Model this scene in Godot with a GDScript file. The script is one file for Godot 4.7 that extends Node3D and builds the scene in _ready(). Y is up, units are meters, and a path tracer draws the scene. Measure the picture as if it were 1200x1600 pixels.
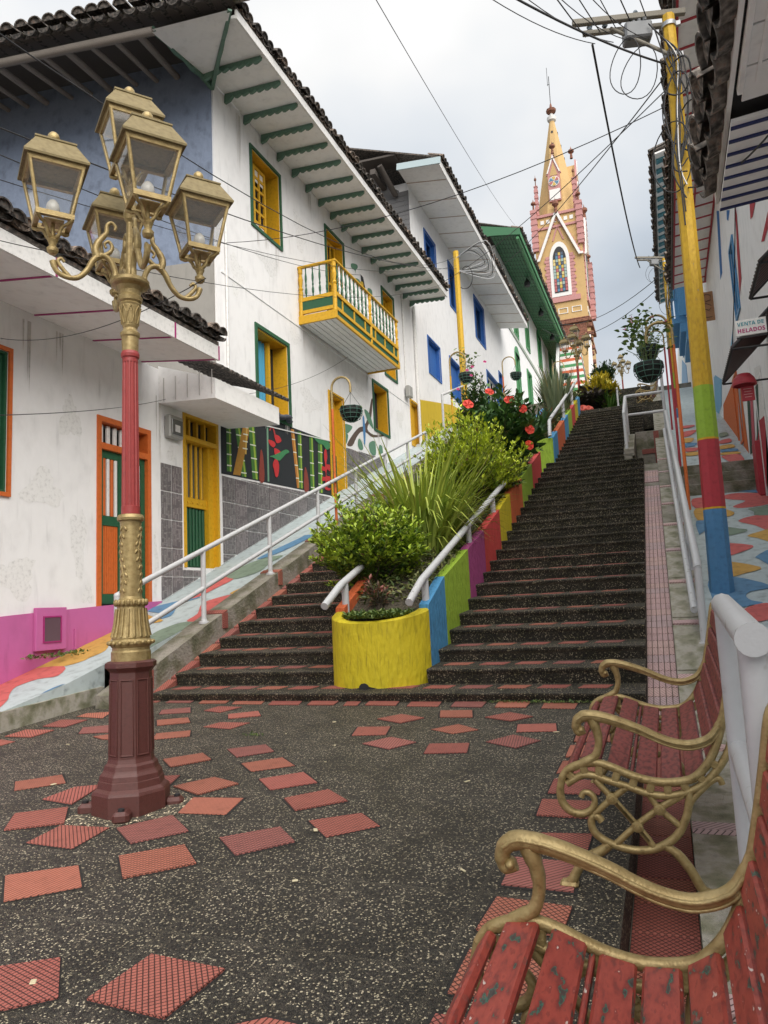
extends Node3D
# A steep painted stair street: plaza, two flights with planters, houses on both sides, church tower at the top. Metres, y up, the street runs towards -z.

const PLAZA_TILES = [[-5.11, -6.40, -4.95, -6.42, -4.91, -6.25, -4.97, -6.22], [-4.85, -6.42, -4.55, -6.45, -4.50, -6.23, -4.79, -6.22], [-4.46, -6.42, -4.15, -6.45, -4.08, -6.22, -4.38, -6.20], [-4.09, -6.45, -3.75, -6.46, -3.68, -6.19, -3.99, -6.18], [-3.66, -6.45, -3.35, -6.46, -3.27, -6.17, -3.58, -6.16], [-3.24, -6.47, -2.96, -6.47, -2.91, -6.17, -3.18, -6.16], [-2.88, -6.47, -2.74, -6.49, -2.67, -6.15, -2.80, -6.14], [-4.59, -5.90, -4.34, -6.02, -4.20, -5.82, -4.48, -5.73], [-4.33, -5.50, -4.07, -5.61, -3.93, -5.44, -4.18, -5.31], [-3.99, -5.07, -3.75, -5.19, -3.62, -5.01, -3.88, -4.88], [-4.11, -5.89, -4.06, -6.07, -3.80, -6.05, -3.89, -5.83], [-3.75, -5.75, -3.53, -5.88, -3.40, -5.72, -3.65, -5.60], [-3.70, -5.31, -3.65, -5.47, -3.36, -5.47, -3.42, -5.25], [-3.06, -4.68, -2.84, -4.83, -2.67, -4.66, -2.87, -4.50], [-3.39, -4.38, -3.19, -4.56, -3.02, -4.42, -3.21, -4.22], [-2.75, -4.36, -2.53, -4.53, -2.35, -4.36, -2.58, -4.20], [-2.44, -4.07, -2.22, -4.24, -2.03, -4.05, -2.26, -3.89], [-2.10, -3.75, -1.91, -3.93, -1.72, -3.77, -1.94, -3.59], [-1.80, -3.47, -1.58, -3.62, -1.41, -3.46, -1.62, -3.29], [-2.14, -3.19, -1.91, -3.36, -1.74, -3.20, -1.94, -3.01], [-2.91, -3.86, -2.76, -4.06, -2.52, -3.96, -2.66, -3.74], [-2.66, -3.70, -2.34, -3.74, -2.29, -3.48, -2.59, -3.46], [-3.19, -4.02, -3.02, -4.06, -2.95, -3.86, -3.11, -3.83], [-2.65, -6.47, -2.36, -6.45, -2.31, -6.15, -2.61, -6.17], [-2.23, -6.42, -1.96, -6.44, -1.92, -6.13, -2.20, -6.14], [-1.83, -6.38, -1.54, -6.36, -1.54, -6.11, -1.81, -6.12], [-1.43, -6.32, -1.16, -6.32, -1.17, -6.11, -1.42, -6.11], [-1.04, -6.29, -0.77, -6.29, -0.78, -6.08, -1.04, -6.09], [-0.65, -6.27, -0.44, -6.27, -0.46, -6.06, -0.66, -6.07], [-2.28, -5.65, -2.14, -5.82, -1.90, -5.71, -2.04, -5.52], [-2.35, -5.39, -2.08, -5.42, -2.03, -5.17, -2.29, -5.13], [-2.11, -4.92, -1.96, -5.11, -1.73, -4.98, -1.87, -4.79], [-1.85, -5.96, -1.58, -5.99, -1.52, -5.75, -1.79, -5.73], [-1.74, -5.36, -1.58, -5.52, -1.38, -5.37, -1.54, -5.24], [-1.62, -4.95, -1.36, -4.99, -1.31, -4.76, -1.59, -4.72], [-1.42, -5.75, -1.26, -5.92, -1.06, -5.79, -1.20, -5.63], [-1.13, -5.55, -0.86, -5.59, -0.82, -5.36, -1.09, -5.32], [-1.25, -5.04, -1.10, -5.23, -0.89, -5.10, -1.02, -4.90], [-0.68, -5.32, -0.46, -5.34, -0.45, -5.11, -0.67, -5.09], [-5.34, -5.61, -5.33, -5.74, -5.10, -5.82, -4.98, -5.56], [-5.35, -5.21, -5.38, -5.47, -5.09, -5.48, -5.08, -5.21], [-5.39, -4.85, -5.41, -5.08, -5.10, -5.09, -5.10, -4.86], [-5.24, -4.58, -5.34, -4.76, -5.13, -4.72, -5.15, -4.59], [-4.87, -5.20, -4.62, -5.32, -4.46, -5.07, -4.74, -5.00], [-4.50, -4.92, -4.38, -5.00, -4.23, -4.86, -4.35, -4.85], [-4.12, -3.80, -3.90, -3.98, -3.72, -3.82, -3.95, -3.64], [-3.60, -3.52, -3.58, -3.76, -3.43, -3.82, -3.34, -3.47], [-3.56, -3.28, -3.31, -3.42, -3.13, -3.21, -3.39, -3.06], [-3.12, -2.94, -3.12, -3.19, -2.83, -3.20, -2.81, -2.93], [-2.77, -3.20, -2.59, -3.41, -2.35, -3.23, -2.55, -3.04], [-2.49, -2.89, -2.26, -3.07, -2.07, -2.89, -2.30, -2.70], [-2.88, -2.61, -2.62, -2.77, -2.43, -2.59, -2.67, -2.41], [-2.29, -1.99, -2.08, -2.11, -1.90, -1.92, -2.06, -1.80], [-1.79, -1.94, -1.76, -2.20, -1.46, -2.18, -1.49, -1.92], [-1.28, -1.94, -1.20, -2.00, -1.09, -2.00, -1.16, -1.94], [-0.68, -5.33, -0.49, -5.35, -0.49, -5.10, -0.67, -5.09], [-0.68, -4.99, -0.48, -5.01, -0.48, -4.76, -0.68, -4.74], [-0.69, -4.65, -0.47, -4.67, -0.46, -4.42, -0.69, -4.41], [-0.69, -4.30, -0.44, -4.30, -0.43, -4.06, -0.69, -4.05], [-0.70, -3.95, -0.44, -3.96, -0.44, -3.72, -0.70, -3.72], [-0.69, -3.51, -0.42, -3.54, -0.42, -3.33, -0.70, -3.34], [-0.71, -3.23, -0.44, -3.22, -0.43, -2.95, -0.71, -2.96], [-0.71, -2.86, -0.43, -2.84, -0.44, -2.64, -0.72, -2.61], [-0.72, -2.48, -0.46, -2.49, -0.45, -2.25, -0.72, -2.24], [-0.73, -2.13, -0.48, -2.14, -0.48, -1.96, -0.73, -1.95]]
const LEFT_WAVES = [["y", -6.56, -6.13, -6.45, -6.68, -6.56, -7.51, -6.57, -7.63, -6.23, -7.09, -5.98, -6.72, -6.00, -6.49, -6.00, -6.40, -6.12, -6.25], ["r", -6.88, -5.95, -6.53, -5.80, -6.55, -6.15, -6.12, -6.25, -5.94, -5.98, -6.12, -5.90, -6.19, -5.70, -6.02, -5.46, -5.86, -5.29, -5.70, -4.98, -6.00, -4.98], ["b", -5.39, -5.06, -5.48, -5.30, -5.63, -5.46, -5.66, -5.73, -5.49, -5.89, -5.41, -6.08, -5.44, -6.31, -5.09, -5.86, -5.09, -5.72, -5.20, -5.58, -5.18, -5.30, -5.27, -5.14], ["g", -5.47, -6.81, -5.69, -7.11, -5.76, -7.35, -5.68, -7.57, -5.46, -7.66, -5.39, -7.66, -5.38, -7.50, -5.35, -7.08, -5.33, -6.80, -5.36, -6.70], ["r", -5.57, -7.66, -5.56, -7.87, -5.71, -8.16, -5.69, -8.33, -5.44, -8.50, -5.35, -8.29, -5.41, -7.91, -5.41, -7.65], ["b", -6.51, -8.07, -6.38, -8.26, -6.08, -8.42, -5.92, -8.46, -6.07, -8.28, -6.07, -8.14, -5.94, -7.85, -6.08, -7.76, -6.15, -7.93], ["y", -6.30, -7.68, -6.08, -7.63, -5.95, -7.70, -6.26, -7.86, -6.55, -8.02], ["r", -6.09, -8.43, -6.07, -8.80, -6.06, -9.31, -5.82, -9.13, -5.89, -8.78, -5.96, -8.48], ["g", -6.06, -9.31, -5.99, -9.77, -5.79, -10.05, -5.53, -10.09, -5.58, -9.77, -5.54, -9.40, -5.69, -9.18, -5.83, -9.13], ["b", -5.95, -10.00, -5.91, -10.32, -5.72, -11.03, -5.70, -11.16, -5.51, -11.11, -5.61, -10.51, -5.77, -10.12], ["y", -5.51, -8.54, -5.43, -8.75, -5.33, -8.76, -5.40, -8.53]]
const RIGHT_WAVES = [["r", 0.98, -13.44, 1.21, -13.58, 1.67, -13.22, 1.56, -12.52, 1.15, -12.34, 1.03, -12.52, 1.25, -12.87, 1.00, -13.14], ["r", 0.99, -11.47, 1.20, -11.73, 1.44, -11.69, 1.31, -10.74, 1.17, -11.12], ["g", 1.21, -12.25, 1.41, -12.35, 1.55, -12.40, 1.45, -11.74, 1.24, -11.77, 1.26, -11.99], ["y", 1.00, -10.57, 1.16, -10.75, 1.32, -10.83, 1.23, -10.20, 1.11, -10.41], ["b", 0.97, -9.55, 1.17, -9.83, 1.08, -9.18, 0.99, -9.44], ["g", 0.64, -11.27, 0.96, -11.00, 1.04, -10.91, 0.97, -10.76, 0.61, -10.61], ["r", 0.58, -10.27, 1.00, -10.07, 0.86, -9.80, 0.52, -9.56], ["y", 0.50, -9.47, 0.96, -9.11, 0.79, -8.90, 0.44, -8.73], ["b", 0.40, -8.68, 0.65, -8.79, 0.97, -8.40, 0.76, -8.25, 0.70, -8.11, 0.73, -7.96, 0.82, -7.87, 0.63, -7.76, 0.36, -7.54, 0.39, -8.10], ["r", 0.63, -7.69, 0.80, -7.85, 0.91, -7.81, 0.95, -7.56, 0.73, -7.34, 0.62, -7.43], ["r", 0.50, -13.39, 0.82, -13.30, 0.76, -12.58, 0.49, -12.62], ["y", 0.49, -12.55, 0.84, -12.42, 1.00, -12.05, 0.91, -11.80, 0.70, -11.77, 0.48, -11.70], ["b", 0.45, -11.63, 0.64, -11.58, 0.64, -11.32, 0.46, -10.84, 0.44, -10.85], ["b", 1.25, -13.70, 1.51, -13.70, 1.74, -13.70, 1.67, -13.28, 1.34, -13.61], ["r", 0.60, -18.03, 0.90, -18.14, 0.76, -17.55, 0.59, -17.41], ["y", 0.58, -17.21, 0.78, -17.13, 0.71, -16.72, 0.57, -16.74], ["b", 0.57, -16.59, 0.80, -16.56, 0.74, -16.22, 0.56, -16.21], ["r", 0.56, -16.07, 0.79, -15.99, 0.74, -15.69, 0.55, -15.72], ["y", 0.55, -15.59, 0.79, -15.57, 0.74, -15.27, 0.54, -15.29], ["r", 1.23, -16.45, 1.43, -16.60, 1.43, -16.22, 1.22, -16.14], ["y", 1.20, -15.92, 1.42, -15.95, 1.42, -15.64, 1.18, -15.58], ["b", 1.18, -15.49, 1.43, -15.50, 1.43, -15.25, 1.17, -15.30], ["y", 1.16, -15.21, 1.43, -15.17, 1.44, -14.97, 1.15, -15.02], ["r", 1.15, -14.93, 1.45, -14.87, 1.37, -13.71, 1.14, -14.69], ["g", 1.06, -13.71, 1.38, -13.71, 1.40, -13.71, 1.07, -13.71], ["r", 0.64, -18.88, 0.91, -18.83, 0.82, -18.56, 0.64, -18.52], ["g", 1.31, -17.30, 1.46, -17.36, 1.45, -16.98, 1.28, -16.87]]
const BAMBOO_MURAL = [["K", -9.899, 3.904, -10.598, 4.108, -11.243, 4.265, -14.052, 4.347, -14.056, 3.169, -9.888, 3.023], ["G", -10.059, 3.915, -10.198, 3.945, -10.205, 3.107, -10.054, 3.083], ["G", -10.296, 3.992, -10.462, 4.040, -10.656, 3.084, -10.501, 3.061], ["Y", -10.594, 4.014, -10.747, 4.066, -10.758, 3.862, -10.455, 3.073, -10.229, 3.057], ["G", -10.735, 4.120, -10.933, 4.164, -11.025, 3.089, -10.841, 3.074], ["W", -11.361, 4.232, -11.422, 4.242, -11.408, 3.105, -11.347, 3.097], ["O", -12.279, 4.256, -12.417, 4.264, -12.597, 3.146, -12.464, 3.129], ["G", -12.558, 4.263, -12.720, 4.271, -12.714, 3.153, -12.552, 3.132], ["G", -13.054, 4.286, -13.226, 4.285, -13.235, 3.156, -13.044, 3.145], ["G", -13.443, 4.185, -13.657, 4.225, -13.611, 3.182, -13.390, 3.154], ["D", -11.123, 3.621, -11.206, 3.529, -11.229, 3.103, -11.054, 3.093], ["D", -12.817, 3.593, -12.935, 3.440, -12.951, 3.150, -12.748, 3.136], ["R", -11.403, 3.868, -11.603, 3.875, -11.663, 3.827, -11.581, 3.760, -11.459, 3.788], ["R", -11.626, 4.007, -11.808, 4.015, -11.884, 3.937, -11.720, 3.865, -11.653, 3.924], ["R", -11.611, 3.749, -11.753, 3.751, -11.847, 3.712, -11.706, 3.623, -11.621, 3.640], ["R", -11.541, 3.449, -11.664, 3.576, -11.769, 3.466, -11.725, 3.261, -11.629, 3.227, -11.574, 3.356], ["r", -11.443, 4.061, -11.540, 4.141, -11.631, 4.100, -11.665, 4.007, -11.625, 3.991, -11.590, 4.071, -11.538, 4.116, -11.473, 4.047], ["L", -11.432, 3.568, -11.668, 3.648, -12.040, 3.804, -12.181, 3.780, -12.035, 3.713, -11.864, 3.594, -11.757, 3.544, -11.547, 3.568], ["L", -13.246, 4.303, -13.945, 4.326, -14.008, 4.199, -13.823, 4.128, -13.676, 4.206, -13.473, 4.190], ["R", -13.714, 4.054, -13.803, 4.138, -13.864, 3.989, -13.808, 3.819, -13.986, 3.825, -13.963, 3.683, -13.840, 3.710, -13.786, 3.566, -13.985, 3.572, -13.941, 3.428, -13.797, 3.454, -13.807, 3.319, -13.974, 3.318, -13.885, 3.261, -13.680, 3.280, -13.735, 3.445, -13.571, 3.422, -13.599, 3.515, -13.743, 3.536, -13.731, 3.648, -13.569, 3.645, -13.597, 3.740, -13.740, 3.749, -13.711, 3.894]]
const BRANCH_MURAL = [["B", -14.961, 4.448, -15.291, 4.737, -15.696, 4.998, -16.036, 5.123, -16.342, 5.429, -16.576, 5.890, -16.676, 5.898, -16.520, 5.415, -16.234, 5.085, -16.643, 5.019, -17.319, 5.156, -17.314, 5.116, -16.562, 4.939, -16.153, 4.973, -15.817, 4.920, -15.540, 4.736, -15.265, 4.481], ["m", -15.965, 5.317, -16.071, 5.314, -16.105, 4.900, -16.017, 4.596, -15.963, 4.820], ["F", -16.082, 5.528, -16.419, 5.500, -16.661, 5.175, -16.323, 5.264], ["F", -14.852, 4.904, -15.313, 4.942, -15.049, 4.737, -14.837, 4.743], ["F", -14.832, 4.693, -15.044, 4.687, -14.927, 4.467, -14.813, 4.494], ["F", -15.668, 4.735, -15.854, 4.669, -15.903, 4.523, -15.703, 4.471, -15.586, 4.566], ["F", -16.333, 4.760, -16.694, 4.856, -16.727, 4.538, -16.439, 4.488, -16.289, 4.620], ["F", -16.978, 4.812, -17.200, 4.815, -17.199, 4.566, -16.941, 4.521]]
const BALCONY_MURAL = [["F", -15.672, 9.073, -16.012, 9.193, -16.073, 9.136, -15.924, 8.990, -15.948, 8.834, -15.883, 8.972, -15.660, 8.959], ["F", -15.807, 8.748, -16.109, 8.846, -16.196, 8.770, -15.957, 8.673], ["K", -16.225, 9.033, -16.402, 9.023, -16.538, 8.739, -16.389, 8.652, -16.267, 8.799], ["y", -16.188, 8.823, -16.359, 8.881, -16.405, 8.799, -16.232, 8.729], ["F", -16.709, 8.864, -16.960, 8.907, -16.973, 8.768, -16.753, 8.625, -16.650, 8.727]]
const RIGHT_WALL_PAINT = [["b", -15.995, 8.599, -15.553, 8.374, -16.184, 7.329, -16.699, 7.385], ["b", -14.315, 7.756, -13.864, 7.525, -14.239, 7.506, -14.427, 7.628], ["r", -13.072, 7.223, -13.010, 6.999, -13.322, 6.017, -13.798, 5.897, -13.496, 6.611], ["r", -11.478, 6.495, -10.865, 6.182, -11.373, 6.151, -11.603, 6.222], ["r", -10.088, 5.584, -10.234, 5.421, -10.642, 5.435, -10.880, 5.535], ["l", -20.971, 6.409, -20.435, 6.337, -18.784, 5.765, -19.507, 5.307, -20.907, 5.333, -21.539, 5.717], ["l", -16.463, 5.650, -15.386, 5.841, -15.670, 5.464]]
const RIGHT_WALL_LOW = [["o", -19.098, 5.217, -15.691, 5.009, -15.098, 4.623, -14.965, 3.214, -15.492, 3.289, -18.321, 4.313, -19.611, 4.693], ["p", -13.819, 4.281, -13.485, 4.220, -13.943, 3.150, -14.423, 3.193], ["r", -13.113, 3.504, -12.325, 3.430, -13.044, 2.416, -14.260, 2.579, -14.210, 3.141], ["w", -12.976, 4.349, -12.318, 4.209, -12.325, 3.430, -13.113, 3.504], ["d", -14.257, 4.398, -13.938, 4.298, -14.410, 3.205, -14.789, 3.243], ["d", -13.001, 4.089, -12.727, 4.015, -13.035, 3.513, -13.687, 3.159], ["s", -15.583, 4.947, -15.113, 4.752, -15.644, 3.584, -16.241, 3.663]]

var tex := {}
var mats := {}
var taken := {}
var rng := RandomNumberGenerator.new()
const SIDE := Basis(Vector3(0, 0, -1), Vector3(0, 1, 0), Vector3(1, 0, 0))   # a profile drawn in (distance up the street, height), extruded along x

# ---------- materials ----------
func lin(r: float, g: float, b: float) -> Color:
	return Color(r, g, b).linear_to_srgb()

func ntex(key: String, freq: float, octaves: int, ramp: Array, sd := 1, typ := FastNoiseLite.TYPE_SIMPLEX_SMOOTH, size := 512) -> Texture2D:
	if tex.has(key):
		return tex[key]
	var n := FastNoiseLite.new()
	n.noise_type = typ
	n.seed = sd
	n.frequency = freq
	n.fractal_octaves = octaves
	var t := NoiseTexture2D.new()
	t.width = size
	t.height = size
	t.seamless = true
	t.noise = n
	if ramp.size():
		var g := Gradient.new()
		var offs := PackedFloat32Array()
		var cols := PackedColorArray()
		for r in ramp:
			offs.append(r[0])
			cols.append(r[1] if r[1] is Color else lin(r[1], r[1], r[1]))
		g.offsets = offs
		g.colors = cols
		t.color_ramp = g
	tex[key] = t
	return t

func mat(key: String, c: Color, rough := 0.8, o := {}) -> StandardMaterial3D:
	if mats.has(key):
		return mats[key]
	var m := StandardMaterial3D.new()
	m.resource_name = key
	m.albedo_color = c
	m.roughness = rough
	m.metallic = o.get("metal", 0.0)
	m.metallic_specular = o.get("spec", 0.5)
	m.vertex_color_use_as_albedo = o.get("vc", false)
	if o.has("tex"):
		m.albedo_texture = o.tex
		m.uv1_triplanar = true
		m.uv1_world_triplanar = o.get("world", true)
		m.uv1_scale = o.get("s", Vector3.ONE)
		m.uv1_triplanar_sharpness = 4.0
	if o.has("det"):
		m.detail_enabled = true
		m.detail_albedo = o.det
		m.detail_blend_mode = BaseMaterial3D.BLEND_MODE_MUL
		m.detail_uv_layer = BaseMaterial3D.DETAIL_UV_2
		m.uv2_triplanar = true
		m.uv2_world_triplanar = true
		m.uv2_scale = o.get("ds", Vector3.ONE * 0.3)
	if o.has("bump"):
		m.heightmap_enabled = true
		m.heightmap_texture = o.bump
		m.heightmap_scale = o.get("bh", 0.3)
	mats[key] = m
	return m

func paint(key: String, r: float, g: float, b: float, rough := 0.55) -> StandardMaterial3D:   # painted wood or metal with slight wear
	return mat(key, lin(r, g, b), rough, {"tex": tex.wear, "s": Vector3(1.3, 1.3, 1.3), "bump": tex.fine, "bh": 0.05})

func plaster(key: String, r: float, g: float, b: float) -> StandardMaterial3D:
	return mat(key, lin(r, g, b), 0.9, {"tex": tex.plaster, "s": Vector3(0.45, 0.3, 0.45), "det": tex.stain, "ds": Vector3(0.9, 0.13, 0.9), "bump": tex.lumps, "bh": 0.25})

# ---------- mesh helpers ----------
func S(group := -1) -> SurfaceTool:
	var st := SurfaceTool.new()
	st.begin(Mesh.PRIMITIVE_TRIANGLES)
	st.set_smooth_group(group)
	return st

func tri(st: SurfaceTool, a: Vector3, b: Vector3, c: Vector3) -> void:   # counter-clockwise from outside
	st.add_vertex(a)
	st.add_vertex(c)
	st.add_vertex(b)

func quad(st: SurfaceTool, a: Vector3, b: Vector3, c: Vector3, d: Vector3) -> void:
	tri(st, a, b, c)
	tri(st, a, c, d)

func bx(st: SurfaceTool, c: Vector3, s: Vector3, b := Basis(), bev := 0.0) -> void:
	var h := s * 0.5
	if bev <= 0.0:
		for ax in 3:
			for sg in [-1.0, 1.0]:
				var n := Vector3.ZERO
				n[ax] = sg
				var u := Vector3.ZERO
				u[(ax + 1) % 3] = 1.0
				var v := n.cross(u)
				quad(st, c + b * ((n - u - v) * h), c + b * ((n + u - v) * h), c + b * ((n + u + v) * h), c + b * ((n - u + v) * h))
		return
	var k := h - Vector3.ONE * minf(bev, minf(h.x, minf(h.y, h.z)) * 0.9)
	for ax in 3:
		for sg in [-1.0, 1.0]:
			var n := Vector3.ZERO
			n[ax] = sg
			var u := Vector3.ZERO
			u[(ax + 1) % 3] = 1.0
			var v := n.cross(u)
			var nn := n * h
			quad(st, c + b * (nn - (u + v) * k), c + b * (nn + (u - v) * k), c + b * (nn + (u + v) * k), c + b * (nn + (v - u) * k))
			var a2 := (ax + 1) % 3
			for s2 in [-1.0, 1.0]:
				var m := Vector3.ZERO
				m[a2] = s2
				var w := n.cross(m)
				var p := n * h + m * k
				var q := n * k + m * h
				quad(st, c + b * (p - w * k), c + b * (q - w * k), c + b * (q + w * k), c + b * (p + w * k))
	for sx in [-1.0, 1.0]:
		for sy in [-1.0, 1.0]:
			for sz in [-1.0, 1.0]:
				var g := Vector3(sx, sy, sz)
				var p1 := c + b * (g * Vector3(h.x, k.y, k.z))
				var p2 := c + b * (g * Vector3(k.x, h.y, k.z))
				var p3 := c + b * (g * Vector3(k.x, k.y, h.z))
				if sx * sy * sz > 0:
					tri(st, p1, p2, p3)
				else:
					tri(st, p1, p3, p2)

func span(st: SurfaceTool, a: Vector3, b: Vector3, bev := 0.0) -> void:   # box between two corners
	bx(st, (a + b) * 0.5, (b - a).abs(), Basis(), bev)

func ccw(pts: PackedVector2Array) -> PackedVector2Array:
	if Geometry2D.is_polygon_clockwise(pts):
		pts.reverse()
	var area := 0.0
	for i in pts.size():
		area += pts[i].cross(pts[(i + 1) % pts.size()])
	if area < 0:
		pts.reverse()
	return pts

func poly_tris(pts: PackedVector2Array) -> PackedInt32Array:
	var t := Geometry2D.triangulate_polygon(pts)
	for i in range(0, t.size(), 3):
		if (pts[t[i + 1]] - pts[t[i]]).cross(pts[t[i + 2]] - pts[t[i]]) < 0:
			var k := t[i + 1]
			t[i + 1] = t[i + 2]
			t[i + 2] = k
	return t

func prism(st: SurfaceTool, poly, z0: float, z1: float, xf := Transform3D()) -> void:
	var pts := ccw(PackedVector2Array(poly))
	var t := poly_tris(pts)
	for i in range(0, t.size(), 3):
		var a := pts[t[i]]
		var b := pts[t[i + 1]]
		var c := pts[t[i + 2]]
		tri(st, xf * Vector3(a.x, a.y, z1), xf * Vector3(b.x, b.y, z1), xf * Vector3(c.x, c.y, z1))
		tri(st, xf * Vector3(a.x, a.y, z0), xf * Vector3(c.x, c.y, z0), xf * Vector3(b.x, b.y, z0))
	for i in pts.size():
		var a := pts[i]
		var b := pts[(i + 1) % pts.size()]
		quad(st, xf * Vector3(a.x, a.y, z0), xf * Vector3(b.x, b.y, z0), xf * Vector3(b.x, b.y, z1), xf * Vector3(a.x, a.y, z1))

func sheet(st: SurfaceTool, poly, xf: Transform3D) -> void:   # a flat print or paint patch facing local +z
	var pts := ccw(PackedVector2Array(poly))
	var t := poly_tris(pts)
	for i in range(0, t.size(), 3):
		tri(st, xf * Vector3(pts[t[i]].x, pts[t[i]].y, 0), xf * Vector3(pts[t[i + 1]].x, pts[t[i + 1]].y, 0), xf * Vector3(pts[t[i + 2]].x, pts[t[i + 2]].y, 0))

func smooth_poly(f: Array, first: int, cuts := 3) -> PackedVector2Array:   # closed curve through points listed as x, y, x, y ...
	var p := PackedVector2Array()
	for i in range(first, f.size(), 2):
		p.append(Vector2(f[i], f[i + 1]))
	var out := PackedVector2Array()
	var n := p.size()
	for i in n:
		for k in cuts:
			out.append(p[i].cubic_interpolate(p[(i + 1) % n], p[(i + n - 1) % n], p[(i + 2) % n], float(k) / cuts))
	if Geometry2D.triangulate_polygon(out).is_empty():
		return p
	return out

func lathe(st: SurfaceTool, prof: Array, n: int, xf := Transform3D(), phase := 0.0, flat := false, soft := false) -> void:
	for k in prof.size() - 1:
		var p = prof[k]
		var q = prof[k + 1]
		st.set_smooth_group(-1 if flat else (1 if soft else k + 1))
		for i in n:
			var a := phase + TAU * i / n
			var b := phase + TAU * (i + 1) / n
			var da := Vector3(cos(a), 0, -sin(a))
			var db := Vector3(cos(b), 0, -sin(b))
			var up0 := Vector3(0, p[1], 0)
			var up1 := Vector3(0, q[1], 0)
			if p[0] > 0.0001:
				tri(st, xf * (da * p[0] + up0), xf * (db * p[0] + up0), xf * (db * q[0] + up1))
			if q[0] > 0.0001:
				tri(st, xf * (da * p[0] + up0), xf * (db * q[0] + up1), xf * (da * q[0] + up1))
	st.set_smooth_group(-1)

func curve(pts: Array, cuts := 4) -> PackedVector3Array:
	var out := PackedVector3Array()
	var n := pts.size()
	for i in n - 1:
		for k in cuts:
			out.append((pts[i] as Vector3).cubic_interpolate(pts[i + 1], pts[maxi(i - 1, 0)], pts[mini(i + 2, n - 1)], float(k) / cuts))
	out.append(pts[n - 1])
	return out

func tube(st: SurfaceTool, pts, r, n := 8, flat_y := 1.0, cap := true) -> void:
	var p := PackedVector3Array(pts)
	var rings := []
	var up := Vector3.UP
	for i in p.size():
		var t := (p[mini(i + 1, p.size() - 1)] - p[maxi(i - 1, 0)]).normalized()
		if i == 0 and absf(t.dot(up)) > 0.9:
			up = Vector3(0, 0, 1) if absf(t.z) < 0.9 else Vector3(1, 0, 0)
		var s := t.cross(up).normalized()
		up = s.cross(t).normalized()
		var rr: float = r if not (r is Array) else r[mini(i * r.size() / p.size(), r.size() - 1)]
		var ring := PackedVector3Array()
		for k in n:
			var a := TAU * (k + 0.5) / n
			ring.append(p[i] + s * cos(a) * rr + up * sin(a) * rr * flat_y)
		rings.append(ring)
	st.set_smooth_group(1)
	for i in rings.size() - 1:
		for k in n:
			var k2 := (k + 1) % n
			quad(st, rings[i][k2], rings[i][k], rings[i + 1][k], rings[i + 1][k2])
	if cap:
		st.set_smooth_group(-1)
		for k in n - 2:
			tri(st, rings[0][0], rings[0][k + 1], rings[0][k + 2])
			tri(st, rings[-1][0], rings[-1][k + 2], rings[-1][k + 1])
	st.set_smooth_group(-1)

func ball(st: SurfaceTool, c: Vector3, r, n := 10) -> void:
	var v: Vector3 = r if r is Vector3 else Vector3.ONE * r
	var prof := []
	for i in n / 2 + 1:
		var a := -PI / 2 + PI * i / (n / 2)
		prof.append([maxf(cos(a), 0.0), sin(a)])
	lathe(st, prof, n, Transform3D(Basis.from_scale(v), c), 0.0, false, true)

# ---------- naming and the scene tree ----------
func obj(called: String, st, m: Material, parent: Node = self) -> MeshInstance3D:
	var o := MeshInstance3D.new()
	o.name = called if parent != self else numbered(called)
	if st is SurfaceTool:
		st.generate_normals()
		o.mesh = st.commit()
	else:
		o.mesh = st
	o.material_override = m
	parent.add_child(o, true)
	return o

func baked(st: SurfaceTool, m: Material) -> ArrayMesh:
	st.generate_normals()
	var me := st.commit()
	me.surface_set_material(0, m)
	return me

func piece(called: String, me: Mesh, xf: Transform3D, parent: Node, m: Material = null) -> MeshInstance3D:
	var o := MeshInstance3D.new()
	o.name = called
	o.mesh = me
	o.transform = xf
	if m:
		o.material_override = m
	parent.add_child(o, true)
	return o

func numbered(called: String) -> String:
	var n: int = taken.get(called, 0)
	taken[called] = n + 1
	return called if n == 0 else "%s_%03d" % [called, n]

func tag(o: Node, label: String, category: String, group := "") -> Node:
	o.set_meta("label", label)
	o.set_meta("category", category)
	if group:
		o.set_meta("group", group)
	return o

func thing(called: String, label: String, category: String, at := Vector3.ZERO, turn := 0.0, group := "") -> Node3D:
	var o := Node3D.new()
	o.name = numbered(called)
	add_child(o, true)
	o.position = at
	o.rotation.y = turn
	tag(o, label, category, group)
	return o

func struct(called: String, st, m: Material) -> MeshInstance3D:
	var o := obj(called, st, m)
	o.set_meta("kind", "structure")
	return o

func struct_root(called: String) -> Node3D:
	var o := Node3D.new()
	o.name = numbered(called)
	add_child(o, true)
	o.set_meta("kind", "structure")
	return o

func copy_of(o: Node3D, label: String, at: Vector3, turn := 0.0, scl := 1.0) -> Node3D:
	var called := String(o.name)
	var cut := RegEx.create_from_string("_\\d{3}$").sub(called, "")
	var c: Node3D = o.duplicate()
	c.name = numbered(cut)
	add_child(c, true)
	c.position = at
	c.rotation.y = turn
	c.scale = Vector3.ONE * scl
	c.set_meta("label", label)
	return c

# ---------- the lie of the land ----------
func nose(z: float) -> float:   # line through the stair nosings
	return 0.041 + 0.388 * (-6.30 - z)

func plaza_y(z: float) -> float:
	return -0.07 * (z + 6.87)

func along(z: float, t: Array) -> float:
	var u := -z
	for i in t.size() - 1:
		if u <= t[i + 1][0] or i == t.size() - 2:
			return lerpf(t[i][1], t[i + 1][1], (u - t[i][0]) / (t[i + 1][0] - t[i][0]))
	return 0.0

func left_y(z: float) -> float:
	return along(z, [[-4.0, -0.75], [3.0, -0.25], [4.5, -0.06], [5.78, 0.2], [7.5, 0.68], [24.0, 6.87], [42.0, 11.2], [60.0, 11.6]])

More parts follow.
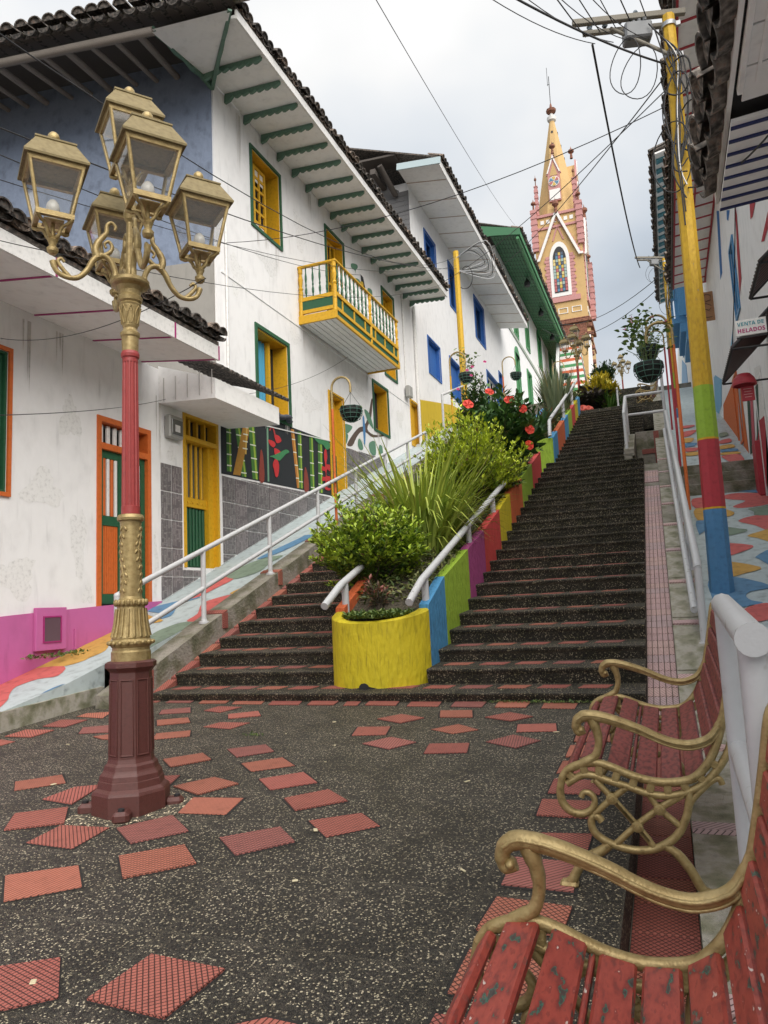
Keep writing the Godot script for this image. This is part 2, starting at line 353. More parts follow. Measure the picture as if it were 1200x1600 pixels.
func right_y(z: float) -> float:
	return along(z, [[-4.0, -0.8], [3.0, -0.42], [4.5, -0.3], [8.3, 0.8], [13.7, 2.45], [13.71, 2.45], [14.31, 3.05], [19.2, 4.88], [33.0, 9.4], [60.0, 10.0]])

func _ready() -> void:
	rng.seed = 7
	# camera, sky, soft daylight and exposure
	var cam := Camera3D.new()
	cam.name = "camera"
	cam.transform = Transform3D(Basis(Vector3(0.932, -0.046, -0.36), Vector3(0.088, 0.991, 0.1), Vector3(0.352, -0.125, 0.928)).orthonormalized(), Vector3(0, 0.83, 0))
	cam.fov = 69.65
	cam.near = 0.05
	cam.far = 2000.0
	cam.current = true
	add_child(cam)
	var we := WorldEnvironment.new()
	var env := Environment.new()
	env.background_mode = Environment.BG_SKY
	env.sky = Sky.new()
	env.sky.sky_material = cloudy_sky()
	env.tonemap_mode = Environment.TONE_MAPPER_LINEAR
	env.tonemap_exposure = 3.4
	env.sdfgi_enabled = true
	env.ssao_enabled = true
	env.ssil_enabled = true
	we.environment = env
	add_child(we)
	var sun := DirectionalLight3D.new()
	sun.name = "sun"
	sun.light_energy = 0.5
	sun.light_angular_distance = 75.0
	sun.light_color = Color(1.0, 0.975, 0.94)
	sun.shadow_enabled = true
	sun.look_at_from_position(Vector3(6.0, 9, 6), Vector3.ZERO)
	add_child(sun)
	make_textures()
	ground()
	stairs()
	side_kerbs()
	left_houses()
	right_houses()
	church()
	street_top()
	planters()
	lamps()
	benches()
	railings()
	hanging_baskets()
	plants()
	poles_and_wires()
	small_things()

func cloudy_sky() -> PanoramaSkyMaterial:
	var w := 1024
	var h := 512
	var im := Image.create(w, h, false, Image.FORMAT_RGBF)
	var n := FastNoiseLite.new()
	n.seed = 11
	n.frequency = 1.0
	n.fractal_octaves = 6
	n.fractal_gain = 0.52
	var n2 := FastNoiseLite.new()
	n2.seed = 5
	n2.frequency = 0.9
	n2.fractal_octaves = 3
	for y in h:
		var el := PI * (0.5 - (y + 0.5) / h)
		for x in w:
			var az := TAU * (x + 0.5) / w
			var d := Vector3(sin(az) * cos(el), sin(el), cos(az) * cos(el))
			var u := maxf(d.y, 0.0)
			var p := Vector3(d.x, 0, d.z) / (u + 0.28)
			var c := n.get_noise_3d(p.x * 0.9, p.z * 0.9, 0.0) + 0.5 * n2.get_noise_3d(p.x, p.z, 9.0)
			var l := 0.205 + 0.066 * u + 0.112 * c
			var warm := clampf(0.5 + c * 1.4, 0.0, 1.0)
			var col := Color(0.86, 0.96, 1.08).lerp(Color(1.0, 1.0, 1.0), warm) * l
			if d.y < 0.0:
				col = col.lerp(Color(0.13, 0.125, 0.115), clampf(-d.y * 8.0, 0.0, 1.0))
			im.set_pixel(x, y, col)
	var m := PanoramaSkyMaterial.new()
	m.panorama = ImageTexture.create_from_image(im)
	return m

func make_textures() -> void:
	ntex("wear", 0.02, 5, [[0.0, 0.72], [0.35, 0.93], [0.7, 1.0], [1.0, 0.9]], 3)
	ntex("fine", 0.12, 3, [[0.0, 0.0], [1.0, 1.0]], 4)
	ntex("lumps", 0.03, 4, [[0.0, 0.0], [1.0, 1.0]], 6)
	ntex("plaster", 0.012, 6, [[0.0, 0.88], [0.3, 0.96], [0.55, 1.0], [1.0, 0.97]], 8)
	ntex("stain", 0.011, 5, [[0.0, 0.80], [0.18, 0.95], [0.3, 1.0], [1.0, 1.0]], 12)
	ntex("grime", 0.02, 6, [[0.0, 0.25], [0.35, 0.6], [0.6, 0.95], [1.0, 1.0]], 14)
	ntex("grime2", 0.016, 6, [[0.0, 0.62], [0.3, 0.85], [0.5, 1.0], [0.7, 0.93], [0.85, 1.25], [1.0, 1.3]], 15)
	ntex("streak", 0.02, 5, [[0.0, 0.5], [0.25, 0.82], [0.45, 1.0], [1.0, 1.0]], 17)
	ntex("damp", 0.012, 5, [[0.0, lin(0.50, 0.49, 0.46)], [0.35, lin(0.78, 0.77, 0.74)], [0.6, lin(1, 1, 1)], [1.0, lin(1, 0.99, 0.97)]], 19)
	ntex("moss", 0.009, 5, [[0.0, lin(0.30, 0.34, 0.22)], [0.35, lin(0.62, 0.64, 0.52)], [0.6, lin(1, 1, 1)], [1.0, lin(1, 0.98, 0.94)]], 16)
	ntex("oldtile", 0.03, 5, [[0.0, lin(0.014, 0.013, 0.013)], [0.3, lin(0.04, 0.037, 0.034)], [0.5, lin(0.075, 0.066, 0.060)], [0.68, lin(0.13, 0.12, 0.11)], [0.84, lin(0.13, 0.08, 0.062)], [1.0, lin(0.22, 0.205, 0.185)]], 18)
	ntex("gold", 0.025, 5, [[0.0, lin(0.20, 0.135, 0.05)], [0.25, lin(0.36, 0.26, 0.105)], [0.6, lin(0.43, 0.32, 0.135)], [1.0, lin(0.50, 0.385, 0.18)]], 20)
	ntex("peel", 0.014, 6, [[0.0, lin(0.03, 0.027, 0.024)], [0.19, lin(0.07, 0.05, 0.045)], [0.20, lin(0.02, 0.10, 0.07)], [0.245, lin(0.05, 0.16, 0.12)], [0.255, lin(0.17, 0.03, 0.025)], [0.45, lin(0.30, 0.048, 0.034)], [0.70, lin(0.36, 0.062, 0.043)], [0.80, lin(0.24, 0.038, 0.028)], [0.885, lin(0.29, 0.047, 0.036)], [0.90, lin(0.55, 0.45, 0.40)], [1.0, lin(0.62, 0.58, 0.52)]], 22)
	ntex("grain", 0.05, 4, [[0.0, 0.55], [0.4, 0.85], [0.7, 1.0], [1.0, 0.85]], 24)
	ntex("rust", 0.018, 5, [[0.0, lin(0.25, 0.2, 0.16)], [0.12, lin(0.7, 0.67, 0.63)], [0.22, lin(0.96, 0.96, 0.96)], [1.0, lin(1, 1, 1)]], 26)
	ntex("yellowwear", 0.02, 6, [[0.0, lin(0.20, 0.18, 0.14)], [0.10, lin(0.34, 0.29, 0.18)], [0.14, lin(0.50, 0.30, 0.02)], [0.5, lin(0.60, 0.365, 0.02)], [0.75, lin(0.63, 0.40, 0.025)], [1.0, lin(0.52, 0.31, 0.02)]], 28)
	# exposed pebbles in dark cement
	var n := FastNoiseLite.new()
	n.noise_type = FastNoiseLite.TYPE_CELLULAR
	n.seed = 31
	n.frequency = 0.075
	n.fractal_type = FastNoiseLite.FRACTAL_NONE
	n.cellular_jitter = 1.0
	n.cellular_return_type = FastNoiseLite.RETURN_CELL_VALUE
	var cell := n.get_seamless_image(1024, 1024, false, false, 0.05).get_data()
	n.cellular_return_type = FastNoiseLite.RETURN_DISTANCE2_SUB
	var edge := n.get_seamless_image(1024, 1024, false, false, 0.05).get_data()
	var out := PackedByteArray()
	out.resize(1024 * 1024 * 3)
	var hgt := PackedByteArray()
	hgt.resize(1024 * 1024)
	var lut := []
	var r2 := RandomNumberGenerator.new()
	r2.seed = 5
	for i in 256:
		var t := r2.randf()
		var c := lin(0.024, 0.022, 0.019).lerp(lin(0.062, 0.057, 0.048), r2.randf())
		if t > 0.922:
			c = lin(0.54, 0.50, 0.40).lerp(lin(0.32, 0.29, 0.22), r2.randf())
		elif t > 0.80:
			c = lin(0.16, 0.14, 0.105).lerp(lin(0.11, 0.10, 0.085), r2.randf())
		elif t < 0.25:
			c = lin(0.013, 0.012, 0.011)
		lut.append([int(c.r * 255), int(c.g * 255), int(c.b * 255)])
	for i in 1024 * 1024:
		var e := edge[i]
		var c = lut[cell[i]]
		if e < 22:
			out[i * 3] = 34
			out[i * 3 + 1] = 33
			out[i * 3 + 2] = 30
		else:
			out[i * 3] = c[0]
			out[i * 3 + 1] = c[1]
			out[i * 3 + 2] = c[2]
		hgt[i] = mini(255, e * 3)
	tex["pebble"] = ImageTexture.create_from_image(Image.create_from_data(1024, 1024, false, Image.FORMAT_RGB8, out))
	tex["pebble_h"] = ImageTexture.create_from_image(Image.create_from_data(1024, 1024, false, Image.FORMAT_L8, hgt))
	tex["diamond"] = groove(true, 255)
	tex["diamond_c"] = groove(true, 150)
	tex["lines"] = groove(false, 255)
	tex["lines_c"] = groove(false, 150)
	tex["weave"] = weave()
	# the materials used in many places
	mat("pebbles", lin(1.4, 1.34, 1.22), 0.6, {"tex": tex.pebble, "s": Vector3.ONE * 1.9, "bump": tex.pebble_h, "bh": 0.3, "det": tex.damp, "ds": Vector3.ONE * 0.31})
	mat("step_pebbles", lin(1.02, 0.95, 0.82), 0.75, {"vc": true, "tex": tex.pebble, "s": Vector3.ONE * 1.5, "bump": tex.pebble_h, "bh": 0.4, "det": tex.moss, "ds": Vector3(0.5, 0.9, 0.5)})
	mat("old_concrete", lin(0.26, 0.24, 0.205), 0.92, {"tex": tex.wear, "s": Vector3.ONE * 1.3, "det": tex.moss, "ds": Vector3.ONE * 0.5, "bump": tex.lumps, "bh": 0.7})
	mat("pale_concrete", lin(0.40, 0.375, 0.32), 0.92, {"tex": tex.wear, "s": Vector3.ONE * 1.6, "det": tex.moss, "ds": Vector3.ONE * 0.9, "bump": tex.fine, "bh": 0.5})
	for k in 4:
		var tint = [[0.43, 0.132, 0.098], [0.40, 0.118, 0.092], [0.46, 0.155, 0.100], [0.36, 0.125, 0.105]][k]
		mat("red_tile_diamond_%d" % k, lin(tint[0], tint[1], tint[2]), 0.7, {"tex": tex.diamond_c, "s": Vector3.ONE * 6.5, "world": false, "bump": tex.diamond, "bh": 0.25, "det": tex.wear, "ds": Vector3.ONE * 0.9})
		mat("red_tile_lines_%d" % k, lin(tint[0], tint[1], tint[2]), 0.7, {"tex": tex.lines_c, "s": Vector3.ONE * 6.0, "world": false, "bump": tex.lines, "bh": 0.25, "det": tex.wear, "ds": Vector3.ONE * 0.9})
		mat("pink_tile_%d" % k, lin(tint[0] * 0.75 + 0.26, tint[1] * 0.9 + 0.27, tint[2] * 0.9 + 0.29), 0.72, {"tex": tex.lines_c, "s": Vector3.ONE * 6.0, "world": false, "bump": tex.lines, "bh": 0.15, "det": tex.wear, "ds": Vector3.ONE * 0.8})
		mat("roof_tile_%d" % k, [lin(1.5, 1.48, 1.45), lin(1.0, 1.0, 1.0), lin(2.1, 1.85, 1.65), lin(1.2, 1.15, 1.1)][k], 0.95, {"tex": tex.oldtile, "s": Vector3.ONE * [1.1, 0.9, 1.3, 0.8][k], "bump": tex.lumps, "bh": 0.6})
	mat("gold", lin(0.92, 0.93, 0.97), 0.44, {"tex": tex.gold, "s": Vector3.ONE * 1.7, "metal": 0.4, "det": tex.wear, "ds": Vector3.ONE * 5.0, "bump": tex.fine, "bh": 0.1})
	mat("peeling_red", lin(1, 1, 1), 0.5, {"tex": tex.peel, "s": Vector3(4.2, 4.2, 1.5), "bump": tex.peel, "bh": 0.12, "det": tex.wear, "ds": Vector3(9, 9, 2)})
	mat("worn_red", lin(0.24, 0.055, 0.047), 0.6, {"tex": tex.grime, "s": Vector3(4.0, 4.0, 1.6), "bump": tex.grime, "bh": 0.2})
	mat("shaft_red", lin(0.33, 0.045, 0.042), 0.45, {"tex": tex.wear, "s": Vector3.ONE * 2.0, "bump": tex.fine, "bh": 0.08})
	mat("plinth_red", lin(0.105, 0.034, 0.028), 0.42, {"tex": tex.wear, "s": Vector3.ONE * 3.0, "bump": tex.fine, "bh": 0.2})
	mat("rail_paint", lin(0.54, 0.55, 0.56), 0.4, {"tex": tex.rust, "s": Vector3.ONE * 1.1, "bump": tex.fine, "bh": 0.05})
	mat("wave_paint", Color.WHITE, 0.8, {"vc": true, "tex": tex.plaster, "s": Vector3.ONE * 0.9, "det": tex.streak, "ds": Vector3.ONE * 0.6, "bump": tex.fine, "bh": 0.15})
	mat("wall_print", Color.WHITE, 0.85, {"vc": true, "tex": tex.wear, "s": Vector3.ONE * 1.5})
	plaster("white_plaster", 0.84, 0.835, 0.835)
	mat("blue_plaster", lin(0.215, 0.262, 0.36), 0.9, {"tex": tex.grime2, "s": Vector3(0.5, 0.35, 0.5), "det": tex.stain, "ds": Vector3(0.9, 0.3, 0.9), "bump": tex.lumps, "bh": 0.6})
	plaster("grey_render", 0.30, 0.285, 0.26)
	plaster("pink_plaster", 0.52, 0.125, 0.33)
	mat("white_boards", lin(0.87, 0.86, 0.85), 0.75, {"tex": tex.plaster, "s": Vector3.ONE * 0.6, "det": tex.stain, "ds": Vector3.ONE * 0.7})
	mat("pole_timber", lin(0.30, 0.265, 0.235), 0.9, {"tex": tex.grain, "s": Vector3(3, 3, 3), "bump": tex.grain, "bh": 0.3})
	mat("dark_timber", lin(0.11, 0.095, 0.085), 0.9, {"tex": tex.grain, "s": Vector3(3, 3, 3), "bump": tex.grain, "bh": 0.3})
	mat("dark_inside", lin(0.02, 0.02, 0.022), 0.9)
	mat("window_glass", lin(0.045, 0.05, 0.06), 0.08)
	paint("yellow_paint", 0.66, 0.37, 0.012)
	paint("green_paint", 0.018, 0.10, 0.045)
	paint("sage_paint", 0.11, 0.21, 0.155)
	paint("orange_paint", 0.62, 0.14, 0.025)
	paint("blue_paint", 0.03, 0.13, 0.42)
	paint("sky_paint", 0.10, 0.30, 0.55)
	paint("white_paint", 0.78, 0.77, 0.75)
	paint("red_paint", 0.42, 0.035, 0.05)
	paint("magenta_paint", 0.36, 0.02, 0.16)
	paint("lime_paint", 0.30, 0.48, 0.035)
	mat("bloom_pink", lin(0.55, 0.06, 0.22), 0.6)
	mat("wire", lin(0.02, 0.02, 0.022), 0.6)

func groove(both: bool, low: int) -> ImageTexture:   # fine diagonal grooves pressed into the floor tiles
	var im := Image.create(128, 128, false, Image.FORMAT_RGB8)
	for y in 128:
		for x in 128:
			var a := absf(fposmod(x + y, 21.333) - 10.667)
			var b := absf(fposmod(x - y + 256.0, 21.333) - 10.667)
			var d := minf(a, b) if both else a
			var v := smoothstep(0.6, 3.0, d)
			var t := v if low == 255 else lerpf(0.38, 1.0, v)
			im.set_pixel(x, y, Color(t, t, t))
	return ImageTexture.create_from_image(im)

func weave() -> ImageTexture:   # the print on the lilac-grey wall tiles: short basket-weave slats
	var im := Image.create(256, 256, false, Image.FORMAT_RGB8)
	var r := RandomNumberGenerator.new()
	r.seed = 9
	im.fill(lin(0.125, 0.112, 0.118))
	for k in 90:
		var x := (k % 12) * 21 + r.randi_range(0, 5)
		var y := int(k / 12) * 32 + r.randi_range(0, 20)
		var tall := r.randf() < 0.7
		var v := r.randf_range(0.13, 0.24)
		im.fill_rect(Rect2i(x, y, 15 if tall else 24, 38 if tall else 9), lin(v, v * 0.92, v * 0.93))
		im.fill_rect(Rect2i(x, y, 2, 38 if tall else 9), lin(0.34, 0.32, 0.31))
		im.fill_rect(Rect2i(x, y, 15 if tall else 24, 2), lin(0.32, 0.30, 0.29))
	return ImageTexture.create_from_image(im)

# ---------- ground, plaza, pavements ----------
func ground() -> void:
	var st := S()
	var prof := [[-200.0, -14.0], [-3.0, -1.6], [6.0, -0.9], [15.0, 1.0], [25.0, 4.6], [33.5, 8.2], [60.0, 8.4], [400.0, 8.4]]
	for i in prof.size() - 1:
		quad(st, Vector3(-300, prof[i][1], -prof[i][0]), Vector3(300, prof[i][1], -prof[i][0]), Vector3(300, prof[i + 1][1], -prof[i + 1][0]), Vector3(-300, prof[i + 1][1], -prof[i + 1][0]))
	struct("hillside_ground", st, mat("earth", lin(0.10, 0.085, 0.06), 0.95, {"tex": tex.grime, "s": Vector3.ONE * 0.2}))
	# plaza slab, falling gently towards the camera, with inlaid tiles
	var plaza := struct_root("plaza_paving")
	st = S()
	prism(st, [Vector2(-5, plaza_y(5)), Vector2(6.32, plaza_y(-6.32)), Vector2(6.32, -0.4), Vector2(-5, -1.3)], -5.7, -0.25, Transform3D(SIDE, Vector3.ZERO))
	obj("pebble_slab", st, mats.pebbles, plaza)
	var slope := Basis(Vector3(1, 0, 0), atan(0.07))
	st = S()   # the dark, slightly sunken joint round every inlaid tile
	for f in PLAZA_TILES:
		var q := PackedVector2Array([Vector2(f[0], f[1]), Vector2(f[2], f[3]), Vector2(f[4], f[5]), Vector2(f[6], f[7])])
		var out := Geometry2D.offset_polygon(ccw(q), 0.011)[0]
		var t := poly_tris(out)
		for j in range(0, t.size(), 3):
			var v := []
			for i in 3:
				v.append(Vector3(out[t[j + i]].x, plaza_y(out[t[j + i]].y) + 0.0015, out[t[j + i]].y))
			tri(st, v[0], v[2], v[1])
	var joint := obj("tile_joint", st, mat("joint", lin(0.022, 0.02, 0.018), 0.9), plaza)
	joint.set_meta("kind", "stuff")
	for k in PLAZA_TILES.size():
		var f = PLAZA_TILES[k]
		var c := Vector2.ZERO
		for i in 4:
			c += Vector2(f[i * 2], f[i * 2 + 1]) * 0.25
		var u := Vector2(f[2] - f[0], f[3] - f[1]).normalized()
		var ang := -atan2(u.y, u.x)
		st = S()
		var poly := []
		for i in 4:
			var d := (Vector2(f[i * 2], f[i * 2 + 1]) - c).rotated(ang)
			poly.append(Vector2(d.x, -d.y) + Vector2(rng.randf_range(-0.007, 0.007), rng.randf_range(-0.007, 0.007)))
		# drawn lying down: local x along the first edge, local y up
		var flat_xf := Transform3D(Basis(Vector3(1, 0, 0), Vector3(0, 0, -1), Vector3(0, 1, 0)), Vector3.ZERO)
		prism(st, poly, -0.02, 0.005 + 0.002 * (k % 3), flat_xf)
		var lined: bool = absf((Vector2(f[2] - f[0], f[3] - f[1])).normalized().dot(Vector2(f[4] - f[2], f[5] - f[3]).normalized())) > 0.35 or k % 5 == 1
		st.generate_normals()
		piece("paving_tile", st.commit(), Transform3D(slope * Basis(Vector3.UP, ang), Vector3(c.x, plaza_y(c.y), c.y)), plaza, mats["red_tile_%s_%d" % ["lines" if lined and k > 6 else "diamond", (k * 7 + k / 3) % 4]])
	# left pavement with painted waves
	pavement("left_pavement", -6.55, -5.62, -5.4, left_y, [-4.0, 3.0, 4.5, 5.78, 6.3, 7.5, 24.0, 42.0, 60.0], LEFT_WAVES, 1.0)
	# right pavement, with three risers
	pavement("right_pavement", 0.3, 1.62, 1.62, right_y, [-4.0, 3.0, 4.5, 8.3, 13.7], RIGHT_WAVES, -1.0)
	pavement("right_pavement", 0.3, 1.62, 1.62, right_y, [14.31, 19.2, 33.0, 60.0], RIGHT_WAVES, -1.0)
	var steps := struct_root("pavement_steps")
	for k in 3:
		st = S()
		span(st, Vector3(0.3, 1.8, -13.7 - 0.2 * k), Vector3(1.62, 2.45 + 0.2 * (k + 1), -14.5), 0.012)
		obj("step", st, mats.old_concrete, steps)

func pavement(called: String, x0: float, x1: float, x1b: float, f: Callable, brk: Array, waves: Array, side: float) -> void:
	var st := S()
	st.set_color(Color(0.46, 0.53, 0.54))
	for i in brk.size() - 1:
		var a: float = -brk[i]
		var b: float = -brk[i + 1]
		var xe := x1 if brk[i + 1] <= 6.31 else x1b
		quad(st, Vector3(x0, f.call(a), a), Vector3(xe, f.call(a), a), Vector3(xe, f.call(b - 0.0001 if brk[i + 1] != 13.7 else b), b), Vector3(x0, f.call(b - 0.0001 if brk[i + 1] != 13.7 else b), b))
		quad(st, Vector3(x0, f.call(a) - 0.6, a), Vector3(x0, f.call(a), a), Vector3(x0, f.call(b), b), Vector3(x0, f.call(b) - 0.6, b))
		quad(st, Vector3(xe, f.call(b) - 0.6, b), Vector3(xe, f.call(b), b), Vector3(xe, f.call(a), a), Vector3(xe, f.call(a) - 0.6, a))
	var base := struct(called, st, mats.wave_paint)
	var tones := {"y": Color(0.58, 0.34, 0.08), "r": Color(0.58, 0.13, 0.12), "b": Color(0.11, 0.25, 0.41), "g": Color(0.20, 0.27, 0.20)}
	for k in waves.size():
		var w = waves[k]
		st = S()
		st.set_color(tones[w[0]])
		var pts := smooth_poly(w, 1)
		var inside := PackedVector2Array([Vector2(x0 + 0.01, -3), Vector2(maxf(x1b, x1) - 0.01, -3), Vector2(maxf(x1b, x1) - 0.01, -14.3 if side < 0 else -30.0), Vector2(x0 + 0.01, -14.3 if side < 0 else -30.0)])
		# cut along the lines where the slope changes so that the paint lies flat on it
		for i in brk.size() - 1:
			var band := PackedVector2Array([Vector2(x0 + 0.01, -brk[i] - 0.0), Vector2(x1b - 0.01 if brk[i + 1] > 6.31 else x1 - 0.01, -brk[i]), Vector2(x1b - 0.01 if brk[i + 1] > 6.31 else x1 - 0.01, -brk[i + 1]), Vector2(x0 + 0.01, -brk[i + 1])])
			for cut in Geometry2D.intersect_polygons(pts, band):
				var t := poly_tris(cut)
				for j in range(0, t.size(), 3):
					var v := []
					for q in 3:
						var pz := clampf(cut[t[j + q]].y, -brk[i + 1], -brk[i])
						var y0: float = lerpf(f.call(-brk[i]), f.call(-brk[i + 1]), (-pz - brk[i]) / (brk[i + 1] - brk[i]))
						v.append(Vector3(cut[t[j + q]].x, y0 + 0.004 + 0.0006 * k, pz))
					tri(st, v[0], v[2], v[1])
		st.generate_normals()
		var me := st.commit()
		if me.get_surface_count() > 0:
			piece("painted_wave", me, Transform3D(), base, mats.wave_paint)

# ---------- the stair ----------
func step_shape(st: SurfaceTool, k: int, x0: float, x1: float) -> void:
	var u := 6.30 + 0.42 * (k - 1)
	var y := 0.041 + 0.163 * (k - 1) + 0.006 * sin(k * 2.3 + x0)
	var low := y - (0.30 if k > 1 else 0.35)
	st.set_color(Color(1, 1, 1))
	prism(st, [Vector2(u + 0.085, low), Vector2(u + 0.02, y - 0.05), Vector2(u + 0.002, y - 0.022), Vector2(u + 0.006, y - 0.008), Vector2(u + 0.022, y), Vector2(u + 0.56, y + 0.038), Vector2(u + 0.56, low)], x0, x1, Transform3D(SIDE, Vector3.ZERO))
	# the worn, paler cement of the nosing, broken along its length
	var x := x0 + 0.02
	while x < x1 - 0.05:
		var w := minf(rng.randf_range(0.12, 0.5), x1 - 0.02 - x)
		st.set_color(Color(1, 1, 1) * rng.randf_range(3.5, 8.0))
		bx(st, Vector3(x + w * 0.5, y - 0.007 + rng.randf_range(-0.003, 0.002), -u - 0.020 + rng.randf_range(-0.003, 0.003)), Vector3(w, 0.018, 0.042), Basis(), 0.004)
		x += w

func stairs() -> void:
	var skew := []
	for k in 4:
		var st := S()
		prism(st, [Vector2(-0.14, -0.07), Vector2(0.10, -0.07), Vector2(0.14, 0.07), Vector2(-0.10, 0.07)], -0.02, 0.004, Transform3D(Basis(Vector3(1, 0, 0), Vector3(0, 0, -1), Vector3(0, 1, 0)), Vector3.ZERO))
		skew.append(baked(st, mats["red_tile_diamond_%d" % k]))
	var flights := [struct_root("left_stair_flight"), struct_root("right_stair_flight")]
	for fl in 2:
		for k in range(1, 41):
			var x0 := -5.04 if fl == 0 else -2.2
			var x1 := -3.05 if fl == 0 else -0.25
			if k == 1 and fl == 0:
				x1 = -2.62
			if k == 1 and fl == 1:
				x0 = -2.62
			if fl == 1 and k >= 23 and k <= 27:
				x1 = -0.62
			var st := S()
			step_shape(st, k, x0, x1)
			var s := obj("step", st, mats.step_pebbles, flights[fl])
			if k > 9:
				continue
			var u := 6.30 + 0.42 * (k - 1)
			var y := 0.041 + 0.163 * (k - 1)
			var x := x0 + 0.24
			var i := 0
			while x < x1 - 0.1:
				piece("tread_tile", skew[(k * 5 + i * 3) % 4], Transform3D(Basis(Vector3(1, 0, 0), 0.071), Vector3(x + rng.randf_range(-0.01, 0.01), y + 0.006 * sin(k * 2.3 + x0) + 0.0195, -u - 0.295 + rng.randf_range(-0.01, 0.01))), s)
				x += 0.345
				i += 1
	# landing above the flight, then the third flight up to the street
	var st2 := S()
	st2.set_color(Color.WHITE)
	span(st2, Vector3(-5.04, 5.6, -22.6), Vector3(0.3, 6.398, -24.72))
	struct("stair_landing", st2, mats.step_pebbles)
	var upper := struct_root("upper_stair_flight")
	for k in 19:
		var st := S()
		var u := 24.7 + 0.42 * k
		var y := 6.398 + 0.163 * (k + 1)
		st.set_color(Color.WHITE)
		prism(st, [Vector2(u + 0.06, y - 0.4), Vector2(u + 0.01, y - 0.03), Vector2(u + 0.02, y), Vector2(u + 0.55, y), Vector2(u + 0.55, y - 0.4)], -2.2, 0.25, Transform3D(SIDE, Vector3.ZERO))
		obj("step", st, mats.step_pebbles, upper)
	# red skirting tiles that climb the left wall of the stair
	var skirt := struct_root("stair_skirting")
	for k in 14:
		var st := S()
		var u := 6.36 + 0.42 * k
		var y := -0.03 + 0.163 * k
		prism(st, [Vector2(u, y - 0.1), Vector2(u, y + 0.02), Vector2(u + 0.375, y + 0.165), Vector2(u + 0.375, y - 0.1)], -5.16, -5.035, Transform3D(SIDE, Vector3.ZERO))
		obj("skirting_tile", st, mats["red_tile_diamond_%d" % (k % 4)], skirt)
	# the tiled gutter channel on the right: steep beside the stair, level with the fall of the plaza below
	var gutter := struct_root("tiled_gutter")
	st2 = S()
	prism(st2, [Vector2(-3, plaza_y(3) - 0.18), Vector2(6.2, plaza_y(-6.2) - 0.17), Vector2(15.4, nose(-15.4) - 0.2), Vector2(15.4, 2.9), Vector2(6.2, -0.6), Vector2(-3, -1.2)], -0.262, 0.01, Transform3D(SIDE, Vector3.ZERO))
	obj("channel_bed", st2, mats.old_concrete, gutter)
	var long_tile := []
	for k in 8:
		var st := S()
		for c in 5:
			bx(st, Vector3(-0.098 + 0.049 * c, 0.004, 0), Vector3(0.044, 0.018, 0.147 if k < 4 else 0.232), Basis(), 0.003)
		long_tile.append(baked(st, mats[("pink_tile_%d" if k < 4 else "red_tile_diamond_%d") % (k % 4)]))
	var rise := Basis(Vector3(1, 0, 0), atan(0.388))
	for k in 58:
		var z := -6.32 - 0.145 * (k + 0.5)
		if k in [50, 51]:
			continue   # the open slot of the drain
		piece("gutter_tile", long_tile[(k * 3 + k / 4) % 4], Transform3D(rise, Vector3(-0.125, nose(z) - 0.198, z)), gutter)
	var wide := []
	for k in 4:
		var st := S()
		bx(st, Vector3(0, 0.002, 0), Vector3(0.24, 0.016, 0.235), Basis(), 0.003)
		wide.append(baked(st, mats["red_tile_diamond_%d" % k]))
	for k in 27:
		var z := -6.18 + 0.24 * (k + 0.5)
		piece("gutter_tile", wide[(k * 5 + k / 3) % 4], Transform3D(Basis(Vector3(1, 0, 0), atan(0.07)), Vector3(-0.125, plaza_y(z) - 0.172, z)), gutter)

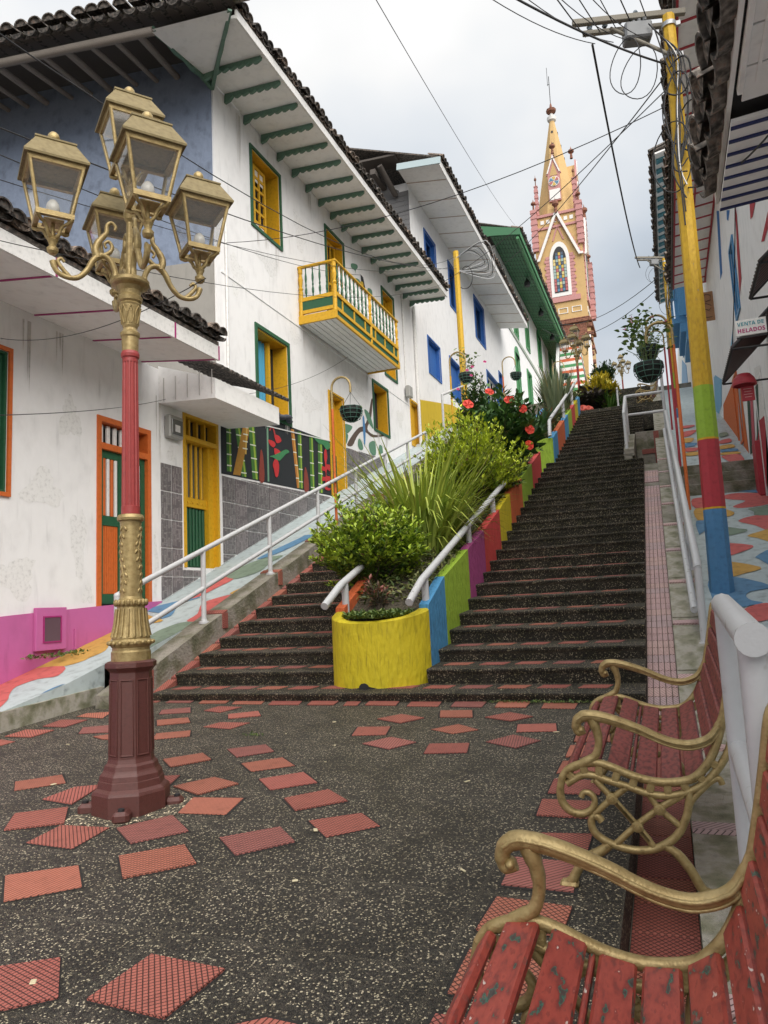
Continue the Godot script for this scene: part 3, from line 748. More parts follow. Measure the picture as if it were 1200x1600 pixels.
func side_kerbs() -> void:
	# low pale kerb along the left of the plaza
	var st := S()
	prism(st, [Vector2(-5, plaza_y(5) - 0.3), Vector2(-5, plaza_y(5) + 0.14), Vector2(4.6, 0.02), Vector2(6.25, 0.12), Vector2(6.25, -0.4)], -5.74, -5.58, Transform3D(SIDE, Vector3.ZERO))
	struct("left_plaza_kerb", st, mats.pale_concrete)
	# sloping kerb between the left pavement and the stair
	var kerb := struct_root("left_stair_kerb")
	st = S()
	prism(st, [Vector2(5.95, -0.3), Vector2(5.95, 0.06), Vector2(6.35, 0.24), Vector2(7.5, 0.70), Vector2(17.3, 4.44), Vector2(23.5, 6.75), Vector2(23.5, 5.0), Vector2(6.4, -0.4)], -5.42, -5.14, Transform3D(SIDE, Vector3.ZERO))
	obj("kerb_wall", st, mats.old_concrete, kerb)
	for k in 7:
		var z := -6.42 - 1.42 * k
		st = S()
		bx(st, Vector3(-5.28, left_kerb(z) + 0.002, z), Vector3(0.3, 0.02, 0.11), Basis(Vector3(1, 0, 0), atan(0.38)))
		bx(st, Vector3(-5.135, left_kerb(z) - 0.10, z), Vector3(0.016, 0.19, 0.11))
		obj("kerb_tile", st, mats["red_tile_diamond_%d" % (k % 4)], kerb)
	# kerb on the right of the gutter, faced with stone-like panels and thin pink strips
	var rk := struct_root("right_stair_kerb")
	st = S()
	prism(st, [Vector2(-4, plaza_y(4) + 0.01), Vector2(6.1, plaza_y(-6.1) + 0.03), Vector2(15.2, nose(-15.2) + 0.02), Vector2(33.5, nose(-33.5) - 0.6), Vector2(33.5, 6.0), Vector2(15.5, 1.5), Vector2(6.1, -0.7), Vector2(-4, -1.3)], 0.0, 0.3, Transform3D(SIDE, Vector3.ZERO))
	obj("kerb_wall", st, mats.pale_concrete, rk)
	for k in 9:
		var z := -6.5 - 1.02 * k
		st = S()
		bx(st, Vector3(0.155, nose(z) + 0.022, z), Vector3(0.305, 0.02, 0.075), Basis(Vector3(1, 0, 0), atan(0.388)))
		obj("kerb_tile", st, mats["pink_tile_%d" % (k % 4)], rk)
		st = S()
		bx(st, Vector3(0.155, nose(z - 0.52) + 0.02, z - 0.52), Vector3(0.304, 0.014, 0.86), Basis(Vector3(1, 0, 0), atan(0.388)), 0.004)
		obj("kerb_panel", st, mats.old_concrete if k in [4, 6, 7] else mats.pale_concrete, rk)
	for k in 5:
		var z := -4.9 + 1.3 * k
		st = S()
		bx(st, Vector3(0.155, plaza_y(z) + 0.036, z), Vector3(0.305, 0.02, 0.09), Basis(Vector3(1, 0, 0), atan(0.07)))
		obj("kerb_tile", st, mats["pink_tile_%d" % ((k + 2) % 4)], rk)
	# the concrete box that cuts into the stair beside the rail
	var box := struct_root("concrete_planting_box")
	st = S()
	span(st, Vector3(-0.62, 3.2, -17.3), Vector3(-0.46, 3.66, -15.56), 0.01)
	prism(st, [Vector2(15.56, 3.6), Vector2(15.56, 3.74), Vector2(17.3, 4.4), Vector2(17.3, 3.6)], -0.615, -0.42, Transform3D(SIDE, Vector3.ZERO))
	obj("cheek_wall", st, mats.old_concrete, box)
	st = S()
	span(st, Vector3(-0.415, 3.0, -17.45), Vector3(0.34, 4.42, -17.25), 0.01)
	obj("back_wall", st, mats.old_concrete, box)
	st = S()
	span(st, Vector3(-0.415, 3.0, -17.24), Vector3(0.30, 3.38, -15.5))
	obj("box_floor", st, mats.old_concrete, box)
	for p in [[-0.30, -0.03, 3.90, 4.01], [-0.03, 0.08, 3.40, 4.40], [0.08, 0.33, 3.93, 4.04]]:
		st = S()
		span(st, Vector3(p[0], p[2], -17.26), Vector3(p[1], p[3], -17.235))
		obj("wall_tile", st, mats.red_tile_diamond_1, box)

func left_kerb(z: float) -> float:
	return along(z, [[5.95, 0.06], [6.35, 0.24], [7.5, 0.70], [17.3, 4.44], [23.5, 6.75]])

# ---------- houses ----------
# A street front is described with a = metres up the street (-z), y and d = metres out from the wall towards the street.
var wx := -6.5
var wd := 1.0

func wp(a: float, y: float, d: float) -> Vector3:
	return Vector3(wx + wd * d, y, -a)

func wb(st: SurfaceTool, a0: float, a1: float, y0: float, y1: float, d0: float, d1: float, bev := 0.0) -> void:
	span(st, wp(a0, y0, d0), wp(a1, y1, d1), bev)

func facade(st: SurfaceTool, a0: float, a1: float, y0: float, y1: float, holes: Array, thick := 0.32) -> void:
	var cuts := [a0, a1]
	for h in holes:
		cuts.append(h[0])
		cuts.append(h[1])
	cuts.sort()
	for i in cuts.size() - 1:
		if cuts[i + 1] - cuts[i] < 0.002:
			continue
		var mid: float = (cuts[i] + cuts[i + 1]) * 0.5
		var ys := []
		for h in holes:
			if mid > h[0] and mid < h[1]:
				ys.append([h[2], h[3]])
		ys.sort_custom(func(p, q): return p[0] < q[0])
		var from := y0
		for p in ys:
			wb(st, cuts[i], cuts[i + 1], from, p[0], -thick, 0.0)
			from = p[1]
		wb(st, cuts[i], cuts[i + 1], from, y1, -thick, 0.0)

func shell(house: Node3D, a0: float, a1: float, y0: float, y1: float, holes: Array, m: Material, deep := 6.0) -> void:
	var st := S()
	facade(st, a0, a1, y0, y1, holes)
	obj("wall", st, m, house)
	st = S()
	wb(st, a0, a0 + 0.25, y0, y1, -deep, -0.32)
	wb(st, a1 - 0.25, a1, y0, y1, -deep, -0.32)
	wb(st, a0 + 0.25, a1 - 0.25, y0, y1, -deep, -deep + 0.25)
	obj("side_wall", st, m, house)
	st = S()
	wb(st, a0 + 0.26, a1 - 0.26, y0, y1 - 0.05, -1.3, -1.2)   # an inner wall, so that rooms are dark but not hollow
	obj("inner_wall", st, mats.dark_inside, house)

func border(st: SurfaceTool, a0: float, a1: float, y0: float, y1: float, w: float, d0: float, d1: float) -> void:
	wb(st, a0 - w, a1 + w, y1, y1 + w, d0, d1)
	wb(st, a0 - w, a1 + w, y0 - w, y0, d0, d1)
	wb(st, a0 - w, a0, y0, y1, d0, d1)
	wb(st, a1, a1 + w, y0, y1, d0, d1)

func lining(st: SurfaceTool, a0: float, a1: float, y0: float, y1: float, deep := 0.3, t := 0.03) -> void:
	wb(st, a0, a1, y1 - t, y1 - 0.003, -deep, -0.004)
	wb(st, a0, a1, y0 + 0.003, y0 + t, -deep, -0.004)
	wb(st, a0 + 0.003, a0 + t, y0 + t, y1 - t, -deep, -0.004)
	wb(st, a1 - t, a1 - 0.003, y0 + t, y1 - t, -deep, -0.004)

# an opening with a flat border on the wall, painted reveals and something behind
func opening(house: Node3D, called: String, h: Array, rim: Material, reveal: Material, back: Material, o := {}) -> MeshInstance3D:
	var st := S()
	border(st, h[0], h[1], h[2], h[3], o.get("w", 0.075), 0.003, o.get("out", 0.03))
	var win := obj(called, st, rim, house)
	st = S()
	lining(st, h[0], h[1], h[2], h[3], o.get("deep", 0.28))
	obj("window_frame" if called == "window" else "frame", st, reveal, win)
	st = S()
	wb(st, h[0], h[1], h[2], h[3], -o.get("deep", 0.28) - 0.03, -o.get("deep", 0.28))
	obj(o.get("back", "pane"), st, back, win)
	return win

func leaf_shutter(win: Node3D, a0: float, a1: float, y0: float, y1: float, d: float, cols: int, rows: int, m: Material) -> void:   # glazed leaf with bars
	var st := S()
	wb(st, a0, a1, y1 - 0.07, y1, d, d + 0.04)
	wb(st, a0, a1, y0, y0 + 0.07, d, d + 0.04)
	wb(st, a0, a0 + 0.06, y0 + 0.07, y1 - 0.07, d, d + 0.04)
	wb(st, a1 - 0.06, a1, y0 + 0.07, y1 - 0.07, d, d + 0.04)
	for c in range(1, cols):
		var a := lerpf(a0, a1, float(c) / cols)
		wb(st, a - 0.02, a + 0.02, y0 + 0.07, y1 - 0.07, d + 0.002, d + 0.036)
	for r in range(1, rows):
		var y := lerpf(y0, y1, float(r) / rows)
		wb(st, a0 + 0.06, a1 - 0.06, y - 0.025, y + 0.025, d + 0.004, d + 0.032)
	obj("shutter", st, m, win)

func barrel() -> ArrayMesh:   # one clay roof tile: a tapering half pipe along local x, hollow side down
	var st := S(1)
	var n := 7
	for k in n:
		var a := PI * k / n
		var b := PI * (k + 1) / n
		var v := []
		for r in [[0.0, 0.082], [0.44, 0.1]]:
			for t in [0.0, 0.016]:
				for g in [a, b]:
					v.append(Vector3(r[0], sin(g) * (r[1] - t) * 0.85, cos(g) * (r[1] - t)))
		quad(st, v[0], v[4], v[5], v[1])
		quad(st, v[2], v[3], v[7], v[6])
		st.set_smooth_group(2)
		quad(st, v[4], v[6], v[7], v[5])
		tri(st, Vector3(0.415, 0.0, 0.0), v[6] - Vector3(0.025, 0, 0), v[7] - Vector3(0.025, 0, 0))   # mortar in the open end
		st.set_smooth_group(1)
	st.generate_normals()
	return st.commit()

func tile_row(roof: Node3D, me: Mesh, a0: float, a1: float, pitch: float, d: float, y: float, fall: float, pans: bool, scl := 1.0, tone := "roof_tile_") -> void:
	var dir := Vector3(wd * cos(fall), -sin(fall), 0)
	var up := Vector3(wd * sin(fall), cos(fall), 0)
	var b := Basis(dir, up, dir.cross(up))
	var n := int((a1 - a0) / pitch)
	for i in n:
		var a := a0 + pitch * (i + 0.5) + rng.randf_range(-0.012, 0.012)
		var w := rng.randf_range(-0.05, 0.05)
		var bb := (b * Basis(Vector3.UP, w) * Basis(Vector3(0, 0, 1), rng.randf_range(-0.03, 0.02))).scaled_local(Vector3.ONE * scl)
		piece("roof_tile", me, Transform3D(bb, wp(a, y + rng.randf_range(-0.006, 0.01), d + rng.randf_range(-0.03, 0.04))), roof, mats["%s%d" % [tone, rng.randi_range(0, 2)]])
		if pans:
			var pb := (b * Basis(Vector3(1, 0, 0), PI)).scaled_local(Vector3(scl, scl * 0.8, scl))
			piece("roof_tile", me, Transform3D(pb, wp(a + pitch * 0.5, y + 0.015, d - 0.04)), roof, mats["%s%d" % [tone, rng.randi_range(0, 2)]])

# eaves: soffit boards, fascia, sloping roof slab and the tiles that show over the edge
func eaves(house: Node3D, a0: float, a1: float, y_wall: float, y_edge: float, d: float, o := {}) -> MeshInstance3D:
	var sof: Material = o.get("soffit", mats.white_boards)
	var st := S()
	var xf := Transform3D(Basis(Vector3(wd, 0, 0), Vector3.UP, Vector3(0, 0, wd)), Vector3(wx, 0, 0))
	var z0 := -a1 if wd > 0 else a0
	var z1 := -a0 if wd > 0 else a1
	prism(st, [Vector2(0.002, y_wall), Vector2(d, y_edge), Vector2(d, y_edge + 0.05), Vector2(0.002, y_wall + 0.05)], z0, z1, xf)
	obj("soffit", st, sof, house)
	st = S()
	prism(st, [Vector2(d + 0.001, y_edge - 0.02), Vector2(d + 0.035, y_edge - 0.02), Vector2(d + 0.035, y_edge + o.get("fascia_h", 0.16)), Vector2(d + 0.001, y_edge + o.get("fascia_h", 0.16))], z0, z1, xf)
	obj("fascia", st, o.get("fascia", mats.white_paint), house)
	var fall: float = o.get("fall", 0.36)
	var top: float = y_edge + o.get("fascia_h", 0.16) + 0.01
	st = S()
	var back: float = o.get("back", -5.0)
	var hip: float = o.get("hip", 0.0)   # the near end slopes back too
	prism(st, [Vector2(d + 0.03, top), Vector2(d + 0.03, top + 0.05), Vector2(back, top + 0.05 + (d - back) * tan(fall)), Vector2(back, top + (d - back) * tan(fall))], z0 + 0.01, z1 - 0.01 - hip, xf)
	if hip > 0.0:
		prism(st, [Vector2(d + 0.03, top), Vector2(d + 0.03, top + 0.05), Vector2(d - 0.5, top + 0.05 + 0.5 * tan(fall)), Vector2(d - 0.5, top + 0.5 * tan(fall))], z1 - hip, z1 - 0.01, xf)
	var roof := obj("roof", st, mats.roof_tile_3, house)
	var me: Mesh = o.mesh
	var scl: float = o.get("scale", 1.0)
	var pitch: float = o.get("pitch", 0.2)
	tile_row(roof, me, a0, a1, pitch, d - 0.30 * scl, top + 0.10 + 0.11, fall, true, scl, o.get("tone", "roof_tile_"))
	for k in o.get("rows", 1) - 1:
		tile_row(roof, me, a0, a1, pitch, d - 0.30 * scl - 0.36 * (k + 1), top + 0.10 + 0.15 + 0.36 * (k + 1) * tan(fall), fall, false, scl, o.get("tone", "roof_tile_"))
	return roof

func wall_tiles(wall: Node3D, a0: float, a1: float, y_low: Callable, y_high: Callable, w: float, h: float, y_ref: float) -> void:   # lilac-grey wall tiles set in white grout, cut along the ground and the top
	var n := int(ceil((a1 - a0) / w))
	for i in n:
		var p0 := a0 + i * w
		var p1 := minf(p0 + w, a1)
		if p1 - p0 < 0.03:
			continue
		for r in range(-8, 12):
			var lo := y_ref - (r + 1) * h
			var hi := y_ref - r * h
			var band := PackedVector2Array([Vector2(p0, y_low.call(p0)), Vector2(p1, y_low.call(p1)), Vector2(p1, y_high.call(p1)), Vector2(p0, y_high.call(p0))])
			if band[2].y < band[1].y or band[3].y < band[0].y:
				continue
			var cut := Geometry2D.intersect_polygons(PackedVector2Array([Vector2(p0, lo), Vector2(p1, lo), Vector2(p1, hi), Vector2(p0, hi)]), band)
			if cut.is_empty():
				continue
			cut = Geometry2D.offset_polygon(cut[0], -0.010)
			if cut.is_empty() or poly_tris(cut[0]).is_empty():
				continue
			var st := S()
			var xf := Transform3D(Basis(Vector3(0, 0, -1), Vector3.UP, Vector3(1, 0, 0)), Vector3(wx, 0, 0))
			prism(st, cut[0], 0.004, 0.013, xf)
			obj("wall_tile", st, mats["lilac_tile_%d" % ((i * 5 + r * 3 + 90) % 3)], wall)

func paint_shapes(list: Array, tones: Dictionary, parent: Node3D, called: String, off: float, wd_: float, x: float, raw := false) -> MeshInstance3D:   # flat paint on a wall, each shape as a thin layer over the one before
	var st := S()
	for k in list.size():
		var f = list[k]
		st.set_color(tones[f[0]])
		var pts: PackedVector2Array
		if raw or f[0] in ["K", "G", "Y", "O", "W"]:
			pts = PackedVector2Array()
			for i in range(1, f.size(), 2):
				pts.append(Vector2(-f[i], f[i + 1]))
		else:
			pts = smooth_poly(f, 1)
			for i in pts.size():
				pts[i].x = -pts[i].x
		var xf := Transform3D(Basis(Vector3(0, 0, -1), Vector3.UP, Vector3(1, 0, 0)), Vector3(x + wd_ * (off + 0.0007 * k), 0, 0))
		sheet(st, pts, xf)
		if f[0] in ["G", "Y", "O"]:   # lit edge and pale rings of a bamboo stem
			var lo := (pts[2] + pts[3]) * 0.5
			var hi := (pts[0] + pts[1]) * 0.5
			var wv := (pts[1] - pts[0]).abs().x
			st.set_color({"G": Color(0.30, 0.42, 0.05), "Y": Color(0.62, 0.40, 0.09), "O": Color(0.62, 0.34, 0.08)}[f[0]])
			xf.origin.x += wd_ * 0.0003
			var edge := PackedVector2Array([hi + Vector2(wv * 0.05, 0), hi + Vector2(wv * 0.34, 0), lo + Vector2(wv * 0.34, 0), lo + Vector2(wv * 0.05, 0)])
			sheet(st, edge, xf)
			st.set_color(Color(0.72, 0.74, 0.62))
			xf.origin.x += wd_ * 0.0002
			for j in 4:
				var c := hi.lerp(lo, 0.17 + 0.22 * j + 0.05 * (k % 3))
				sheet(st, PackedVector2Array([c + Vector2(-wv * 0.5, 0.0), c + Vector2(wv * 0.5, 0.012), c + Vector2(wv * 0.5, -0.008), c + Vector2(-wv * 0.5, -0.02)]), xf)
	return obj(called, st, mats.wall_print, parent)

func left_houses() -> void:
	for k in 3:
		mat("lilac_tile_%d" % k, lin([1.0, 0.86, 1.08][k], [1.0, 0.86, 1.04][k], [1.0, 0.88, 1.05][k]), 0.45, {"tex": tex.weave, "s": Vector3(1.7 + 0.23 * k, 1.5 + 0.1 * k, 1.7 + 0.23 * k)})
	var clay := barrel()
	wx = -6.5
	wd = 1.0
	house_one(clay)
	house_two(clay)
	house_three(clay)
	house_four(clay)

func house_one(clay: Mesh) -> void:
	var h := thing("low_white_house", "single-storey white house with magenta plinth and orange-green double door behind the near lamp post", "house")
	var win := [4.25, 5.80, 2.20, 3.75]
	var door := [7.14, 8.16, 0.95, 3.36]
	var gate := [8.90, 9.82, 1.50, 3.82]
	shell(h, -2.0, 9.86, -1.6, 4.30, [win, door, gate], mats.white_plaster, 5.0)
	# magenta plinth following the pavement
	var st := S()
	var xf := Transform3D(SIDE, Vector3.ZERO)
	prism(st, [Vector2(-2, -1.0), Vector2(8.36, 0.6), Vector2(8.36, 1.02), Vector2(7.5, 0.99), Vector2(5.9, 0.90), Vector2(4.5, 0.80), Vector2(-2, 0.5)], -6.498, -6.472, xf)
	obj("plinth", st, mats.pink_plaster, h)
	st = S()
	wb(st, 6.16, 6.60, 0.50, 0.97, 0.029, 0.075, 0.006)
	wb(st, 6.75, 6.78, 0.42, 0.72, 0.030, 0.05)
	var box := obj("meter_box", st, mats.pink_plaster, h)
	st = S()
	wb(st, 6.27, 6.50, 0.60, 0.86, 0.076, 0.080)
	obj("box_pane", st, mat("dusty_pane", lin(0.12, 0.07, 0.09), 0.3), box)
	st = S()
	border(st, 6.27, 6.50, 0.60, 0.86, 0.016, 0.076, 0.086)
	obj("box_frame", st, mats.magenta_paint, box)
	# window at the picture's edge
	var w := opening(h, "window", win, mats.orange_paint, mats.green_paint, mats.window_glass, {"w": 0.045, "deep": 0.10})
	st = S()
	wb(st, win[0] + 0.04, win[1] - 0.04, win[2] + 0.04, win[3] - 0.04, -0.07, -0.04)
	for k in 4:
		wb(st, win[0] + 0.08 + k * 0.34, win[0] + 0.36 + k * 0.34, win[2] + 0.12, win[3] - 0.12, -0.04, -0.025, 0.006)
	obj("shutter", st, mats.green_paint, w)
	# double door: two panelled leaves under a barred fanlight
	st = S()
	wb(st, door[0], door[0] + 0.07, door[2], door[3], -0.15, 0.02)
	wb(st, door[1] - 0.07, door[1], door[2], door[3], -0.15, 0.02)
	wb(st, door[0] + 0.07, door[1] - 0.07, door[3] - 0.07, door[3], -0.15, 0.02)
	wb(st, door[0] + 0.07, door[1] - 0.07, 2.94, 3.02, -0.15, 0.02)
	var d := obj("door", st, mats.orange_paint, h)
	st = S()
	wb(st, door[0] + 0.07, door[1] - 0.07, 2.0, 3.3, -0.31, -0.28)
	obj("fanlight_glass", st, mats.dark_inside, d)
	st = S()
	wb(st, door[0] + 0.07, door[1] - 0.07, door[2], 0.99, -0.2, -0.01)
	obj("threshold", st, mats.dark_inside, d)
	for k in 6:
		st = S()
		var a := 7.30 + 0.125 * k
		wb(st, a - 0.03, a + 0.03, 3.02, 3.28, -0.10, -0.06, 0.008)
		obj("fanlight_bar", st, mats.white_paint, d)
	for k in 2:
		var a0 := 7.212 + 0.44 * k
		st = S()
		wb(st, a0, a0 + 0.075, 1.0, 2.94, -0.08, -0.03)
		wb(st, a0 + 0.355, a0 + 0.43, 1.0, 2.94, -0.08, -0.03)
		for y in [[1.0, 1.12], [1.98, 2.10], [2.84, 2.94]]:
			wb(st, a0 + 0.075, a0 + 0.355, y[0], y[1], -0.08, -0.032)
		obj("door_leaf", st, mats.green_paint, d)
		st = S()
		wb(st, a0 + 0.075, a0 + 0.355, 1.12, 1.98, -0.075, -0.05)
		for j in 7:
			wb(st, a0 + 0.08 + j * 0.04, a0 + 0.112 + j * 0.04, 1.125, 1.975, -0.05, -0.044)
		obj("door_panel", st, mats.orange_paint, d)
		for j in 4:
			st = S()
			wb(st, a0 + 0.085 + j * 0.07, a0 + 0.133 + j * 0.07, 2.10, 2.84, -0.07, -0.035, 0.006)
			obj("door_bar", st, mats.white_paint if j % 2 == 1 else mats.orange_paint, d)
	weather(h, [[5.95, 1.30, 0.35, 0.28], [6.85, 1.75, 0.16, 0.5], [6.70, 3.2, 0.22, 0.3], [6.30, 2.3, 0.35, 0.25], [7.0, 1.12, 0.12, 0.16], [8.27, 1.5, 0.06, 0.5], [8.62, 3.12, 0.12, 0.16]], [[6.0, 4.2, 0.9], [6.5, 4.22, 0.6], [8.30, 3.9, 1.2]])
	# soffit, fascia, magenta seams, tiled edge
	var roof := eaves(h, -1.5, 8.0, 4.30, 4.13, 1.22, {"mesh": clay, "fall": 0.24, "pitch": 0.19, "rows": 2, "fascia_h": 0.17})
	roof.name = "roof"
	for k in 10:
		st = S()
		var a := 7.98 - 0.92 * k
		var b := Basis(Vector3(0, 0, 1), -atan(0.17 / 1.22))
		bx(st, wp(a, 4.208, 0.62), Vector3(1.22, 0.012, 0.024), b)
		wb(st, a - 0.012, a + 0.012, 4.11, 4.30, 1.256, 1.262)
		obj("soffit_seam", st, mats.magenta_paint, h)
	# electricity meter on the wall
	st = S()
	wb(st, 8.46, 8.78, 3.33, 3.66, 0.003, 0.11, 0.02)
	var m := obj("electric_meter", st, mat("meter_grey", lin(0.33, 0.33, 0.31), 0.4), h)
	st = S()
	wb(st, 8.50, 8.74, 3.38, 3.60, 0.111, 0.125, 0.012)
	obj("meter_glass", st, mat("meter_glass", lin(0.12, 0.12, 0.11), 0.1), m)
	st = S()
	wb(st, 8.56, 8.67, 3.42, 3.52, 0.126, 0.129)
	obj("meter_card", st, mats.white_paint, m)
	# yellow gate door with glass behind bars over a ribbed green panel
	st = S()
	wb(st, gate[0], gate[0] + 0.06, gate[2], gate[3], -0.2, 0.012)
	wb(st, gate[1] - 0.06, gate[1], gate[2], gate[3], -0.2, 0.012)
	wb(st, gate[0] + 0.06, gate[1] - 0.06, gate[3] - 0.06, gate[3], -0.2, 0.012)
	wb(st, gate[0] + 0.06, gate[1] - 0.06, 3.40, 3.47, -0.2, 0.012)
	wb(st, gate[1] - 0.2, gate[1] - 0.06, gate[2], 3.40, -0.19, -0.06)
	wb(st, gate[0] + 0.06, gate[1] - 0.2, 2.42, 2.56, -0.16, -0.10)
	var g := obj("door", st, mats.yellow_paint, h)
	g.set_meta("label", "yellow door with barred glass over a ribbed green panel")
	for k in 4:
		st = S()
		if k == 0:
			wb(st, gate[0] + 0.06, gate[1] - 0.06, 3.47, 3.76, -0.17, -0.16)
		else:
			wb(st, gate[0] + 0.06 + 0.2 * k, gate[0] + 0.10 + 0.2 * k, 3.47, 3.76, -0.15, -0.08)
		obj("fanlight_pane" if k == 0 else "fanlight_bar", st, mats.window_glass if k == 0 else mats.yellow_paint, g)
	for k in 5:
		st = S()
		var a := gate[0] as float + 0.11 + 0.125 * k
		wb(st, a - 0.018, a + 0.018, 2.56, 3.40, -0.14, -0.10, 0.006)
		obj("grille_bar", st, mats.yellow_paint, g)
		st = S()
		ball(st, wp(a, 2.49, -0.095), 0.014, 8)
		obj("rivet", st, mats.yellow_paint, g)
	st = S()
	wb(st, gate[0] + 0.06, gate[1] - 0.2, 2.56, 3.40, -0.17, -0.16)
	obj("door_glass", st, mat("smoked_glass", lin(0.16, 0.16, 0.13), 0.15), g)
	st = S()
	wb(st, gate[0] + 0.06, gate[1] - 0.2, gate[2] + 0.02, 2.42, -0.17, -0.15)
	for k in 8:
		wb(st, gate[0] + 0.075 + 0.083 * k, gate[0] + 0.125 + 0.083 * k, gate[2] + 0.03, 2.41, -0.15, -0.125, 0.01)
	obj("ribbed_panel", st, mats.green_paint, g)
	# tiles beside and under the gate
	var wall: Node3D = h.get_node("wall")
	var ground_f := func(a): return left_y(-a) + 0.01
	wall_tiles(wall, 8.37, 8.86, ground_f, func(_a): return 2.96, 0.245, 0.40, 2.96)
	wall_tiles(wall, 8.86, 9.86, ground_f, func(_a): return 1.47, 0.25, 0.40, 2.96)
	# little boxed canopy over the gate
	var c := obj("canopy", canopy_shape(), mats.white_boards, h)
	for k in 5:
		st = S()
		bx(st, wp(8.34, 3.98, 0.10 + 0.2 * k), Vector3(0.006, 0.34, 0.012))
		obj("canopy_seam", st, mat("seam_grey", lin(0.42, 0.40, 0.38), 0.9), c)
	for k in 16:
		st = S()
		var a := 8.36 + 0.125 * k
		tube(st, curve([wp(a, 4.62, -0.1), wp(a, 4.45, 0.45), wp(a, 4.16, 1.06)], 2), 0.055, 6, 0.5)
		obj("corrugation", st, mats["roof_tile_%d" % (k % 2)], c)

func canopy_shape() -> SurfaceTool:
	var st := S()
	var xf := Transform3D(Basis(Vector3(1, 0, 0), Vector3.UP, Vector3(0, 0, 1)), Vector3(-6.5, 0, 0))
	prism(st, [Vector2(0.003, 3.80), Vector2(0.95, 3.74), Vector2(0.95, 4.02), Vector2(0.003, 4.34)], -10.12, -8.345, xf)
	return st

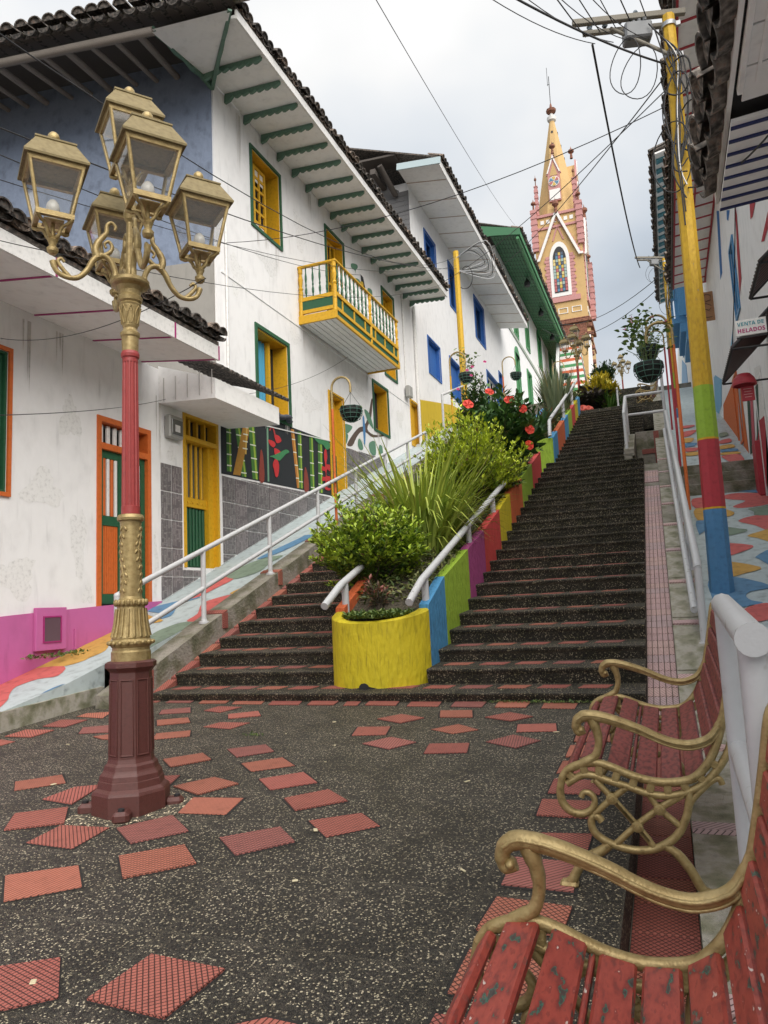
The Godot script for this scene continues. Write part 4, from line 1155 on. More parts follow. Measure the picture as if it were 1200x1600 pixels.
func house_two(clay: Mesh) -> void:
	var h := thing("balcony_house", "tall white house with yellow-and-green balcony, bamboo mural and long tiled eaves", "house")
	var upper := [11.06, 12.10, 7.84, 9.32]
	var bd1 := [14.22, 15.16, 6.64, 9.30]
	var bd2 := [17.70, 18.55, 6.9, 9.25]
	var low := [11.10, 12.24, 4.36, 5.88]
	var door := [14.08, 14.80, 3.22, 5.45]
	var low2 := [16.74, 17.74, 5.20, 6.41]
	var side := [19.66, 20.40, 5.36, 6.64]
	shell(h, 9.86, 20.6, 0.0, 9.80, [upper, bd1, bd2, low, door, low2, side], mats.white_plaster, 7.0)
	var wall: Node3D = h.get_node("wall")
	# gable wall: blue above, bare render below, turned a little towards the plaza
	var turn := Basis(Vector3.UP, atan(0.17))
	var st := S()
	bx(st, Vector3(-6.5, 0, -9.83) + turn * Vector3(-3.6, 8.42, -0.09), Vector3(7.14, 3.64, 0.2), turn)
	obj("blue_gable_wall", st, mats.blue_plaster, h)
	st = S()
	bx(st, Vector3(-6.5, 0, -9.83) + turn * Vector3(-3.6, 5.0, -0.09), Vector3(7.142, 3.2, 0.202), turn)
	obj("bare_gable_wall", st, mats.grey_render, h)
	# street eaves with scalloped green brackets
	eaves(h, 8.75, 20.1, 9.80, 9.72, 1.14, {"mesh": clay, "fall": 0.36, "pitch": 0.205, "rows": 2, "fascia_h": 0.13, "hip": 2.8})
	var sc := [Vector2(0.02, 0.0), Vector2(1.10, 0.0), Vector2(1.10, -0.04)]
	for k in 6:
		var d := 1.08 - 0.15 * k
		sc.append(Vector2(d - 0.03, -0.075))
		sc.append(Vector2(d - 0.075, -0.095))
		sc.append(Vector2(d - 0.12, -0.085))
		sc.append(Vector2(d - 0.145, -0.055))
	sc.append(Vector2(0.12, -0.13))
	sc.append(Vector2(0.02, -0.16))
	st = S()
	prism(st, sc, -0.03, 0.03)
	var bracket := baked(st, mats.sage_paint)
	for k in 18:
		piece("scalloped_bracket", bracket, Transform3D(Basis(Vector3(0, 0, 1), -0.07), Vector3(-6.5, 9.795, -9.6 - 0.617 * k)), h)
	# gable-side eaves: corner soffit, poles under open tiles
	var corner := [Vector3(-6.5, 9.76, -9.84), Vector3(-5.36, 9.70, -8.62), Vector3(-6.62, 9.66, -8.42)]
	st = S()
	tri(st, corner[0], corner[2], corner[1])
	tri(st, corner[0] + Vector3(0, 0.05, 0), corner[1] + Vector3(0, 0.05, 0), corner[2] + Vector3(0, 0.05, 0))
	tri(st, corner[0], corner[1], Vector3(-6.5, 9.77, -8.75))
	obj("corner_soffit", st, mats.white_boards, h)
	st = S()
	for e in [[corner[0], corner[1]], [corner[0], corner[2]]]:
		var v: Vector3 = e[1] - e[0]
		var yaw := atan2(-v.z, v.x)
		prism(st, [Vector2(0, 0), Vector2(0, -0.12), Vector2(0.3, -0.07), Vector2(0.5, -0.10), Vector2(0.7, -0.06), Vector2(0.9, -0.09), Vector2(1.1, -0.05), Vector2(1.3, -0.08), Vector2(v.length(), -0.03), Vector2(v.length(), 0)], -0.03, 0.03, Transform3D(Basis(Vector3.UP, yaw), e[0]))
	obj("scalloped_bracket", st, mats.sage_paint, h)
	var along_gable := Vector3(-1, 0, 0.17).normalized()
	var out := Vector3(0.17, 0, 1).normalized()
	var edge0 := Vector3(-5.30, 9.80, -8.5)
	st = S()
	tube(st, [Vector3(-6.62, 9.70, -8.44), Vector3(-6.62, 9.70, -8.44) + along_gable * 6.5], 0.065, 8)
	obj("eave_beam", st, mats.pole_timber, h)
	for k in 2:
		st = S()
		tube(st, [Vector3(-6.6, 10.02 + 0.17 * k, -8.85 - 0.4 * k), Vector3(-6.6, 10.02 + 0.17 * k, -8.85 - 0.4 * k) + along_gable * 6.5], 0.035, 6)
		obj("eave_batten", st, mats.pole_timber, h)
	for k in 15:
		st = S()
		var p := Vector3(-6.9, 9.74, -8.46) + along_gable * (0.42 * k)
		tube(st, [p, p - out * 1.75 + Vector3(0.05 * (k % 3), 0.34, 0)], 0.042 if k % 3 else 0.055, 7)
		obj("eave_pole", st, mats.pole_timber, h)
	st = S()
	var s0 := edge0 + Vector3(0, 0.06, 0)
	var s1 := s0 + along_gable * 7.8
	var rise := -out * 2.2 + Vector3(0, 0.62, 0)
	quad(st, s0, s0 + rise, s1 + rise, s1)
	quad(st, s0 + Vector3(0, 0.06, 0), s1 + Vector3(0, 0.06, 0), s1 + rise + Vector3(0, 0.06, 0), s0 + rise + Vector3(0, 0.06, 0))
	quad(st, s0, s1, s1 + Vector3(0, 0.06, 0), s0 + Vector3(0, 0.06, 0))
	var boards := obj("gable_roof", st, mats.dark_timber, h)
	st = S()
	var run := Basis(-along_gable, Vector3.UP, (-along_gable).cross(Vector3.UP))
	bx(st, s0 + along_gable * 3.6 - out * 0.16 + Vector3(0, 0.16, 0), Vector3(7.7, 0.17, 0.2), run, 0.02)
	obj("eave_mortar", st, mats.old_concrete, h)
	var fall := 0.27
	var dirv := (out * cos(fall) + Vector3(0, -sin(fall), 0)).normalized()
	var upv := (out * sin(fall) + Vector3(0, cos(fall), 0)).normalized()
	for k in 31:
		var p: Vector3 = edge0 + along_gable * (0.24 * k + rng.randf_range(-0.02, 0.02)) - out * 0.30 + Vector3(0, 0.29, 0)
		var b := Basis(dirv, upv, dirv.cross(upv)) * Basis(Vector3.UP, rng.randf_range(-0.06, 0.06))
		piece("roof_tile", clay, Transform3D(b.scaled_local(Vector3(1.1, 1.15, 1.15)), p), boards, mats["roof_tile_%d" % (k % 2 * 3)])
		piece("roof_tile", clay, Transform3D(b * Basis(Vector3(1, 0, 0), PI), p + along_gable * 0.12 - Vector3(0, 0.08, 0)), boards, mats.roof_tile_1)
	# windows
	var w := opening(h, "window", upper, mats.green_paint, mats.yellow_paint, mats.dark_inside, {"deep": 0.29, "w": 0.06})
	leaf_shutter(w, 11.40, 11.86, 7.90, 9.26, -0.20, 2, 6, mats.yellow_paint)
	st = S()
	wb(st, 11.44, 11.82, 8.95, 9.20, -0.190, -0.185)
	wb(st, 11.44, 11.82, 7.96, 8.14, -0.190, -0.185)
	obj("pane", st, mats.white_paint, w)
	for b in [bd1, bd2]:
		var o := opening(h, "balcony_door", b, mats.green_paint, mats.yellow_paint, mats.dark_inside, {"deep": 0.29, "w": 0.06})
		leaf_shutter(o, b[0] + 0.42, b[1] - 0.05, b[2] + 0.05, b[3] - 0.05, -0.21, 2, 5, mats.yellow_paint)
	var lw := opening(h, "window", low, mats.green_paint, mats.yellow_paint, mats.dark_inside, {"deep": 0.30, "w": 0.07})
	st = S(1)
	for k in 24:
		var a0 := 11.14 + 0.025 * k
		var a1 := a0 + 0.025
		var d0 := -0.24 + 0.028 * sin(k * 1.35)
		var d1 := -0.24 + 0.028 * sin((k + 1) * 1.35)
		quad(st, wp(a0, 4.42, d0), wp(a1, 4.42, d1), wp(a1, 5.82, d1), wp(a0, 5.82, d0))
	obj("curtain", st, mat("curtain_blue", lin(0.07, 0.33, 0.50), 0.8), lw)
	st = S()
	wb(st, 11.76, 11.84, 4.40, 5.84, -0.22, -0.15)
	obj("shutter", st, mats.yellow_paint, lw)
	# cloth lying on the sill
	st = S()
	for k in 7:
		ball(st, wp(11.2 + 0.16 * k, 4.375 + 0.03 * (k % 2), 0.01 + 0.04 * (k % 3)), Vector3(0.10, 0.05, 0.13), 8)
	obj("sill_cloth", st, mat("cloth", lin(0.10, 0.11, 0.14), 0.9, {"tex": tex.grime, "s": Vector3.ONE * 4}), lw)
	var w2 := opening(h, "window", low2, mats.green_paint, mats.yellow_paint, mats.dark_inside, {"deep": 0.28, "w": 0.06})
	st = S()
	wb(st, low2[0] + 0.05, low2[0] + 0.62, low2[2] + 0.06, low2[3] - 0.06, -0.22, -0.21)
	obj("curtain", st, mats.red_paint, w2)
	st = S()
	st.set_color(Color(0.7, 0.66, 0.6))
	for k in 9:
		wb(st, low2[0] + 0.12 + 0.05 * (k % 4), low2[0] + 0.26 + 0.05 * (k % 5), low2[2] + 0.25 + 0.09 * k, low2[2] + 0.30 + 0.09 * k, -0.209, -0.206)
	obj("curtain_print", st, mats.wall_print, w2)
	# green and yellow house door, yellow slatted side door
	var dr := opening(h, "door", door, mats.yellow_paint, mats.yellow_paint, mats.yellow_paint, {"deep": 0.16, "w": 0.04, "back": "door_leaf"})
	st = S()
	wb(st, door[0] + 0.05, door[1] - 0.12, door[2] + 0.04, 4.15, -0.158, -0.14)
	obj("door_panel", st, mats.green_paint, dr)
	for k in 5:
		st = S()
		wb(st, door[0] + 0.06 + 0.11 * k, door[0] + 0.10 + 0.11 * k, 4.25, 5.38, -0.158, -0.12)
		obj("door_bar", st, mats.yellow_paint, dr)
	var sd := opening(h, "door", side, mats.yellow_paint, mats.yellow_paint, mats.yellow_paint, {"deep": 0.14, "w": 0.05, "back": "door_leaf"})
	for k in 6:
		st = S()
		wb(st, side[0] + 0.05 + 0.11 * k, side[0] + 0.13 + 0.11 * k, side[2] + 0.05, side[3] - 0.05, -0.135, -0.105, 0.01)
		obj("door_slat", st, mats.yellow_paint, sd)
	# wainscot of lilac-grey tiles, bamboo mural above it, branch mural further up
	var ground_f := func(a): return left_y(-a) + 0.01
	var top_f := func(a): return 3.0 + maxf(0.0, a - 9.9) * 0.035
	wall_tiles(wall, 9.9, 14.03, ground_f, top_f, 0.37, 0.42, 3.0)
	wall_tiles(wall, 14.9, 18.3, ground_f, func(a): return 4.38 + (a - 14.9) * 0.06, 0.37, 0.42, 4.4)
	var tones := {"K": Color(0.016, 0.023, 0.026), "G": Color(0.055, 0.17, 0.03), "Y": Color(0.40, 0.20, 0.03), "O": Color(0.42, 0.17, 0.03), "W": Color(0.16, 0.30, 0.20), "D": Color(0.24, 0.045, 0.03), "R": Color(0.52, 0.03, 0.035), "r": Color(0.40, 0.05, 0.05), "L": Color(0.05, 0.22, 0.09), "B": Color(0.11, 0.075, 0.06), "m": Color(0.08, 0.25, 0.50), "F": Color(0.12, 0.26, 0.17), "y": Color(0.6, 0.4, 0.05)}
	paint_shapes(BAMBOO_MURAL, tones, h, "bamboo_mural", 0.004, 1.0, -6.5)
	st = S()
	bx(st, wp(12.0, 4.17, 0.012), Vector3(0.02, 0.02, 4.2), Basis(Vector3(1, 0, 0), atan(0.09)))
	obj("mural_border", st, mats.white_paint, h)
	paint_shapes(BRANCH_MURAL, tones, h, "branch_mural", 0.004, 1.0, -6.5)
	paint_shapes(BALCONY_MURAL, tones, h, "balcony_mural", 0.004, 1.0, -6.5)
	# cornice band, pipes
	st = S()
	bx(st, wp(14.8, 6.47, 0.004), Vector3(0.02, 0.04, 9.6), Basis(), 0.004)
	obj("string_course", st, mats.white_plaster, h)
	st = S()
	tube(st, [wp(20.3, 5.4, 0.05), wp(20.3, 9.7, 0.05)], 0.05, 8)
	obj("drain_pipe", st, mats.white_paint, h)
	st = S()
	tube(st, [wp(19.3, 6.9, 0.03), wp(19.3, 9.7, 0.03)], 0.025, 6)
	obj("conduit_pipe", st, mats.white_paint, h)
	st = S()
	tube(st, [wp(10.12, 4.7, 0.03), wp(10.12, 7.4, 0.03)], 0.022, 6)
	obj("conduit_pipe", st, mats.white_paint, h)
	st = S()
	wb(st, 19.15, 19.45, 6.62, 6.95, 0.04, 0.17, 0.02)
	obj("electric_meter", st, mats.meter_grey, h)
	weather(h, [[10.5, 6.6, 0.3, 0.45], [11.6, 7.3, 0.5, 0.25], [13.2, 5.0, 0.6, 0.3], [13.0, 8.6, 0.4, 0.5], [15.8, 5.9, 0.6, 0.16], [18.9, 7.7, 0.25, 0.6], [12.6, 6.2, 0.3, 0.2], [16.2, 6.4, 0.2, 0.1], [18.7, 5.9, 0.35, 0.3]], [[11.2, 7.80, 0.7], [11.5, 7.80, 0.45], [11.9, 7.80, 0.9], [11.3, 4.31, 0.28], [12.1, 4.31, 0.25], [16.9, 5.15, 0.4], [17.5, 5.15, 0.6], [12.95, 6.5, 0.8], [16.3, 6.5, 0.6], [10.6, 9.7, 1.3], [13.4, 9.7, 0.8]])
	balcony(h)

func weather(h: Node3D, patches: Array, drips: Array) -> void:   # patched plaster and drip marks, each with its own outline
	var st := S()
	var k := 0
	for p in patches:
		var pts := PackedVector2Array()
		var ph := rng.randf() * 6.0
		for i in 34:
			var a := TAU * i / 34
			var r := 0.75 + 0.22 * sin(a * 3.0 + ph) + rng.randf_range(-0.12, 0.12)
			pts.append(Vector2(p[0] + cos(a) * p[2] * r, p[1] + sin(a) * p[3] * r))
		st.set_color(Color(0.805, 0.80, 0.79) * rng.randf_range(0.96, 1.03))
		sheet(st, pts, Transform3D(Basis(Vector3(0, 0, -1), Vector3.UP, Vector3(1, 0, 0)), Vector3(wx + 0.0012 + 0.0003 * k, 0, 0)))
		k += 1
	for d in drips:
		for j in 3:
			var a: float = d[0] + 0.045 * j + rng.randf_range(-0.02, 0.02)
			var w := rng.randf_range(0.006, 0.018)
			var l: float = d[2] * rng.randf_range(0.4, 1.0)
			st.set_color(Color(0.66, 0.64, 0.61) * rng.randf_range(0.85, 1.1))
			sheet(st, PackedVector2Array([Vector2(a - w, d[1]), Vector2(a + w, d[1]), Vector2(a + w * 0.7, d[1] - l * 0.5), Vector2(a, d[1] - l), Vector2(a - w * 0.6, d[1] - l * 0.6)]), Transform3D(Basis(Vector3(0, 0, -1), Vector3.UP, Vector3(1, 0, 0)), Vector3(wx + 0.0012 + 0.0003 * k, 0, 0)))
			k += 1
	var o := obj("plaster_patch", st, mats.wall_print, h)
	o.set_meta("kind", "stuff")

func balcony(h: Node3D) -> void:
	var a0 := 12.82
	var a1 := 16.42
	var y0 := 6.56
	var y1 := 7.74
	var dd := 0.80
	var st := S()
	wb(st, a0, a1, y0, y0 + 0.06, 0.003, dd)
	var b := obj("balcony", st, mats.white_boards, h)
	for k in 6:
		st = S()
		wb(st, a0 + 0.02, a1 - 0.02, y0 - 0.022, y0 - 0.002, 0.02 + 0.13 * k, 0.135 + 0.13 * k, 0.004)
		obj("floor_board", st, mats.white_boards, b)
	# rim and panels
	st = S()
	wb(st, a0 - 0.03, a1 + 0.03, y0 - 0.05, y0 + 0.02, dd, dd + 0.045)
	wb(st, a0 - 0.045, a0, y0 - 0.05, y0 + 0.12, 0.003, dd + 0.046)
	wb(st, a1, a1 + 0.045, y0 - 0.05, y0 + 0.12, 0.003, dd + 0.046)
	wb(st, a0, a1, y0 + 0.12, y0 + 0.19, dd - 0.01, dd + 0.05)
	wb(st, a0, a1, y0 + 0.42, y0 + 0.50, dd - 0.01, dd + 0.05)
	for s in [a0 - 0.03, a1 - 0.02]:
		wb(st, s, s + 0.05, y0 + 0.16, y0 + 0.23, 0.003, dd)
		wb(st, s, s + 0.05, y0 + 0.42, y0 + 0.50, 0.003, dd)
	obj("balcony_rim", st, mats.yellow_paint, b)
	st = S()
	wb(st, a0, a1, y0 + 0.02, y0 + 0.12, dd + 0.004, dd + 0.03)
	wb(st, a0, a1, y0 + 0.19, y0 + 0.42, dd, dd + 0.02)
	wb(st, a0 - 0.02, a0 - 0.002, y0 + 0.23, y0 + 0.42, 0.02, dd - 0.03)
	wb(st, a1 + 0.002, a1 + 0.02, y0 + 0.23, y0 + 0.42, 0.02, dd - 0.03)
	obj("balcony_panel", st, mats.green_paint, b)
	for k in 6:
		st = S()
		var a := a0 + 0.72 * (k + 0.5) - 0.3 if k < 5 else a1 - 0.2
		wb(st, a0 + 0.60 * k + 0.28, a0 + 0.60 * k + 0.33, y0 + 0.19, y0 + 0.42, dd, dd + 0.035)
		obj("panel_stile", st, mats.yellow_paint, b)
	st = S()
	wb(st, a0 - 0.05, a1 + 0.05, y1 - 0.05, y1, dd - 0.03, dd + 0.06, 0.012)
	wb(st, a0 - 0.05, a0 + 0.03, y1 - 0.05, y1 - 0.001, 0.003, dd - 0.03, 0.012)
	wb(st, a1 - 0.03, a1 + 0.05, y1 - 0.05, y1 - 0.001, 0.003, dd - 0.03, 0.012)
	obj("handrail", st, mats.yellow_paint, b)
	var post_prof := [[0.045, 0.0], [0.045, 0.62], [0.03, 0.64], [0.05, 0.68], [0.03, 0.72], [0.042, 0.80], [0.05, 0.88], [0.03, 0.98], [0.045, 1.02], [0.045, 1.16]]
	for p in [[a0, dd], [(a0 + a1) * 0.5 + 0.05, dd + 0.01], [a1, dd], [a0, 0.05]]:
		st = S()
		lathe(st, post_prof, 10, Transform3D(Basis(), wp(p[0], y0 + 0.02, p[1])))
		obj("balcony_post", st, mats.yellow_paint, b)
	st = S()
	lathe(st, [[0.016, 0.0], [0.016, 0.06], [0.026, 0.10], [0.028, 0.16], [0.014, 0.22], [0.022, 0.26], [0.014, 0.30], [0.026, 0.38], [0.024, 0.46], [0.014, 0.52], [0.014, 0.68]], 6)
	var turned := [baked(st, mats.green_paint), null]
	st = S()
	lathe(st, [[0.016, 0.0], [0.016, 0.06], [0.026, 0.10], [0.028, 0.16], [0.014, 0.22], [0.022, 0.26], [0.014, 0.30], [0.026, 0.38], [0.024, 0.46], [0.014, 0.52], [0.014, 0.68]], 6)
	turned[1] = baked(st, mats.white_paint)
	for k in 32:
		var a := a0 + 0.11 + 0.107 * k
		if absf(a - (a0 + a1) * 0.5 - 0.05) > 0.06:
			piece("baluster", turned[k % 2], Transform3D(Basis(), wp(a, y0 + 0.50, dd + 0.015)), b)
	for s in [a0, a1]:
		for k in 4:
			piece("baluster", turned[0], Transform3D(Basis(), wp(s, y0 + 0.50, 0.17 + 0.155 * k)), b)

func house_three(clay: Mesh) -> void:
	var h := thing("blue_window_house", "white blue-windowed house with yellow base, between the balcony house and green eaves", "house")
	var holes := [[21.75, 23.05, 8.10, 9.26], [24.3, 25.7, 8.0, 9.36], [24.85, 26.1, 11.5, 13.15], [28.7, 30.4, 11.6, 13.36], [22.0, 23.2, 11.7, 13.0], [30.3, 32.7, 8.6, 10.6], [32.9, 33.7, 8.9, 11.3]]
	shell(h, 20.6, 34.2, 3.5, 13.9, holes, mats.white_plaster, 7.0)
	for k in holes.size():
		var p = holes[k]
		var w := opening(h, "window", p, mats.blue_paint, mats.blue_paint, mats.dark_inside, {"deep": 0.26, "w": 0.05})
		if k == 0 or k == 1:
			var st := S()
			wb(st, p[0] + 0.04, p[0] + 0.5, p[2] + 0.04, p[3] - 0.04, -0.16, -0.12)
			obj("shutter", st, mat("coral_paint", lin(0.55, 0.13, 0.09), 0.7), w)
			st = S()
			wb(st, p[0] + 0.55, p[1] - 0.04, p[2] + 0.04, p[3] - 0.04, -0.16, -0.12)
			obj("shutter", st, mats.blue_paint, w)
		elif k == 5:
			leaf_shutter(w, p[0] + 0.05, p[1] - 0.05, p[2] + 0.05, p[3] - 0.05, -0.16, 4, 3, mats.white_paint)
		else:
			leaf_shutter(w, p[0] + 0.04, p[1] - 0.04, p[2] + 0.04, p[3] - 0.04, -0.16, 2, 1, mats.blue_paint)
	# yellow painted base that climbs with the street
	var st := S()
	prism(st, [Vector2(20.62, 4.6), Vector2(20.62, 6.9), Vector2(24.2, 7.6), Vector2(27.5, 7.9), Vector2(27.5, 6.2)], -6.497, -6.48, Transform3D(SIDE, Vector3.ZERO))
	obj("yellow_base", st, plaster_yellow(), h)
	eaves(h, 19.55, 34.0, 13.75, 13.55, 1.28, {"mesh": clay, "fall": 0.36, "pitch": 0.23, "rows": 1, "fascia_h": 0.2, "scale": 1.1})
	for k in 12:
		st = S()
		bx(st, wp(20.4 + 1.16 * k, 13.645, 0.64), Vector3(1.27, 0.012, 0.03), Basis(Vector3(0, 0, 1), -0.155))
		obj("soffit_seam", st, mat("seam_tan", lin(0.42, 0.31, 0.24), 0.8), h)
	# dark boarded gable that shows above the neighbour's roof
	st = S()
	prism(st, [Vector2(-13.5, 9.0), Vector2(-6.82, 9.0), Vector2(-6.82, 13.69), Vector2(-7.6, 14.3), Vector2(-13.5, 15.9)], -20.85, -20.595)
	obj("gable_wall", st, mat("weathered_board", lin(0.20, 0.20, 0.205), 0.9, {"tex": tex.grain, "s": Vector3(0.6, 6.0, 0.6), "bump": tex.grain, "bh": 0.5}), h)
	for k in 10:
		st = S()
		bx(st, Vector3(-7.96, 13.55 - 0.16 * k, -20.585), Vector3(2.9, 0.145, 0.018), Basis(Vector3(1, 0, 0), 0.05))
		obj("gable_board", st, mats.weathered_board, h)
	st = S()
	bx(st, Vector3(-5.82, 13.72, -19.53), Vector3(1.36, 0.2, 0.04), Basis(Vector3(0, 0, 1), -0.1))
	obj("eave_end", st, mat("pale_blue_metal", lin(0.42, 0.52, 0.55), 0.5), h)
	st = S()
	for k in 3:
		bx(st, Vector3(-7.4, 14.32 + 0.05 * k, -19.75 - 0.25 * k), Vector3(1.7, 0.06, 0.3), Basis(Vector3(0, 0, 1), -0.06))
	bx(st, Vector3(-7.3, 13.9, -20.1), Vector3(0.16, 0.16, 1.0))
	tube(st, [Vector3(-6.9, 13.5, -20.5), Vector3(-7.1, 14.1, -19.7)], 0.09, 7)
	obj("gable_timber", st, mats.dark_timber, h)

func plaster_yellow() -> Material:
	return plaster("yellow_plaster", 0.60, 0.42, 0.02)

func house_four(clay: Mesh) -> void:
	var h := thing("green_eaves_house", "long white house with deep green slatted eaves and arched green windows, nearest the church", "house")
	var arches := [[37.6, 38.6, 10.9, 13.6], [46.2, 47.4, 15.5, 17.5], [51.2, 52.2, 15.9, 17.8], [41.6, 42.6, 15.3, 17.4], [37.9, 38.9, 14.9, 16.8]]
	var doors := [[41.2, 42.4, 10.9, 13.7], [46.4, 47.6, 11.2, 14.4], [50.8, 51.8, 11.4, 14.6]]
	shell(h, 34.2, 56.0, 7.0, 18.1, arches + doors, mats.white_plaster, 8.0)
	mat("leaf_green_paint", lin(0.06, 0.24, 0.09), 0.5)
	for k in arches.size() + doors.size():
		var p = (arches + doors)[k]
		var w := opening(h, "window" if k < arches.size() else "door", p, mats.leaf_green_paint, mats.leaf_green_paint, mat("far_pane", lin(0.22, 0.27, 0.25), 0.15), {"deep": 0.2, "w": 0.12, "out": 0.06})
		if k < 3:   # arched head
			var st := S()
			var c := [Vector2(p[0] - 0.12, p[3]), Vector2(p[1] + 0.12, p[3])]
			for j in 9:
				var t := PI * j / 8.0
				c.append(Vector2((p[0] + p[1]) * 0.5 + cos(t) * ((p[1] - p[0]) * 0.5 + 0.12), p[3] + sin(t) * 0.55))
			prism(st, c, -6.49, -6.44, Transform3D(SIDE, Vector3.ZERO))
			obj("window_arch", st, mats.leaf_green_paint, w)
		leaf_shutter(w, p[0] + 0.04, p[1] - 0.04, p[2] + 0.04, p[3] - 0.04, -0.16, 2, 4, mats.leaf_green_paint)
	# deep eaves with slats running along the street
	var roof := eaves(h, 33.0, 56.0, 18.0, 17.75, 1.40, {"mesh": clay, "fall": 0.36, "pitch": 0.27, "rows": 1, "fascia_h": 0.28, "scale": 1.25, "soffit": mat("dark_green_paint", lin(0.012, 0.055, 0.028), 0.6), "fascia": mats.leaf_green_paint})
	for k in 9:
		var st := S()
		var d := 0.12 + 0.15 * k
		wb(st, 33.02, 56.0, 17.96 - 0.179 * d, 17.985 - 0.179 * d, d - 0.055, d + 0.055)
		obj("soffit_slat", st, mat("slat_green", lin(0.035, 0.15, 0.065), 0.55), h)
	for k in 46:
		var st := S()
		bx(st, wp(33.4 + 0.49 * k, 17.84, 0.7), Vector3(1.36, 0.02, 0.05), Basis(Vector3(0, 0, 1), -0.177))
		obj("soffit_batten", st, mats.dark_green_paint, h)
	var st2 := S()
	prism(st2, [Vector2(0.0, 17.99), Vector2(1.44, 17.74), Vector2(1.44, 18.05), Vector2(-3.0, 19.3), Vector2(-3.0, 18.0)], -33.03, -32.96, Transform3D(Basis(), Vector3(-6.5, 0, 0)))
	obj("gable_board", st2, mats.slat_green, h)
	st2 = S()
	tube(st2, [wp(33.0, 17.62, 1.30), wp(56.0, 17.62, 1.30)], 0.07, 8)
	obj("gutter_pipe", st2, mats.leaf_green_paint, h)
	st2 = S()
	wb(st2, 34.4, 56.0, 14.55, 14.75, 0.002, 0.05)
	obj("string_course", st2, mat("grey_green_band", lin(0.35, 0.40, 0.34), 0.8), h)
	for k in 3:
		st2 = S()
		lathe(st2, [[0.0, 0.0], [0.14, 0.02], [0.16, 0.25], [0.08, 0.36], [0.02, 0.5]], 8, Transform3D(Basis(), wp(38.0 + 4.5 * k, 17.3, 0.85)))
		obj("eave_lamp", st2, mats.wire, h)

